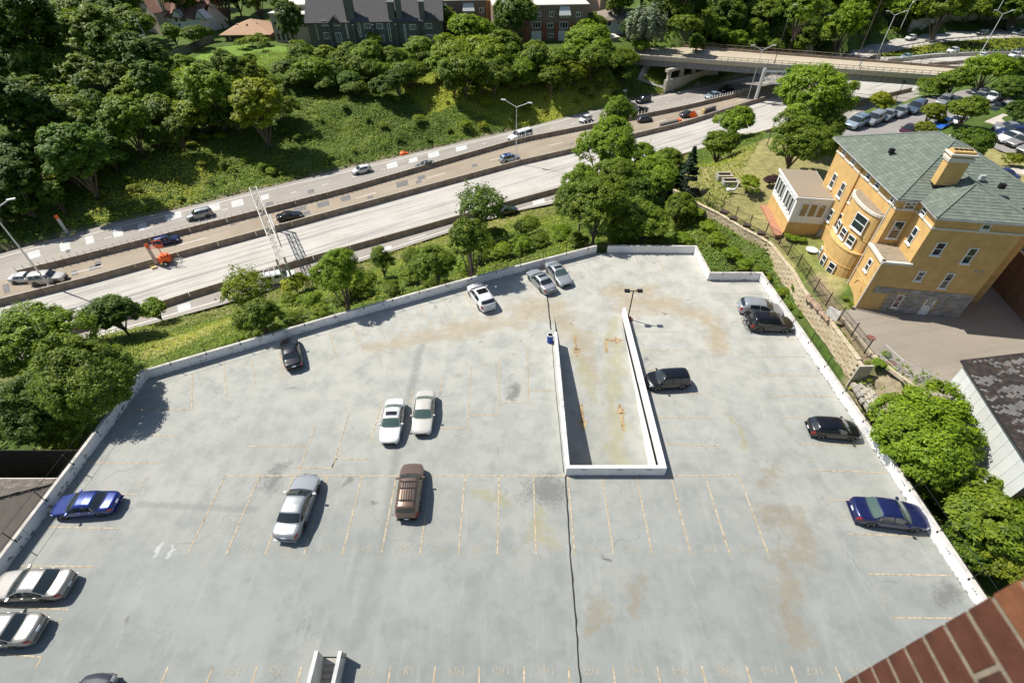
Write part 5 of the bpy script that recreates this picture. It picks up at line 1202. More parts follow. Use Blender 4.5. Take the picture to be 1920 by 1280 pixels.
hwins(t, A, B, [(482,205,520,400,1,3),(778,210,828,390,1,3),(905,228,955,370,1,3),(1205,235,1255,415,1,3),(1365,245,1405,410,1,3)], o5, 1/5.333, gm_=glass('green_tinted_glass', (.03,.06,.035), .08))
for x0, x1, zz in ((820,900,7),(1240,1300,5),(1318,1370,8),(1545,1595,5)):
    s0 = hit((500+x0/5.333, 60), A, B)[0]; s1 = hit((500+x1/5.333, 60), A, B)[0]; build('chimney', MB().box(((s0+s1)/2, 1.3, h/2+zz*.42), (s1-s0, 2.4, h+zz*.84)).box(((s0+s1)/2, 1.3, h+zz*.84+.1), (s1-s0+.3, 2.7, .2)), tg, t)
for x0 in (640, 880, 1075, 1300, 1520): s0 = hit((500+x0/5.333, 60), A, B)[0]; build('party_wall_fin', MB().box((s0, -.6, h/2-.3), (.5, 1.4, h-.6)), tg, t)
for x0 in (700, 980, 1215, 1430, 1680):
    s0 = hit((500+x0/5.333, 60), A, B)[0]; build('dormer_gable', MB().add([(s0-2.0,-.9,h-.3),(s0+2.0,-.9,h-.3),(s0,-.9,h+1.5),(s0-2.0,4,h-.3),(s0+2.0,4,h-.3),(s0,4,h+1.5)], [(0,1,2),(5,4,3),(0,3,4,1),(1,4,5,2),(2,5,3,0)]), tr_, t) if x0 in (700, 1680) else None
for k in range(26): build('ridge_vent', MB().box((1.0+k*1.7, 6.8, h+5.1), (.35,.35,.25)), black_metal, t)
stc = mat('beige_stucco', (.36,.31,.255), .9, var=.08); pinkst = mat('pinkish_stucco', (.50,.39,.33), .9, var=.08); whst = mat('weathered_white_stucco', (.62,.64,.63), .85, var=.14, scale=.5); rdr = mat('red_brown_roof_tile', (.27,.145,.105), .9, var=.2, scale=2); tnr = mat('tan_roof_shingle', (.42,.27,.17), .9, var=.12, scale=2)
t, A, B, Lh, h = house('modern_house', 'beige flat roofed modern house half hidden by a tall tree, left of the grey townhouses', 'house', (519,80), (590,83), ZH, 12, 28, stc, trimw, 'flat')
hwins(t, A, B, [(70,225,108,270),(118,222,155,270),(320,220,352,268),(362,220,402,268),(105,338,140,402),(150,338,188,402),(195,338,232,402),(240,338,262,402)], o5, 1/5.333, fm=black_metal)
t, A, B, Lh, h = house('modern_house_tower', 'beige upper tower block of the modern house against the grey roof', 'house', (556,76), (592,74), ZH, 9, 10, stc, trimw, 'flat'); hwins(t, A, B, [(398,85,425,130)], o5, 1/5.333, fm=black_metal)
t, A, B, Lh, h = house('bungalow', 'low tan hip roofed bungalow beside the bright lawn', 'house', (425,77), (505,76), ZH, 13, 64, mat('brown_wall', (.17,.11,.08), .9, var=.1), tnr, 'hip', 2.6, 1.2)
hwins(t, A, B, [(428,66,434,76)]); 
for x, y in ((3,4),(6,3.2),(8.5,4.4)): build('roof_vent', MB().box((x, y, h+1.6), (.4,.4,.5)), trimw if x == 3 else black_metal, t)
t, A, B, Lh, h = house('white_stucco_house', 'weathered white stucco house with red brown roof and two dark framed gables', 'house', (302,62), (386,66), ZH, 9, 33, whst, rdr, 'gable', 3.0, .4)
o2 = (200, 0); hwins(t, A, B, [(672,166,714,215),(724,165,795,215,2),(715,240,740,262),(830,278,868,312)], o2, 1/5.333, fm=black_metal)
for cxp in (330.5, 372):
    s_ = hit((cxp+2, 30), A, B)[0]; hw_ = 2.3 if cxp < 350 else 1.9
    build('gable', MB().add([(s_-hw_,-.25,h-.2),(s_+hw_,-.25,h-.2),(s_,-.25,h+2.0),(s_-hw_,3,h-.2),(s_+hw_,3,h-.2),(s_,3,h+2.0)], [(0,1,2),(5,4,3),(0,3,4,1),(1,4,5,2),(2,5,3,0)]), whst, t)
    build('gable_trim', MB().tube([(s_-hw_-.2,-.4,h-.4),(s_,-.4,h+2.1),(s_+hw_+.2,-.4,h-.4)], .14, 5), mat('dark_brown_trim', (.05,.03,.025), .7, var=0), t)
t, A, B, Lh, h = house('stucco_house_wing', 'pink stucco wing with tall chimney and red brown roof left of the white stucco house', 'house', (276,58), (306,66), ZH, 10, 24, pinkst, rdr, 'gablef', 4.0, .4); build('chimney', MB().box((Lh-.5, 3, h+3), (1.7, 1.3, 6)), pinkst, t)
t, A, B, Lh, h = house('stucco_house_gable', 'tall cream gabled house end with skylight, right of the white stucco house', 'house', (390,62), (430,52), ZH, 12, 36, mat('cream_stucco', (.56,.52,.44), .9, var=.06), rdr, 'gablef', 5.0, .4)
hwins(t, A, B, [(945,148,985,200),(1182,195,1210,248),(1145,235,1170,285),(1005,260,1022,290)], o2, 1/5.333, fm=black_metal); build('skylight', MB().box((1.4, 4, h+2.3), (1.2,1.4,.3)), trimw, t)
bwm = mat('brown_stucco', (.235,.165,.125), .9, var=.08); rbm = mat('red_brick_panel', (.28,.10,.06), .9, var=.12); awn = mat('pale_metal_awning', (.56,.60,.56), .5, var=.05)
t, A, B, Lh, h = house('brown_condominium', 'brown flat roofed condominium block with red brick panels, awnings and white garage doors', 'building', (926,84), (1098,80), ZH-.5, 14, 11, bwm, trimw, 'flat')
o8 = (800, 0); k8 = 1/4.174
hwins(t, A, B, [(960,93,995,135,2),(1045,96,1115,137,4),(1168,96,1205,135,2),(862,96,895,132,2),(828,170,892,220,3),(945,180,990,220,2),(1040,172,1105,224,3),(950,262,995,296,2)], o8, k8)
for x0, x1, m_ in ((1118,1150,rbm),(900,932,rbm),(1000,1030,rbm),(700,800,rbm)):
    s0 = hit((800+x0*k8, 60), A, B)[0]; s1 = hit((800+x1*k8, 60), A, B)[0]; build('brick_panel', MB().box(((s0+s1)/2, -.08, h*.28), (s1-s0, .5, h*.56)), m_, t)
for x0, x1 in ((820,912),(1015,1082)):
    s0 = hit((800+x0*k8, 70), A, B)[0]; s1 = hit((800+x1*k8, 70), A, B)[0]; build('garage_door', MB().box(((s0+s1)/2, -.12, 1.6), (s1-s0, .12, 3.2)), white_paint, t)
for x0, x1 in ((1040,1118),):
    s0 = hit((800+x0*k8, 20), A, B)[0]; s1 = hit((800+x1*k8, 20), A, B)[0]; build('awning', MB().add([(s0,0,h-.3),(s1,0,h-.3),(s1+.3,-1.5,h-2.2),(s0-.3,-1.5,h-2.2)], [(0,1,2,3)]), awn, t)
t, A, B, Lh, h = house('orange_brown_condominium', 'brown condominium with orange brick end wall, nearer the grey townhouses', 'building', (812,62), (912,60), ZH, 12, 2, bwm, trimw, 'flat')
hwins(t, A, B, [(298,62,355,100,4),(412,62,447,100,2),(302,135,360,175,4),(415,150,450,180,2)], o8, k8)
for x0, x1 in ((80,155),(285,365)):
    s0 = hit((800+x0*k8, 8), A, B)[0]; s1 = hit((800+x1*k8, 8), A, B)[0]; build('awning', MB().add([(s0,0,h-.6),(s1,0,h-.6),(s1+.3,-1.5,h-2.4),(s0-.3,-1.5,h-2.4)], [(0,1,2,3)]), awn, t)
build('brick_end', MB().box((Lh+.8, 5, h/2), (2.0, 10, h)), mat('orange_brick', (.42,.19,.08), .9, var=.1), t)
t, A, B, Lh, h = house('white_villa', 'small white villa with brown pyramid roof left of the pale willow', 'house', (1132,66), (1183,62), ZH, 9, 36, whst, mat('brown_roof', (.24,.20,.165), .9, var=.12), 'hip', 2.2, 1.0); hwins(t, A, B, [(1415,165,1445,205),(1490,162,1510,195),(1535,165,1560,200),(1585,160,1605,195)], o8, k8)
t, A, B, Lh, h = house('garden_pavilion', 'little flat roofed pale garden building below the white villa', 'shed', (1136,82), (1160,80), ZH-.5, 4, 72, stc, trimw, 'flat'); 
t, A, B, Lh, h = house('pink_block', 'narrow pink building glimpsed between the trees left of the white villa', 'building', (1122,40), (1134,38), ZH, 10, -6, mat('salmon_stucco', (.55,.36,.28), .9, var=.05), trimw, 'flat')
for i, (x0, x1, y, lb) in enumerate(((0,62,24,'red brick mansion with many windows at the top left corner of the photograph'),(70,128,14,'second red brick house with grey roof along the top edge near the left corner'))):
    t, A, B, Lh, h = house('red_brick_house', lb, 'house', (x0,y), (x1,y-6), 0, 14, y-30, rbm, tr_, 'hip', 4)
    hwins(t, A, B, [(x0+6+9*k, y-14, x0+11+9*k, y-6) for k in range(5)])
# garden fence, lawn furniture
gf = thing('garden_fence', 'weathered plank garden fence beside the bright lawn below the white stucco house', 'fence', P(323,113,ZH)); ga, gb = P(323,113,ZH), P(403,79,ZH); d_ = gb-ga; nb_ = 46; fm_ = bevel_box((d_.length/nb_-.02, .05, 1.9), .01); fcol = mat('weathered_plank', (.20,.175,.135), .9, var=.2)
for k in range(nb_): q = d_*(k+.5)/nb_; link('board', fm_, fcol, gf, (q.x, q.y, .95+random.uniform(-.03,.03)), math.atan2(d_.y, d_.x))

# ---------------------------------------------------------------- overpass
bz0, bz1 = -4.4, -3.0
nl, nr, fr, fl = P(1176,106,bz0), P(1800,149,bz1), P(1812,130,bz1), P(1176,80,bz0)
br = thing('road_bridge', 'long concrete road overpass crossing the freeway, with dark girders and black railings', 'bridge', (nl.x, nl.y, bz0)); bo = Vector((nl.x, nl.y, bz0))
tan_deck = road_mat('tan_bridge_roadway', (.44,.375,.27), (.52,.45,.33), (.36,.31,.24), .3, -.2)
def qb(a, b, c, d, z0, z1, m, name):
    vs = [(p-bo) for p in (a, b, c, d)]; build(name, MB().add([(v.x, v.y, v.z+z0) for v in vs]+[(v.x, v.y, v.z+z1) for v in vs], [(3,2,1,0),(4,5,6,7),(0,1,5,4),(1,2,6,5),(2,3,7,6),(3,0,4,7)]), m, br)
qb(nl, nr, fr, fl, -.5, 0, tan_deck, 'deck_slab')
dN = (nr-nl).normalized(); nN = Vector((-dN.y, dN.x, 0)).normalized()
qb(nl, nr, nr+nN*.4, nl+nN*.4, .004, .55, barm, 'parapet'); qb(fl-nN*.4, fr-nN*.4, fr, fl, .004, .55, barb, 'parapet')
qb(nl+nN*1.6, nr+nN*1.6, nr+nN*1.75, nl+nN*1.75, .004, .012, yline, 'edge_line'); qb(fl-nN*2.2, fr-nN*2.2, fr-nN*2.05, fl-nN*2.05, .004, .012, yline, 'edge_line')
girm = mat('weathered_steel_girder', (.20,.205,.21), .7, .1, var=.12)
wB = (fl-nl).dot(nN)
for k in range(4): o_ = nN*(.5+(wB-1.2)*k/3); qb(nl+o_, nr+o_, nr+o_+nN*.25, nl+o_+nN*.25, -2.1, -.505, girm if k else girm, 'girder')
stf = MB().box((0,0,-1.3), (.10,.14,1.5)).mesh('stiffener'); Lb = (nr-nl).length
for k in range(52): p = nl.lerp(nr, (k+.5)/52)-bo+nN*.42; link('stiffener', stf, girm, br, p, math.atan2(dN.y, dN.x))
pm = MB().box((0,0,.95), (.09,.09,.9)).mesh('railing_post')
for base, off_, n in ((nl, nN*.2, 48), (fl, nN*-.2, 42)):
    e0 = base+off_; e1 = (nr if base is nl else fr)+off_
    for k in range(n+1): link('railing_post', pm, black_metal if base is nl else barb, br, e0.lerp(e1, k/n)-bo, math.atan2(dN.y, dN.x))
    for zz in (.85, 1.38): build('railing_rail', MB().tube([e0-bo+Vector((0,0,zz)), e1-bo+Vector((0,0,zz))], .05, 5), black_metal if base is nl else barb, br)
gs = P(1528,130,-4.1)-bo; sg_ = build('street_sign', MB().box((gs.x, gs.y-.3, .3), (3.4,.08,.9), math.atan2(dN.y, dN.x)), mat('green_road_sign', (.01,.19,.12), .5, var=0), br)
# pier between the carriageways and the sloped abutment
pi = thing('bridge_pier', 'pale concrete pier wall with columns and cap beam under the left part of the overpass', 'pier', P(1247,174,ZF)); pa, pb = P(1247,174,ZF), P(1345,146,ZF); pd = pb-pa; py = math.atan2(pd.y, pd.x); Lp = pd.length
def pbx(name, x, y, z, d): c = Matrix.Rotation(py, 3, 'Z') @ Vector((x, y, 0)); return build(name, MB().box((c.x, c.y, z), d, py), barm, pi)
pbx('base_wall', Lp/2, .6, 1.5, (Lp, 1.0, 3.2))
for k in range(5): pbx('column', 1+ (Lp-2)*k/4, .6, 4.0, (.9,.8,2.6))
pbx('cap_beam', Lp/2, .6, 5.5, (Lp+.6, 1.1, .7))
ab = MB(); q = [P(1195,150,-9), P(1262,172,ZF), P(1300,140,ZF+.5), P(1215,100,-5)]; ab.add([tuple(v) for v in q], [(0,1,2,3)])
struct('abutment_paving', ab, conc)
rw = thing('retaining_wall', 'grey concrete retaining wall below the dark wood at the top right corner', 'wall', (0,0,0)); build('wall_face', wallstrip([(p.x, p.y) for p in PP([(1700,66),(1760,55),(1830,50),(1990,50)], ZF)], .6, ZF-1, ZF+5), conc, rw)
gr_ = thing('guard_rail', 'low brown guard rail between the uppermost curved road and the grass island', 'barrier', (0,0,0)); gl = resample(PP([(1628,101),(1700,88),(1768,77),(1850,71),(1960,66)], ZF), step=3)
build('rail_beam', wallstrip([(p.x, p.y) for p in gl], .12, ZF+.45, ZF+.8), barm, gr_)
pm = MB().box((0,0,.4), (.14,.14,.9)).mesh('post')
for p in gl: link('post', pm, barb, gr_, (p.x, p.y, ZF))
gr2 = thing('edge_guard_rail', 'dark guard rail along the merging road under the overpass', 'barrier', (0,0,0)); gl = resample(PP([(1350,153),(1395,143),(1425,138)], ZF), step=2.5); build('rail_beam', wallstrip([(p.x, p.y) for p in gl], .1, ZF+.4, ZF+.8), barb, gr2)
for p in gl: link('post', pm, barb, gr2, (p.x, p.y, ZF))

# ---------------------------------------------------------------- lamps
lampw = mat('white_lamp_metal', (.70,.71,.70), .45, .2, var=0); lampd = mat('dark_lamp_metal', (.09,.075,.065), .6, .2, var=0)
def lamp(label, base, z, h, arms, m=lampw, hz=None, yaw=0, r=.11):
    b = P(*base, z); t = thing('street_lamp', label, 'street lamp', b, yaw)
    build('pole', MB().tube([(0,0,0),(0,0,h*.5),(0,0,h)], r, 10, r2=r*.6), m, t); build('base_plate', MB().lathe([(r*1.9,0),(r*1.9,.12),(r*1.2,.4)], 10), m, t)
    for sg in arms:
        pts = [(0,0,h-.1)]+[(sg*2.4*math.sin(a), 0, h-.1+1.1*math.sin(a*.9)) for a in [math.pi/2*k/6 for k in range(1, 7)]]
        build('arm', MB().tube(pts, r*.5, 7), m, t); e_ = Vector(pts[-1]); build('luminaire', MB().box(e_+Vector((sg*.35,0,0)), (.95,.34,.16)), m, t)
    return t
lamp('tall double arm freeway lamp post rising in front of the green bank', (968,307), ZF, 11.6, (-1,1), yaw=-.35)
lamp('tall freeway lamp post leaning across the left edge beside the cream utility car', (94,537), ZF, 12.5, (-1,1), yaw=.5, r=.14)
lamp('tall double arm lamp post in front of the overpass by the sign gantry', (1402,184), ZF, 11.8, (-1,1), yaw=0, r=.13)
lamp('double arm lamp post just beyond the right part of the overpass', (1639,117), ZF, 13.2, (-1,1), yaw=0, r=.14)
lamp('double arm lamp post in front of the grass island at the upper right', (1830,115), ZF, 13.2, (-1,1), yaw=0, r=.14)
def curved(label, base, z, h, m, r=.10, sgn=1):
    b = P(*base, z); t = thing('street_lamp', label, 'street lamp', b); pts = [(0,0,0),(0,0,h*.6),(0,0,h*.85)]+[(sgn*2.2*(1-math.cos(a)),0,h*.85+h*.15*math.sin(a)) for a in [math.pi/2*k/5 for k in range(1,6)]]
    build('pole', MB().tube(pts, r, 8, r2=r*.6), m, t); e_ = Vector(pts[-1]); build('luminaire', MB().box(e_+Vector((sgn*.35,0,0)), (.9,.34,.16)), lampw, t)
curved('single lamp post with thin brown pole on the left part of the overpass', (1450,123), -3.9, 13.5, lampd, .09, .25)
curved('curved neck lamp post behind the overpass railing against the dark wood', (1513,98), -4.2, 9.0, lampd, .09)
curved('tall brown lamp post in the middle of the overpass', (1605,114), -3.5, 14.5, lampd, .12, .25)
curved('curved neck lamp post above the uppermost curved road', (1689,52), -8, 8.5, lampw, .11)
curved('curved neck lamp post high in the wood at the top right corner', (1872,18), -3, 5.5, lampw, .11)
def carriage(label, base, z, h):
    b = P(*base, z); t = thing('lantern_lamp', label, 'street lamp', b); build('pole', MB().tube([(0,0,0),(0,0,h)], .07, 8, r2=.05), black_metal, t); build('lantern', MB().lathe([(.08,h),(.26,h+.15),(.30,h+.55),(.05,h+.62)], 10), black_metal, t)
carriage('black lantern lamp post on the lawn behind the conifer', (1434,283), .3, 4.6); carriage('black lantern lamp post behind the kerb row of parked cars', (1672,202), ZS, 4.4)
# lamp in the parking deck with two floodlight heads
b = Vector((RX1+.55, yr-.6, 0)); t = thing('deck_floodlight', 'black twin headed floodlight post at the far end of the ramp wall on the deck', 'lamp', b)
build('pole', MB().tube([(0,0,0),(0,0,3.6)], .06, 8), black_metal, t); build('crossarm', MB().box((0,0,3.6), (1.3,.07,.07)), black_metal, t)
for sg in (-1, 1): build('lamp_head', MB().box((sg*.62,0,3.62), (.5,.42,.16)), black_metal, t)
build('base_plate', MB().lathe([(.55,0),(.55,.03),(.2,.05)], 16), MATS['rusty_iron'], t)

# ---------------------------------------------------------------- truss gantry over the freeway
ga_, gb_ = P(482,390,ZF), P(536,520,ZF); ZT = 6.3
Lh0 = P(478,362,ZF+ZT); Rh0 = P(530,497,ZF+ZT)
gt = thing('truss_gantry', 'long white lattice truss gantry spanning the freeway lanes', 'gantry', (Lh0.x, Lh0.y, ZF)); dT = (Rh0-Lh0); LT = dT.length; yaw = math.atan2(dT.y, dT.x); gt.rotation_euler = (0,0,yaw)
trm = mat('dull_white_truss_steel', (.56,.54,.47), .6, .1, var=.15, scale=1)
hw_, hh = .52, 1.05
for y in (-hw_, hw_):
    for zz in (ZT, ZT+hh): build('chord', MB().tube([(0,y,zz),(LT,y,zz)], .085, 6), trm, gt)
nb = int(LT/1.05); br1 = []
for k in range(nb):
    x0, x1 = LT*k/nb, LT*(k+1)/nb; f_ = k % 2
    for y in (-hw_, hw_): build('brace', MB().tube([(x0,y,ZT+hh*f_),(x1,y,ZT+hh*(1-f_))], .045, 5), trm, gt)
    for zz in (ZT, ZT+hh): build('brace', MB().tube([(x0,-hw_ if f_ else hw_,zz),(x1,hw_ if f_ else -hw_,zz)], .04, 5), trm, gt)
    build('frame_tie', MB().tube([(x0,-hw_,ZT),(x0,-hw_,ZT+hh),(x0,hw_,ZT+hh),(x0,hw_,ZT),(x0,-hw_,ZT)], .035, 4), trm, gt)
for x in (.3, LT-.3):
    for y in (-hw_, hw_): build('leg', MB().tube([(x,y,0),(x,y,ZT+hh)], .14, 8), trm, gt)
    for z0 in (1, 3, 5): build('leg_brace', MB().tube([(x,-hw_,z0-1),(x,hw_,z0+1)], .05, 5), trm, gt)
build('sign_board', MB().box((LT*.66, .75, ZT+.9), (4.4,.12,3.2)), galv, gt)
# sign gantry near the overpass
sb = P(1415,191,ZF); sgn = thing('sign_gantry', 'thick grey post with truss arm carrying a green freeway sign', 'sign', sb)
build('post', MB().tube([(0,0,0),(0,0,8.2)], .42, 12), galv, sgn)
for y in (-.6,.6):
    for zz in (5.6,7.6): build('arm_chord', MB().tube([(-.3,y,zz),(13,y-1.2,zz)], .09, 6), galv, sgn)
for k in range(9):
    for y in (-.6,.6): x0 = 1.4*k; build('arm_brace', MB().tube([(x0,y-1.2*x0/13,5.6 if k%2 else 7.6),(x0+1.4,y-1.2*(x0+1.4)/13,7.6 if k%2 else 5.6)], .05, 5), galv, sgn)
build('green_sign_panel', MB().box((8.6,-1.6,6.7), (7.0,.12,3.4)), MATS['green_road_sign'], sgn); build('walkway', MB().box((5.5,-1.3,4.9), (10.5,.7,.1)), galv, sgn)

# ---------------------------------------------------------------- work zone things
orange = mat('safety_orange', (.85,.13,.02), .5, var=0); yel = mat('sandbag_yellow', (.62,.50,.22), .9, var=.15)
def panel(label, base, h, yaw):
    b = P(*base, ZF); t = thing('work_sign', label, 'sign', b, yaw); build('board', MB().box((0,0,h/2+.3), (.50,.05,h)), mat('grey_back_panel', (.48,.46,.42), .6, var=.05), t); build('orange_tip', MB().box((0,-.0,h+.15), (.52,.065,.7)), orange, t) if 'orange' in label else None
    build('stand', MB().tube([(-.7,-.5,.05),(.7,.5,.05)], .04, 5).tube([(-.7,.5,.05),(.7,-.5,.05)], .04, 5), galv, t)
    for x, y in ((-.7,-.5),(.7,.5),(-.7,.5),(.7,-.5)): build('sandbag', MB().box((x,y,.16), (.75,.42,.22), .4*x), yel, t)
panel('tall grey board with orange tip on sandbags at the far road edge', (129,440), 3.2, .4); panel('tall grey board on sandbags beside the orange trailer', (296,497), 3.4, .9)
b = P(314,494,ZF); t = thing('light_trailer', 'orange two wheeled work trailer with raised frame on the closed lanes', 'trailer', b, .35)
build('body', MB().box((0,0,.95), (1.6,1.1,.8)).box((.1,0,1.5), (1.0,.9,.4)), orange, t); build('drawbar', MB().tube([(.8,.3,.5),(2.4,0,.45),(.8,-.3,.5)], .05, 6), galv, t); build('mast', MB().tube([(0,0,1.6),(-.1,0,3.6)], .07, 6), orange, t)
build('mast_frame', MB().tube([(-1.6,0,3.3),(.7,0,3.3),(.7,0,4.1),(-.5,0,4.1),(-.5,0,3.3)], .06, 6).tube([(-1.6,0,3.0),(.7,0,3.0)], .06, 6), orange, t)
for sg in (-1,1):
    w_ = build('wheel', MB().lathe([(.2,-.1),(.36,-.1),(.38,0),(.36,.1),(.2,.1)], 16, axis='Y', c=(0,sg*.7,.38)), rubber, t); build('rim', MB().lathe([(.2,-.11),(.2,.11)], 14, axis='Y', c=(0,sg*.7,.38)), white_paint, w_)
build('outrigger', MB().tube([(1.0,-.9,.2),(2.0,-.9,.2),(2.0,.9,.2),(1.0,.9,.2)], .05, 5), galv, t)
b = P(1297,227,ZF); t = thing('work_sign', 'orange diamond work sign on a low stand between the dark sedan and the crash cushion', 'sign', b, -.3); build('board', MB().box((0,0,1.5), (1.5,.05,1.5), M=Matrix.Rotation(math.pi/4, 3, 'Y')), orange, t); build('stand', MB().tube([(-.6,0,.05),(0,0,.8),(.6,0,.05)], .05, 5).tube([(0,-.6,.05),(0,.6,.05)], .04, 5), yel, t)
for nm, a_, c_, lb in ((0,(1316,213),(1341,205),'crash cushion with yellow nose on the closed lanes, nearer the overpass'),(1,(1274,231),(1236,240),'crash cushion with orange nose at the end of the brown barrier')):
    A, B = P(*a_, ZF), P(*c_, ZF); d = B-A; t = thing('crash_cushion', lb, 'barrier', A, math.atan2(d.y, d.x)); build('nose', MB().box((.25,0,.55), (.6,.9,.9)), orange if nm else yel, t)
    for k in range(5): build('cell', MB().box((.7+(d.length-1)*(k+.5)/5,0,.5), ((d.length-1)/5-.06,.75,.85)), mat('dark_grey_cell', (.10,.10,.10), .7, var=.05), t)
b = P(755,285,ZF+.3); t = thing('debris_bag', 'crumpled orange bag on the bank edge above the far lanes', 'bag', (b.x,b.y,gz(b.x,b.y))); build('bag', MB().lathe([(.2,0),(.8,.15),(.7,.5),(.25,.8)], 7).box((.8,.3,.2),(.7,.5,.3),.5), orange, t)
b = P(1169,183,ZF+1); t = thing('road_sign', 'small grey sign back on a post near the foot of the overpass slope', 'sign', (b.x,b.y,gz(b.x,b.y))); build('post', MB().tube([(0,0,0),(.1,0,3)], .05, 6), galv, t); build('board', MB().box((.1,0,2.6), (1.0,.05,1.6)), galv, t)
# utility pole and wires
b = P(296,103,ZH); t = thing('utility_pole', 'leaning pale utility pole below the white stucco house', 'pole', b); build('pole', MB().tube([(0,0,0),(-2.0,0,8.5)], .17, 8, r2=.12), mat('pale_pole_wood', (.42,.40,.36), .8, var=.1), t)
for dz in (0, .8): build('wire', MB().tube([(-1,0,4+dz),(-12,-2,2.6+dz),(-24,-4,2.2+dz)], .04, 4), galv, t)

# ---------------------------------------------------------------- small things near the house and on the deck
b = P(1032,641,0); t = thing('blue_barrel', 'blue plastic barrel used as a bin beside the near end of the left ramp wall', 'barrel', (b.x-.05, b.y, .004)); bl = mat('blue_barrel_plastic', (.012,.055,.30), .35, var=.05)
build('drum', MB().lathe([(.27,0),(.29,.04),(.29,.28),(.305,.30),(.29,.32),(.29,.60),(.305,.62),(.29,.64),(.29,.88),(.27,.92)], 24), bl, t, smooth=False); build('rim', MB().lathe([(.29,.92),(.30,.95),(.25,.95)], 24), white_paint, t); build('opening', MB().lathe([(.24,.955),(.01,.956)], 20), black_metal, t)
def tbl(px, z, label):
    b = P(*px, z); t = thing('patio_table', label, 'table', (b.x,b.y,z)); build('table_top', MB().lathe([(.62,.70),(.64,.72),(.62,.74)], 24), white_paint, t)
    for a in range(4): c_ = (.42*math.cos(a*1.57+.5), .42*math.sin(a*1.57+.5)); build('leg', MB().tube([(c_[0],c_[1],0),(c_[0]*.7,c_[1]*.7,.7)], .03, 5), white_paint, t)
tbl((1518,478), ZY+.05, 'round white patio table on the small paved terrace by the rounded bay'); struct('terrace', MB().prism([(p.x,p.y) for p in PP([(1498,480),(1512,466),(1542,478),(1536,492),(1500,490)], ZY)], ZY-.2, ZY+.045), wk)
struct('brick_path', MB().prism([(p.x,p.y) for p in PP([(1520,443),(1538,448),(1530,480),(1521,478),(1514,452)], ZY)], ZY-.2, ZY+.05), MATS['red_brick_paving'])
b = P(1531,453,ZY); t = thing('utility_meter', 'pale grey meter cabinet standing at the corner of the yellow brick house', 'meter', (b.x,b.y,ZY)); build('cabinet', MB().box((0,0,.9), (.5,.35,.8)).box((.05,0,1.45), (.35,.3,.3)), galv, t); build('pipe', MB().tube([(-.3,0,0),(-.3,0,1.2),(0,0,1.3)], .04, 5), galv, t)
for px, lb in (((1366,352),'low stone and timber planter box on the lawn beside the white goose figure'),((1358,332),'grey square planter box in the shade of the conifer')):
    b = P(*px, 1.9); t = thing('planter_box', lb, 'planter', (b.x,b.y,gz(b.x,b.y))); m_ = MB(); 
    for a, c_, d in (((0,.55,.35),0,(1.9,.14,.7)),((0,-.55,.35),0,(1.9,.14,.7)),((.95,0,.35),0,(.14,1.1,.7)),((-.95,0,.35),0,(.14,1.1,.7))): build('side', MB().box(a, d), conc, t)
    build('soil', MB().box((0,0,.42), (1.7,1.0,.1)), mat('dark_soil', (.05,.04,.03), .95, var=.2), t); build('rim', MB().box((0,.55,.72), (2.1,.26,.06)).box((0,-.55,.72), (2.1,.26,.06)), stone_m[2], t)
b = P(1369,368,1.95); t = thing('goose_figure', 'white goose garden figure in front of the stone planter box', 'statue', (b.x,b.y,gz(b.x,b.y))); t.scale = (1.5,1.5,1.5); gw = MB(); gw.tube([(-.45,0,.35),(-.2,0,.30),(.1,0,.32),(.3,0,.42)], .20, 8, r2=.10); gw.tube([(.25,0,.42),(.38,0,.7),(.36,0,.95),(.48,0,1.0)], .075, 7, r2=.05); build('body', gw, white_paint, t, smooth=True); build('beak', MB().tube([(.48,0,1.0),(.60,0,.97)], .03, 5), orange, t)
b = P(1563,317,8.8); t = bpy.data.objects['yellow_brick_house']
for i, (px, lb) in enumerate((((1357,400),'dark brown stone slab at the left end of the flower bed'),((1375,412),'dark stone slab in the middle of the flower bed on the stone wall'),((1400,425),'dark stone slab right of the blue flowers on the stone wall'),((1427,440),'dark stone slab at the bend of the stone wall'))):
    b = P(*px, ZY+.1); t = thing('stone_slab', lb, 'stone', (b.x,b.y,ZY+.12), -.6+.1*i); build('slab', MB().box((0,0,.15), (.9,.5,.35), M=Matrix.Rotation(.15, 3, 'X')), mat('dark_brown_stone', (.07,.05,.04), .9, var=.2), t)
rk = thing('rubble_rocks', 'row of reddish rubble rocks between the picket fence and the stone wall', 'rocks', P(1530,568,ZY)); rm2 = mat('reddish_rubble', (.34,.24,.165), .9, var=.25, scale=3)
for k in range(26):
    q = P(1513+1.55*k+random.uniform(-3,3), 556+1.75*k+random.uniform(-3,3), ZY)-P(1530,568,ZY); build('rock', MB().lathe([(.08,0),(.26+random.uniform(-.06,.1),.1),(.2,.24),(.05,.32)], 6, c=(q.x,q.y,0)), rm2, rk)
fp = thing('flower_pots', 'cluster of dark potted plants on the red path beside the sunroom', 'pots', P(1457,386,2.8))
for k in range(5): q = P(1453+2.2*k, 377+4.5*k, 2.75)-P(1457,386,2.8); build('pot', MB().lathe([(.10,-.2),(.17,.12),(.18,.14)], 10, c=(q.x,q.y,0)), mat('terracotta', (.25,.09,.05), .8, var=.1), fp)
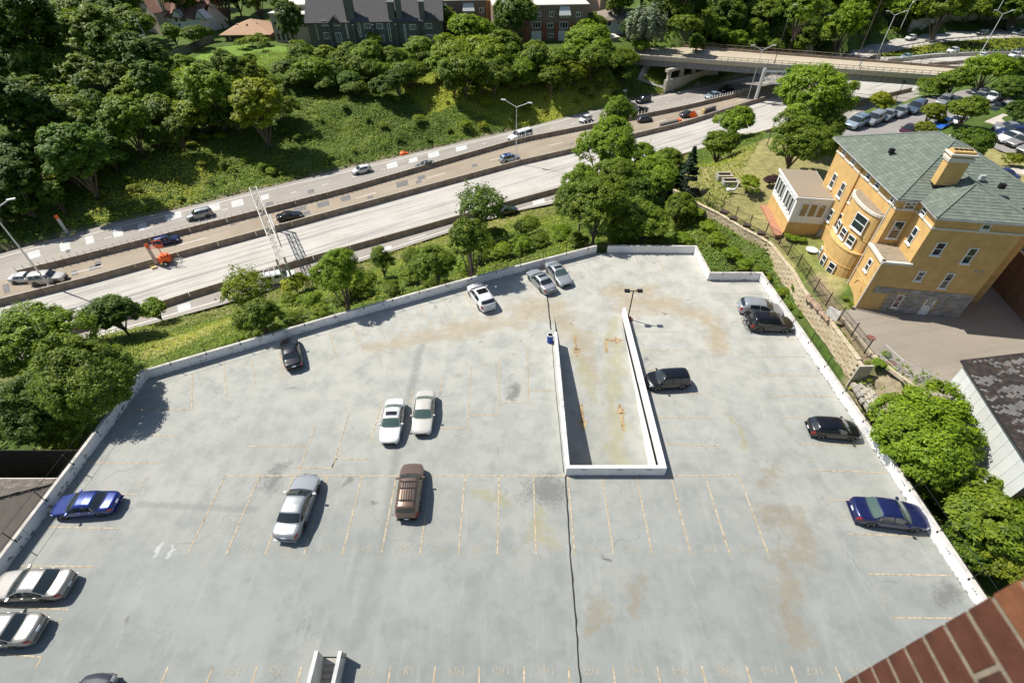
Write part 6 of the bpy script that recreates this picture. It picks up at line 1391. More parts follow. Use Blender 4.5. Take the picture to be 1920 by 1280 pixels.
# pedestrian on the bridge
pp = P(1611,126,-3.3); t = thing('person', 'pedestrian in a pale top and dark trousers walking on the overpass', 'person', (pp.x,pp.y,-3.45)); bmx = bpy.data.meshes.new('body'); 
jv = [(0,0,.98),(0,0,1.25),(0,0,1.45),(0,0,1.56),(0,0,1.72),(.19,0,1.42),(.26,.06,1.14),(.24,.2,.92),(-.19,0,1.42),(-.27,-.05,1.14),(-.24,-.18,.92),(.10,.03,.93),(.11,.16,.5),(.11,.12,.08),(.11,.26,.04),(-.10,-.03,.93),(-.11,-.08,.5),(-.11,-.3,.1),(-.11,-.18,.04)]
je = [(0,1),(1,2),(2,3),(3,4),(2,5),(5,6),(6,7),(2,8),(8,9),(9,10),(0,11),(11,12),(12,13),(13,14),(0,15),(15,16),(16,17),(17,18)]; jr = [.13,.13,.11,.055,.10,.06,.045,.035,.06,.045,.035,.09,.065,.045,.04,.09,.065,.045,.04]
bmx.from_pydata(jv, je, []); po = link('body', bmx, mat('pale_shirt', (.55,.58,.66), .9, var=0), t); md = po.modifiers.new('skin', 'SKIN'); 
for i, r_ in enumerate(jr): bmx.skin_vertices[0].data[i].radius = (r_, r_*.8)
bmx.skin_vertices[0].data[0].use_root = True; po.modifiers.new('sub', 'SUBSURF').levels = 1
build('trousers', MB().tube([(.10,.03,.95),(.11,.16,.5),(.11,.12,.1)], .095, 8, r2=.06).tube([(-.10,-.03,.95),(-.11,-.08,.5),(-.11,-.3,.12)], .095, 8, r2=.06), mat('dark_trousers', (.03,.03,.05), .9, var=0), t); build('hair', MB().lathe([(.02,1.86),(.10,1.82),(.115,1.72),(.09,1.64)], 10), mat('dark_hair', (.02,.015,.01), .8, var=0), t)

# ---------------------------------------------------------------- brick pier of the camera's own building
XW, YW, ch_ = 1.0, .394, .0855; bw = thing('brick_wall', 'red brown brick wall corner of the photographer\'s own building at the bottom right', 'wall', (XW, 0, 0)); mort = mat('pale_mortar', (.28,.24,.18), .95, var=.15, scale=30, bump=.4)
build('wall_core', MB().box((.30, YW-1.3-.002, HC/2+.6), (.604, 2.604, HC+1.2)), mort, bw)
bk = [mat('red_brown_brick_a', (.098,.034,.019), .85, var=.16, scale=22, bump=.12), mat('red_brown_brick_b', (.066,.025,.017), .85, var=.18, scale=22, bump=.12), mat('orange_red_brick', (.20,.075,.034), .85, var=.16, scale=22, bump=.12)]
z_top = HC-1.014; me_b = bevel_box((.10, .283, ch_-.0115), .0015); me_h = bevel_box((.10, .100, ch_-.0115), .0015); mcx = MB()
k0 = -9
for r in range(k0, 40):
    z = z_top-ch_*(r+.5); y = YW+.004
    first = me_h if r % 2 == 0 else me_b
    for j in range(7):
        m_ = first if j == 0 else me_b; ln = .1 if m_ is me_h else .283
        col_ = bk[2] if r < 1 else bk[(r*7+j*5+r*r) % 2]
        if r < 22 and j < 6: link('brick', m_, col_, bw, (.05-.0045+random.uniform(-.0006,.0006), y-ln/2, z))
        y -= ln+.011
# courses farther down the wall
mcx = MB()
for r in range(22, int((HC)/ch_)-12):
    z = z_top-ch_*(r+.5); y = YW+.004; j = 0
    while y > -1.6:
        ln = .1 if (r % 2 == 0 and j == 0) else .283; mcx.box((.044, y-ln/2, z), (.10, ln, ch_-.0115), 0, (r*7+j*5) % 2); y -= ln+.011; j += 1
build('brick_field', mcx, bk[:2], bw, kind='stuff')

# ---------------------------------------------------------------- foliage
def quads_mesh(name, C0, N, size, tint, aspect=1.0):
    "leaf faces: centres C0, normals N, sizes, tint 0..1; each one a rhombic leaf clump"
    n = len(C0); r = rng.normal(size=(n, 3)); T = np.cross(N, r); T /= np.linalg.norm(T, axis=1, keepdims=True)+1e-9; B = np.cross(N, T)
    s = size[:, None]; bend = N*s*.22
    v = np.stack([C0-T*s*.62*aspect, C0-B*s*.36+bend*.3, C0+T*s*.62*aspect, C0+B*s*.36+bend*.3], 1).reshape(-1, 3)
    me = bpy.data.meshes.new(name); me.vertices.add(4*n); me.vertices.foreach_set('co', v.ravel()); me.loops.add(4*n); me.loops.foreach_set('vertex_index', np.arange(4*n, dtype=np.int32))
    me.polygons.add(n); me.polygons.foreach_set('loop_start', np.arange(0, 4*n, 4, dtype=np.int32)); me.polygons.foreach_set('loop_total', np.full(n, 4, np.int32)); me.update(calc_edges=True)
    a = me.attributes.new('tint', 'FLOAT', 'FACE'); a.data.foreach_set('value', np.clip(tint, 0, 1).astype(np.float32)); return me
def unit(n): v = rng.normal(size=(n, 3)); return v/np.linalg.norm(v, axis=1, keepdims=True)
def crown(name, R_=3.0, H=5.0, z0=1.6, ncl=110, per=80, leaf=.30, rough=.28, shape='round', fill=.55, clr=.24):
    "lobed crown of leaf clumps"
    d = unit(ncl*3); d = d[d[:, 2] > (-.55 if shape != 'bush' else -.15)][:ncl]; n = len(d)
    K = 9; lob = unit(K)*rng.uniform(.42, .66, (K, 1)); lob[:, 2] = np.abs(lob[:, 2])*.9-.15 if shape != 'bush' else np.abs(lob[:, 2])*.8; lr = rng.uniform(.34, .56, K); lob[0] = (0, 0, .1); lr[0] = .58
    li = rng.choice(K, n, p=lr**2/(lr**2).sum()); pt_ = lob[li]+d*(lr[li]*(fill+(1-fill)*rng.uniform(0, 1, n)**.3))[:, None]
    dist = np.linalg.norm(pt_[:, None]-lob[None], axis=2)/lr[None]; deep = (dist < .72).sum(1); sel_ = deep <= 1; d = pt_[sel_]; n = len(d); rad = np.ones(n)
    if shape == 'conifer':
        z = rng.uniform(0, 1, n)**1.25; ph = rng.uniform(0, 6.283, n); rr = R_*(1-z)*rng.uniform(.55, 1.05, n); c = np.stack([rr*np.cos(ph), rr*np.sin(ph), z0+H*z], 1); rc = R_*.22*(1.2-z)
    elif shape == 'willow':
        c = np.stack([d[:,0]*rad*R_, d[:,1]*rad*R_, z0+H/2+d[:,2]*rad*H/2], 1); rc = np.full(n, R_*clr)
    else:
        c = np.stack([d[:,0]*rad*R_, d[:,1]*rad*R_, z0+H*.5+d[:,2]*rad*H*.5], 1); rc = R_*clr*rng.uniform(.65, 1.35, n)
        if shape == 'upright': c[:, :2] *= (1.15-.6*np.clip((c[:, 2:3]-z0)/H, 0, 1))
    m = n*per; idx = np.repeat(np.arange(n), per); o = unit(m)*(rng.uniform(0, 1, (m, 1))**.45)
    if shape == 'willow': o[:, 2] *= 2.2; o[:, :2] *= .6
    elif shape == 'conifer': o[:, 2] *= .35; 
    else: o[:, 2] *= .62
    pos = c[idx]+o*rc[idx][:, None] if rc.ndim else c[idx]+o*rc
    cen = np.array([0, 0, z0+H*.4]); out = pos-cen; out /= np.linalg.norm(out, axis=1, keepdims=True)+1e-9
    N = out*.5+o*.5+np.array([0, 0, .75])+unit(m)*.55; N /= np.linalg.norm(N, axis=1, keepdims=True)
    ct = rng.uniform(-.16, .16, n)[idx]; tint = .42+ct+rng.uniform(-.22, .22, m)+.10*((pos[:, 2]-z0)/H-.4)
    return quads_mesh(name, pos, N, leaf*rng.uniform(.65, 1.3, m), tint, 1.15 if shape != 'willow' else 1.8), c
def trunk(name, cl, z0, H, r=.2, limbs=7, lean=.0, bush=False):
    mb = MB(); top = (lean, 0, z0+H*.45)
    if not bush: mb.tube([(0,0,-.6),(0,0,0),(lean*.3,.05,z0*.6),(top[0],top[1],top[2])], r, 8, r2=r*.45)
    sel = cl[rng.choice(len(cl), min(limbs, len(cl)), replace=False)]
    for p in sel:
        s = Vector((0,0,.1)) if bush else Vector((lean*.5, 0, z0*(.55+.5*rng.random()))); e_ = Vector(p); m_ = s.lerp(e_, .5)+Vector((0,0,.12*H*(-.2 if bush else .4)))
        mb.tube([s, m_, s.lerp(e_, .95)], r*(.35 if bush else .5), 5, r2=r*.10, cap=False)
    return mb.mesh(name, True)
barkm = mat('grey_brown_bark', (.13,.10,.075), .95, var=.25, scale=4); 
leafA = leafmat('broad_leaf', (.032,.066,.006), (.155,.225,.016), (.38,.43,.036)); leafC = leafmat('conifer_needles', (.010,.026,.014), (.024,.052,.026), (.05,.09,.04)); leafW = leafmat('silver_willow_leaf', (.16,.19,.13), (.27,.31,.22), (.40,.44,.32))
SP = {}
def species(k, **kw):
    for i in range(kw.pop('n', 1)):
        tr = kw.get('tr', {}); a = {q: v for q, v in kw.items() if q != 'tr'}; cm, cl = crown('crown', **a); tm = trunk('trunk', cl, a.get('z0', 1.6), a.get('H', 5.0), bush=a.get('shape') == 'bush', **tr)
        SP.setdefault(k, []).append((cm, tm, a.get('R_', 3.0), a.get('z0', 1.6)+a.get('H', 5.0)*.5, a.get('z0', 1.6)+a.get('H', 5.0)))
species('maple', n=3, ncl=620, per=64, leaf=.128, H=5.6, z0=.9, clr=.115, fill=.8)
species('broad', n=3, ncl=300, per=62, leaf=.21, H=4.9, z0=.7, clr=.15, fill=.8)
species('mound', n=3, ncl=330, per=60, leaf=.22, H=4.4, z0=-.2, clr=.15, fill=.8, shape='bush', tr=dict(limbs=10, r=.14))
species('tall', n=2, ncl=280, per=62, leaf=.20, R_=2.5, H=6.8, z0=.6, clr=.16, fill=.8)
species('sparse', n=1, ncl=230, per=20, leaf=.20, H=4.8, clr=.17, fill=.4, tr=dict(limbs=46, r=.12))
species('bush', n=3, ncl=200, per=62, leaf=.155, R_=2.0, H=2.9, z0=.0, shape='bush', clr=.19, fill=.8, tr=dict(limbs=8, r=.08))
species('conifer', n=1, ncl=170, per=60, leaf=.24, R_=1.9, H=6.2, z0=.4, shape='conifer')
species('willow', n=1, ncl=110, per=70, leaf=.30, H=5.2, z0=1.2, shape='willow', rough=.3)
species('upright', n=1, ncl=130, per=80, leaf=.16, R_=2.0, H=5.6, z0=.8, shape='upright', rough=.3)
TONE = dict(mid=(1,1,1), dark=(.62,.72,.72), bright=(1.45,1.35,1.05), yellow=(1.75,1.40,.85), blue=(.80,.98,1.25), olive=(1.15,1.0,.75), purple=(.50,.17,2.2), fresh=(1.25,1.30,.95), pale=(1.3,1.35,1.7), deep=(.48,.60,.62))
ntree = 0
def tree(cx, cy, rpx, kind='broad', tone='mid', label=None, group=None, name=None, cat=None, sz=1.0, zbase=None, zc=None):
    """cx, cy: middle of the crown in the photograph; rpx: its half width; the base stands on the ground below it"""
    global ntree
    zmid = zc; lift = 0
    cm, tm, R0, hc, ht = SP[kind][ntree % len(SP[kind])]; zg = -6.0 if zbase is None else zbase; s = 1.0
    for it in range(9):
        z = zg+hc*s*sz; q = P(cx, cy, z); zc = q.y*CT+(HC-z)*ST; s = rpx*zc/F/R0
        if zbase is None and it < 8: zg = zg*.5+gz(q.x, q.y)*.5
    if zmid is not None:
        q = P(cx, cy, zmid); d_ = q.y*CT+(HC-zmid)*ST; s = rpx*d_/F/R0; zg = gz(q.x, q.y); sz = max(.8, (zmid-zg)/(hc*s)); lift = 0
        if sz > 1.15: lift = (sz/1.15-1)*hc; sz = 1.15
    bushy = kind == 'bush' or (kind == 'mound' and name != 'tree'); nm = name or ('shrub' if bushy else {'conifer': 'conifer_tree', 'willow': 'willow_tree'}.get(kind, 'tree'))
    t = thing(nm, label or 'tree', cat or ('shrub' if bushy else 'tree'), (q.x, q.y, zg-.05), random.uniform(0, 6.28), group, (s, s, s*sz))
    c = link('crown', cm, leafC if kind == 'conifer' else leafW if kind == 'willow' else leafA, t); k = TONE[tone]; j = random.uniform(.92, 1.08); c.color = (k[0]*j, k[1]*j, k[2]*j, 1)
    tk = link('stems' if bushy else 'trunk', tm, barkm, t); c.location.z = lift; tk.scale.z = 1+lift/hc; ntree += 1; return t

ORD = 'first second third fourth fifth sixth seventh eighth ninth tenth eleventh twelfth thirteenth fourteenth fifteenth sixteenth seventeenth eighteenth nineteenth twentieth'.split()
def ordn(i): return ORD[i] if i < 20 else ('twenty ' if i < 29 else 'thirty ' if i < 39 else 'forty ')+ORD[(i+1) % 10-1] if (i+1) % 10 else {30: 'thirtieth', 40: 'fortieth'}[i+1]
def rows_of(lst, n):
    "cuts a list of (x, y, ...) into n bands from the top down and numbers each band from the left"
    order = sorted(range(len(lst)), key=lambda i: lst[i][1]); out = {}; k = len(lst)/n
    for r in range(n):
        band_ = sorted(order[int(r*k):int((r+1)*k)], key=lambda i: lst[i][0])
        for j, i in enumerate(band_): out[i] = (r, j)
    return out
RN = {1: [''], 2: ['upper row', 'lower row'], 3: ['top row', 'middle row', 'bottom row'], 4: ['top row', 'second row', 'third row', 'bottom row'], 5: ['top row', 'second row', 'middle row', 'fourth row', 'bottom row']}
near = [
 (70,640,88,'maple','fresh','big bright maple crown at the left edge above the low end of the white wall'),
 (165,700,88,'maple','mid','large maple whose crown touches the bend of the left white parapet wall',3.0),
 (55,765,80,'maple','dark','dark maple crown at the left edge, lowest on the left side'),
 (118,805,44,'broad','bright','small bright yellow green tree right above the dark board wall'),
 (212,585,54,'broad','dark','dark oval tree between the big maple and the closed freeway lanes'),
 (291,580,27,'broad','fresh','small leafy sapling standing alone by the near freeway edge line'),
 (455,543,56,'sparse','olive','feathery open tree above the left part of the far parapet wall',2.5),
 (488,590,46,'broad','mid','leafy bush tree leaning over the far parapet wall behind the black sedan',1.8),
 (632,508,48,'maple','fresh','bright rounded tree right of the truss gantry foot',4.0),
 (714,484,25,'upright','mid','small upright sapling between two grassy gaps beside the near lane'),
 (655,530,44,'bush','bright','bright bushy shrub below the rounded tree near the gantry'),
 (815,495,50,'maple','mid','tall leafy tree in the middle of the planted strip behind the far wall'),
 (897,385,60,'sparse','dark','dark open branched tree hiding a car on the near freeway lane'),
 (880,447,46,'broad','mid','leafy tree just below the dark open branched tree',5.0),
 (985,425,28,'bush','mid','dense rounded shrub behind the two silver cars by the far wall'),
 (1140,275,60,'maple','fresh','tall bright tree whose top stands against the freeway lanes in the middle',3.5),
 (1120,385,72,'maple','mid','massive dark maple behind the small steel gate',4.2),
 (1232,335,62,'maple','fresh','bright leafy tree right of the tall tree in the middle of the photograph',1.5),
 (1155,335,48,'maple','mid','leafy crown between the tall bright tree and the massive dark maple',2.0),
 (1185,372,50,'broad','dark','dark crown filling the gap behind the massive dark maple',1.0),
 (1095,345,42,'maple','fresh','left flank crown of the leafy clump behind the steel gate',2.5),
 (1195,300,38,'maple','fresh','upper right flank crown of the leafy clump in the middle',2.5),
 (1252,300,36,'broad','mid','crown between the leafy clump and the dark conifer'),
 (1160,215,34,'maple','fresh','topmost small crown of the tall tree in the middle',6.0),
 (1545,240,46,'maple','mid','lower right flank crown of the very large maple on the lawn'),
 (1272,385,34,'broad','mid','leafy tree just left of the stone retaining wall start'),
 (1210,415,62,'broad','mid','tree crown overhanging the straight far wall right of the steel gate',2.0),
 (1290,330,34,'conifer','mid','dark blue green conifer beside the stone retaining wall start'),
 (1380,225,38,'broad','fresh','bright tree standing in front of the sign gantry'),
 (1352,272,38,'broad','mid','low leafy tree below the bright tree in front of the sign gantry'),
 (1525,185,80,'maple','fresh','very large maple in front of the overpass, the upper of the two on the lawn'),
 (1500,258,62,'maple','mid','large maple crown overlapping the lower left of the very large maple'),
 (1445,338,17,'bush','purple','dark purple leaved shrub beside the sunroom'),
 (1404,346,23,'bush','bright','rounded bright green shrub on the lawn between planter and sunroom'),
 (1655,190,24,'broad','yellow','small yellow green tree behind the kerb row of parked cars'),
 (1747,208,25,'broad','olive','small dense tree at the kerb between parked cars, left of the leaning one'),
 (1735,240,20,'broad','olive','little round tree touching the peak of the green roof'),
 (1817,204,36,'broad','mid','broad street tree above the white and maroon cars'),
 (1889,165,36,'broad','dark','dark street tree at the right edge above the footpath'),
 (1822,268,42,'broad','dark','dark dense tree between the green roof and the rear car park'),
  (1795,150,34,'broad','mid','tree clump left end hiding the right end of the overpass'),
 (1745,168,32,'bush','mid','shrub mass below the overpass beside the shaded freeway'),
 (1857,128,42,'broad','fresh','tall leafy tree hiding the right end of the overpass'),
 (1908,130,32,'broad','dark','dark tree at the right frame edge above the street trees'),
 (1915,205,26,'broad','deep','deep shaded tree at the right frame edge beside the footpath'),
 (1900,300,18,'bush','olive','low bush beside the dark cellar hatch near the neighbour house'),
 (1748,808,100,'maple','fresh','big round bright maple right of the parking deck, in front of the shed'),
 (1690,735,42,'maple','fresh','small maple at the top left of the big round maple'),
 (1850,965,88,'broad','mid','large tree with visible branches at the right edge below the shed'),
 (1765,920,52,'bush','mid','leafy bush against the outer side of the right parapet wall below the big maple'),
 (1822,1030,56,'broad','dark','dark leafy tree above the brick wall corner at the lower right'),
 (1885,1050,60,'broad','olive','olive brown tree right above the brick wall corner'),
]
for a in near:
    if a[2]: tree(*a[:5], label=a[5], zc=a[6] if len(a) > 6 else None, zbase=(-2.5 if a[0] < 1800 or a[1] > 900 else None) if a[0] > 1680 and a[1] > 700 else None)
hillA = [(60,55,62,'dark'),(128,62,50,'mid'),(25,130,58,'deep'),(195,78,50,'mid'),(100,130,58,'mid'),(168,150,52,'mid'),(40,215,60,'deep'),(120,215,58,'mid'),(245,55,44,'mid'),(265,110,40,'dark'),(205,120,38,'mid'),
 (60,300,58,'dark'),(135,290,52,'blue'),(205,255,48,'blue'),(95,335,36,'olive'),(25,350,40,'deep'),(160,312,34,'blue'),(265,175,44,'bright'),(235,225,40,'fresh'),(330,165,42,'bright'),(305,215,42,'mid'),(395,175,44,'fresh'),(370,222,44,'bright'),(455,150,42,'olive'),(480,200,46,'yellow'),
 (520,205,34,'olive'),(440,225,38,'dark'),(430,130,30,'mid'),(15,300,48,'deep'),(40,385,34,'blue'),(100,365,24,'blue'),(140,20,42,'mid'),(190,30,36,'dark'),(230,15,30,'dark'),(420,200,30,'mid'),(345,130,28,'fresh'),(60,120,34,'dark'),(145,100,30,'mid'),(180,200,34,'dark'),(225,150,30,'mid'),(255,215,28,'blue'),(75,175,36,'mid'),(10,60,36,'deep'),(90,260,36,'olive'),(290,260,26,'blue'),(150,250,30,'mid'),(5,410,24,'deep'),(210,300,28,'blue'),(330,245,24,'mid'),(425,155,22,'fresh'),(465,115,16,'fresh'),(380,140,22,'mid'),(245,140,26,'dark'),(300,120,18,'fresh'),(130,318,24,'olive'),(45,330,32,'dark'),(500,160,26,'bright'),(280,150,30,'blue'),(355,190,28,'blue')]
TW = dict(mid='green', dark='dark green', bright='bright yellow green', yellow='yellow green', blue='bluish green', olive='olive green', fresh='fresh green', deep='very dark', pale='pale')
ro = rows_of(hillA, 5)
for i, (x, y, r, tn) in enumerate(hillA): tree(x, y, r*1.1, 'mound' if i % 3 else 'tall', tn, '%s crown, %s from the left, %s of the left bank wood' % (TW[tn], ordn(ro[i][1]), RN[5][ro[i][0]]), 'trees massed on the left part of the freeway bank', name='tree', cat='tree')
hillB = [(590,130,26,'fresh'),(560,100,24,'mid'),(565,145,24,'mid'),(655,110,26,'mid'),(690,100,26,'fresh'),(680,130,26,'mid'),(735,115,24,'mid'),(770,140,28,'mid'),(745,150,24,'dark'),(612,160,20,'mid'),(790,92,26,'fresh'),(845,100,34,'bright'),(870,130,36,'mid'),(905,105,38,'bright'),(880,60,34,'fresh'),(940,95,34,'mid'),(925,140,30,'mid'),(970,130,28,'fresh'),(1005,110,30,'mid'),(1040,115,28,'mid'),(1035,145,22,'mid'),(1075,105,28,'fresh'),(1075,140,24,'olive'),(1100,70,30,'fresh'),(1110,110,30,'mid'),(1145,118,28,'mid'),(1165,112,24,'mid'),(1130,145,18,'mid'),(1170,135,18,'dark'),(830,40,26,'mid'),(1110,50,22,'mid'),(1000,148,16,'mid'),(650,150,20,'blue'),(720,165,22,'dark'),(960,160,14,'mid'),(1205,88,16,'fresh'),(625,130,20,'mid'),(715,135,22,'fresh'),(665,165,18,'mid'),(820,130,24,'fresh'),(850,155,20,'mid'),(900,160,20,'dark'),(985,150,20,'mid'),(760,110,18,'fresh'),(575,120,20,'mid'),(610,105,18,'bright'),(540,130,24,'mid'),(1055,160,16,'mid'),(1120,90,24,'fresh'),(700,75,14,'fresh')]
ro = rows_of(hillB, 3)
for i, (x, y, r, tn) in enumerate(hillB): tree(x, y, r*1.28, 'mound' if i % 4 else 'broad', tn, '%s bushy tree, %s from the left, %s below the houses' % (TW[tn], ordn(ro[i][1]), RN[3][ro[i][0]]), 'bushy trees along the crest of the bank', name='tree', cat='tree')
tree(975, 28, 44, 'broad', 'dark', 'tall dark tree with bare trunk in front of the brown condominium', sz=1.25)
tree(540, 40, 28, 'tall', 'dark', 'tall shaggy tree in front of the beige modern house', sz=1.2); tree(323, 62, 22, 'broad', 'fresh', 'light green tree in front of the white stucco house left gable'); tree(362, 66, 24, 'broad', 'mid', 'darker tree in front of the white stucco house right of the light green one'); tree(388, 62, 14, 'broad', 'dark', 'small dark tree at the right corner of the white stucco house')
tree(1214, 52, 36, 'willow', 'mid', 'pale silver weeping willow at the left end of the overpass'); tree(1172, 50, 12, 'upright', 'deep', 'narrow dark evergreen in front of the white villa', name='tree')
for x, y, r in ((452,80,12),(470,74,14),(486,70,13),(498,76,10)): tree(x, y+2, r, 'bush', 'bright', 'bright garden shrub at the bungalow lawn, %s' % {452: 'leftmost of four', 470: 'second of four', 486: 'third of four', 498: 'rightmost of four'}[x], 'bright shrubs beside the bungalow')
tree(492, 88, 10, 'bush', 'blue', 'grey blue rounded garden shrub between the bright shrubs and the trees')
small = []
for k in range(90):
    x = random.uniform(150, 1170); top_ = 175 if x > 560 else 240; ed = float(np.interp(x, [0,190,360,640,992,1159,1243], [470,416,378,310,230,186,172])); y = random.uniform(top_-(x-560)*.03 if x > 560 else top_, ed-6)
    if any((x-a)**2+(y-b)**2 < 240 for a, b in small): continue
    small.append((x, y))
ro = rows_of(small, 3)
for i, (x, y) in enumerate(small): tree(x, y, random.choice((5,6,7,9,12)), 'bush', random.choice(('fresh','mid','bright','olive','yellow','mid')), 'small shrub, %s from the left in the %s of the open bank' % (ordn(ro[i][1]), ('upper band', 'middle band', 'lower band')[ro[i][0]]), 'small shrubs scattered over the open bank')
# the wood across the top: rows from far to near
k = 0
tops = [0, 0]
for x in range(-40, 1990, 46):
    for row, (yy, rr) in enumerate(((-34, 40), (-8, 34))):
        if row and (586 < x < 800 or x < 150 or 820 < x < 1120): continue
        if x > 1180 and row: continue
        tree(x+random.uniform(-12,12)+row*22, yy+random.uniform(-6,6), rr*random.uniform(.85,1.15), 'broad' if k % 3 else 'tall', random.choice(('mid','dark','deep','mid')), 'tree crown, %s from the left, %s of wood behind houses' % (ordn(tops[row]), ('far row', 'near row')[row]), 'trees behind the houses along the top edge'); k += 1; tops[row] += 1
wood = []
for y, x0, x1, r in ((4,1235,1960,36),(24,1250,1960,34),(44,1240,1640,30),(66,1262,1560,27),(84,1270,1490,20)):
    x = x0+random.uniform(0, 20)
    while x < x1: wood.append((x, y+random.uniform(-6,6), r*random.uniform(.8,1.2))); x += r*1.25
wood += [(1700,36,20),(1740,30,22),(1790,26,22),(1840,22,22),(1890,18,22),(1400,80,18),(1455,86,16),(1500,90,12),(1530,84,14)]
ro = rows_of(wood, 5)
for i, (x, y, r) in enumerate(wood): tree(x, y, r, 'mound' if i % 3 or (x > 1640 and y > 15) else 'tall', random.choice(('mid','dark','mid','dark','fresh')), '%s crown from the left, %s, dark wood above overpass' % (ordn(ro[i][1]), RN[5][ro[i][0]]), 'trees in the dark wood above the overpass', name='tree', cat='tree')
tree(1372, 84, 15, 'bush', 'bright', 'bright shrub catching the sun on the wood edge left of the thin brown lamp post'); tree(1440, 90, 12, 'bush', 'bright', 'smaller bright shrub by the overpass railing under the dark wood')
# planting right outside the far parapet
strip_sh = [(330,694,18),(372,680,18),(415,664,20),(440,640,20),(480,625,22),(545,600,20),(580,560,22),(600,585,20),(640,560,20),(680,550,18),(690,525,18),(735,540,20),(770,520,22),(870,500,18),(900,480,22),(935,470,24),(975,460,24),(1010,450,22),(1050,440,24),(930,440,20),(880,465,18),(1085,452,22),(1150,450,16),(1180,445,20),(1235,450,20),(1280,450,20),(770,480,20),(545,560,18),(520,620,18)]
ro = rows_of(strip_sh, 1)
for i, (x, y, r) in enumerate(strip_sh): tree(x, y, r, 'bush', random.choice(('fresh','mid','bright','mid')), 'leafy shrub, %s from the left behind the far white parapet wall' % ordn(ro[i][1]), 'shrubs in the strip behind the far parapet wall')
tree(553, 532, 26, 'bush', 'yellow', 'yellow orange weedy shrub beside the work truck'); tree(800, 530, 12, 'bush', 'olive', 'half dead brown shrub behind the far wall'); tree(556, 590, 17, 'sparse', 'olive', 'bare twiggy brown shrub above the far wall', name='shrub', cat='shrub', sz=.6)
for i, (x, y, r) in enumerate(((1330,425,16),(1345,450,18),(1372,478,18),(1395,495,16),(1420,505,14),(1312,400,14),(1440,520,10),(1465,548,12),(1490,540,10),(1480,575,9),(1500,590,6))): tree(x, y, r, 'bush', random.choice(('fresh','mid','bright')), 'garden shrub number %s in the wedge between white wall and stone wall' % ordn(i), 'shrubs in the wedge below the stone wall', zbase=None)
for i, (x, y, r) in enumerate(((1478,444,9),(1490,446,9),(1503,449,9),(1556,490,7),(1545,478,6),(1585,558,7),(1596,570,5))): tree(x, y, r, 'bush', 'fresh', 'low plant, %s along the foot of the yellow brick house' % ordn(i), 'low plants along the yellow brick house')
for i, (x, y, r) in enumerate(((1568,614,7),(1580,628,7),(1592,642,7),(1604,655,7),(1616,668,6),(1626,680,6))): tree(x, y, r, 'bush', 'fresh', 'weedy plant, %s from the far end between picket fence and curb' % ordn(i), 'weeds between the picket fence and the curb')
for i, (x, y, r) in enumerate(((1650,680,12),(1668,692,13),(1662,664,9))): tree(x, y, r, 'bush', 'pale', 'blue green leafy plant, %s from the left under the wire fence' % ordn(i), 'blue green plants under the wire fence')

# ---------------------------------------------------------------- ground cover
cover = leafmat('weedy_ground_cover', (.055,.105,.012), (.205,.270,.026), (.48,.47,.055), False)
def cover_mesh(name, poly, dens, size, base, amp, hgt=.45, hole=None, tintpolys=()):
    xs = [p[0] for p in poly]; ys = [p[1] for p in poly]; A = (max(xs)-min(xs))*(max(ys)-min(ys)); n = int(A*dens)
    X = rng.uniform(min(xs), max(xs), n); Y = rng.uniform(min(ys), max(ys), n); k = pip(X, Y, poly)
    for h_ in (hole or []): k &= ~pip(X, Y, h_)
    X, Y = X[k], Y[k]; n = len(X); lump = vnoise(X, Y, 2.2, 11)*.65+vnoise(X, Y, .8, 12)*.35
    keep = rng.uniform(0, 1, n) < (.35+lump); X, Y, lump = X[keep], Y[keep], lump[keep]; n = len(X)
    Z = height(X, Y)+.06+rng.uniform(0, 1, n)*hgt*np.clip(lump*1.9-.3, .1, 1.4)
    N = unit(n)*.62+np.array([0, 0, 1.0]); N /= np.linalg.norm(N, axis=1, keepdims=True); patchy = vnoise(X, Y, 11, 21)*.6+vnoise(X, Y, 3.5, 22)*.4
    T = base+amp*(patchy-.5)*2+rng.uniform(-.18, .18, n)
    for pl, dv in tintpolys: T[pip(X, Y, pl)] += dv
    me = quads_mesh(name, np.stack([X, Y, Z], 1), N, size*rng.uniform(.6, 1.35, n), T, 1.1); o = link(name, me, cover); o['kind'] = 'stuff'; return o
bank = [(p.x, p.y) for p in offset(resample(FAR, 60), .9)][:50]+px2([(1215,95),(1160,96),(1000,95),(830,92),(600,95),(480,98),(330,130),(200,160),(0,200),(-200,260)], -3)
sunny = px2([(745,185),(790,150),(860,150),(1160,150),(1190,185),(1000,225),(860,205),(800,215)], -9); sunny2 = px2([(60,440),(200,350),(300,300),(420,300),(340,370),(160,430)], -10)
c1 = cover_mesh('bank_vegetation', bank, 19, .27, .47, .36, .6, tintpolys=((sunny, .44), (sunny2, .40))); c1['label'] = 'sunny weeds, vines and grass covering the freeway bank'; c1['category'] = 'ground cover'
strip_p = [(p.x, p.y) for p in offset(NEAR, -.4)][2:12]+[(28,60),(22.5,52),(10.3,52.2),(-5.3,45.5),(-17.6,39.6),(-33.6,31.5),(-45,34)]
c2 = cover_mesh('strip_vegetation', strip_p, 22, .22, .48, .28, .45, tintpolys=((px2([(230,700),(300,620),(420,575),(560,540),(900,420),(1050,385),(1050,400),(900,440),(640,540),(440,600),(330,680)], -8), .22),)); c2['label'] = 'tall weeds and dry grass between the freeway and the far parapet wall'; c2['category'] = 'ground cover'
wedge = px2([(1308,470),(1300,392),(1345,420),(1395,455),(1425,470),(1450,500),(1500,572),(1488,580),(1440,525),(1425,508),(1335,508)], 0)
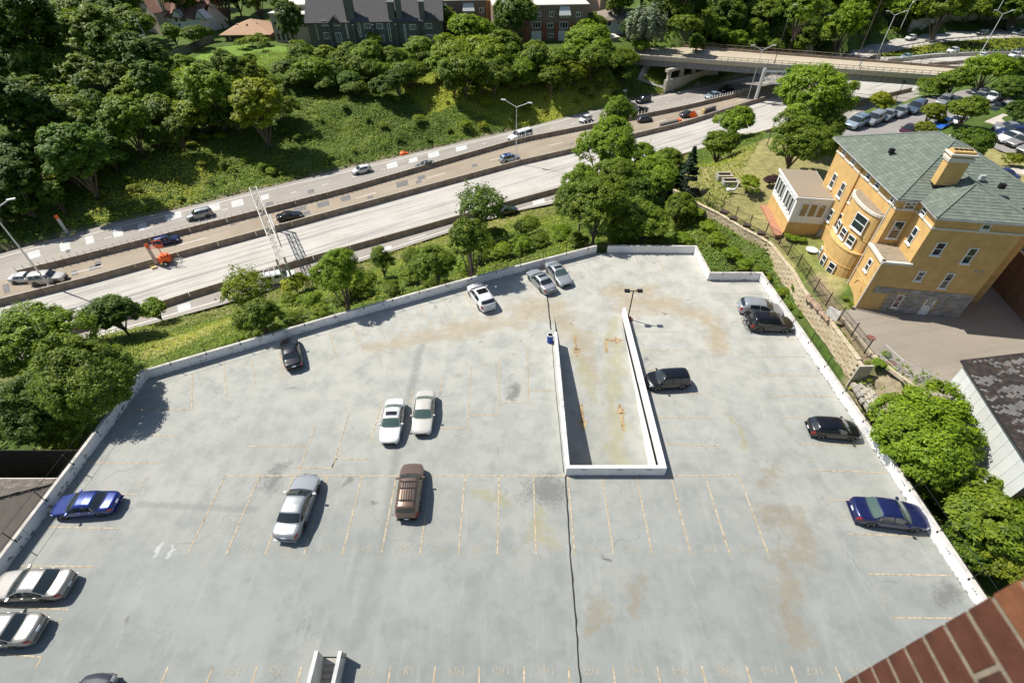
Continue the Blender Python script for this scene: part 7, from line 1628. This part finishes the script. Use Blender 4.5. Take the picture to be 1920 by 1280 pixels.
c3 = cover_mesh('wedge_vegetation', wedge, 30, .22, .40, .25, .45); c3['label'] = 'low plants in the wedge between white wall and stone wall'; c3['category'] = 'ground cover'
isl = px2([(1632,106),(1700,92),(1770,80),(1850,74),(1960,70),(1960,96),(1850,96),(1760,99),(1690,106)], ZF)
island_top = [(p[0], p[1]) for p in isl]; struct('grass_island', MB().prism(island_top, ZF-.3, ZF+.12), gm)
_h = height; height = lambda X, Y: np.full(np.shape(X), ZF+.12); c4 = cover_mesh('island_grass', isl, 5, .5, .62, .2, .4); height = _h; c4['label'] = 'yellow green grass island between the curved roads'; c4['category'] = 'grass'
woodg = px2([(1215,100),(1300,92),(1500,104),(1620,80),(1700,60),(1920,44),(1990,0),(1240,0)], -5)
c5 = cover_mesh('wood_undergrowth', woodg, 1.6, .8, .25, .2, 1.2, hole=[JUNC]); c5['label'] = 'dark undergrowth on the slope of the wood above the overpass'; c5['category'] = 'undergrowth'
rlow = [(29.4,-4),(29.4,30),(33,32),(38,27),(38,10),(34,-4)]
c6 = cover_mesh('slope_vegetation', rlow, 10, .3, .32, .2, .5); c6['label'] = 'weeds on the ground outside the right parapet wall'; c6['category'] = 'ground cover'
llow = [(-33.6,22),(-33.6,31),(-44,36),(-75,58),(-95,45),(-90,22)]
c7 = cover_mesh('low_undergrowth', llow, 5, .35, .22, .15, .6); c7['label'] = 'shaded undergrowth beneath the maples at the left edge'; c7['category'] = 'undergrowth'
# yellow day lilies
lily = mat('yellow_petals', (.75,.60,.06), .6, var=0)
lp_ = MB()
for k in range(70):
    q = P(random.uniform(1268,1300), random.uniform(403,422), -.2); z = gz(q.x, q.y)+random.uniform(.5,.9); s_ = .10
    lp_.add([(q.x+s_*math.cos(a), q.y+s_*math.sin(a), z+.05*math.sin(a*2)) for a in [6.28*i/5+k for i in range(5)]], [(0,1,2,3,4)])
o = build('day_lilies', lp_, lily); o['kind'] = 'stuff'; o['label'] = 'patch of yellow day lilies left of the stone retaining wall'; o['category'] = 'flowers'
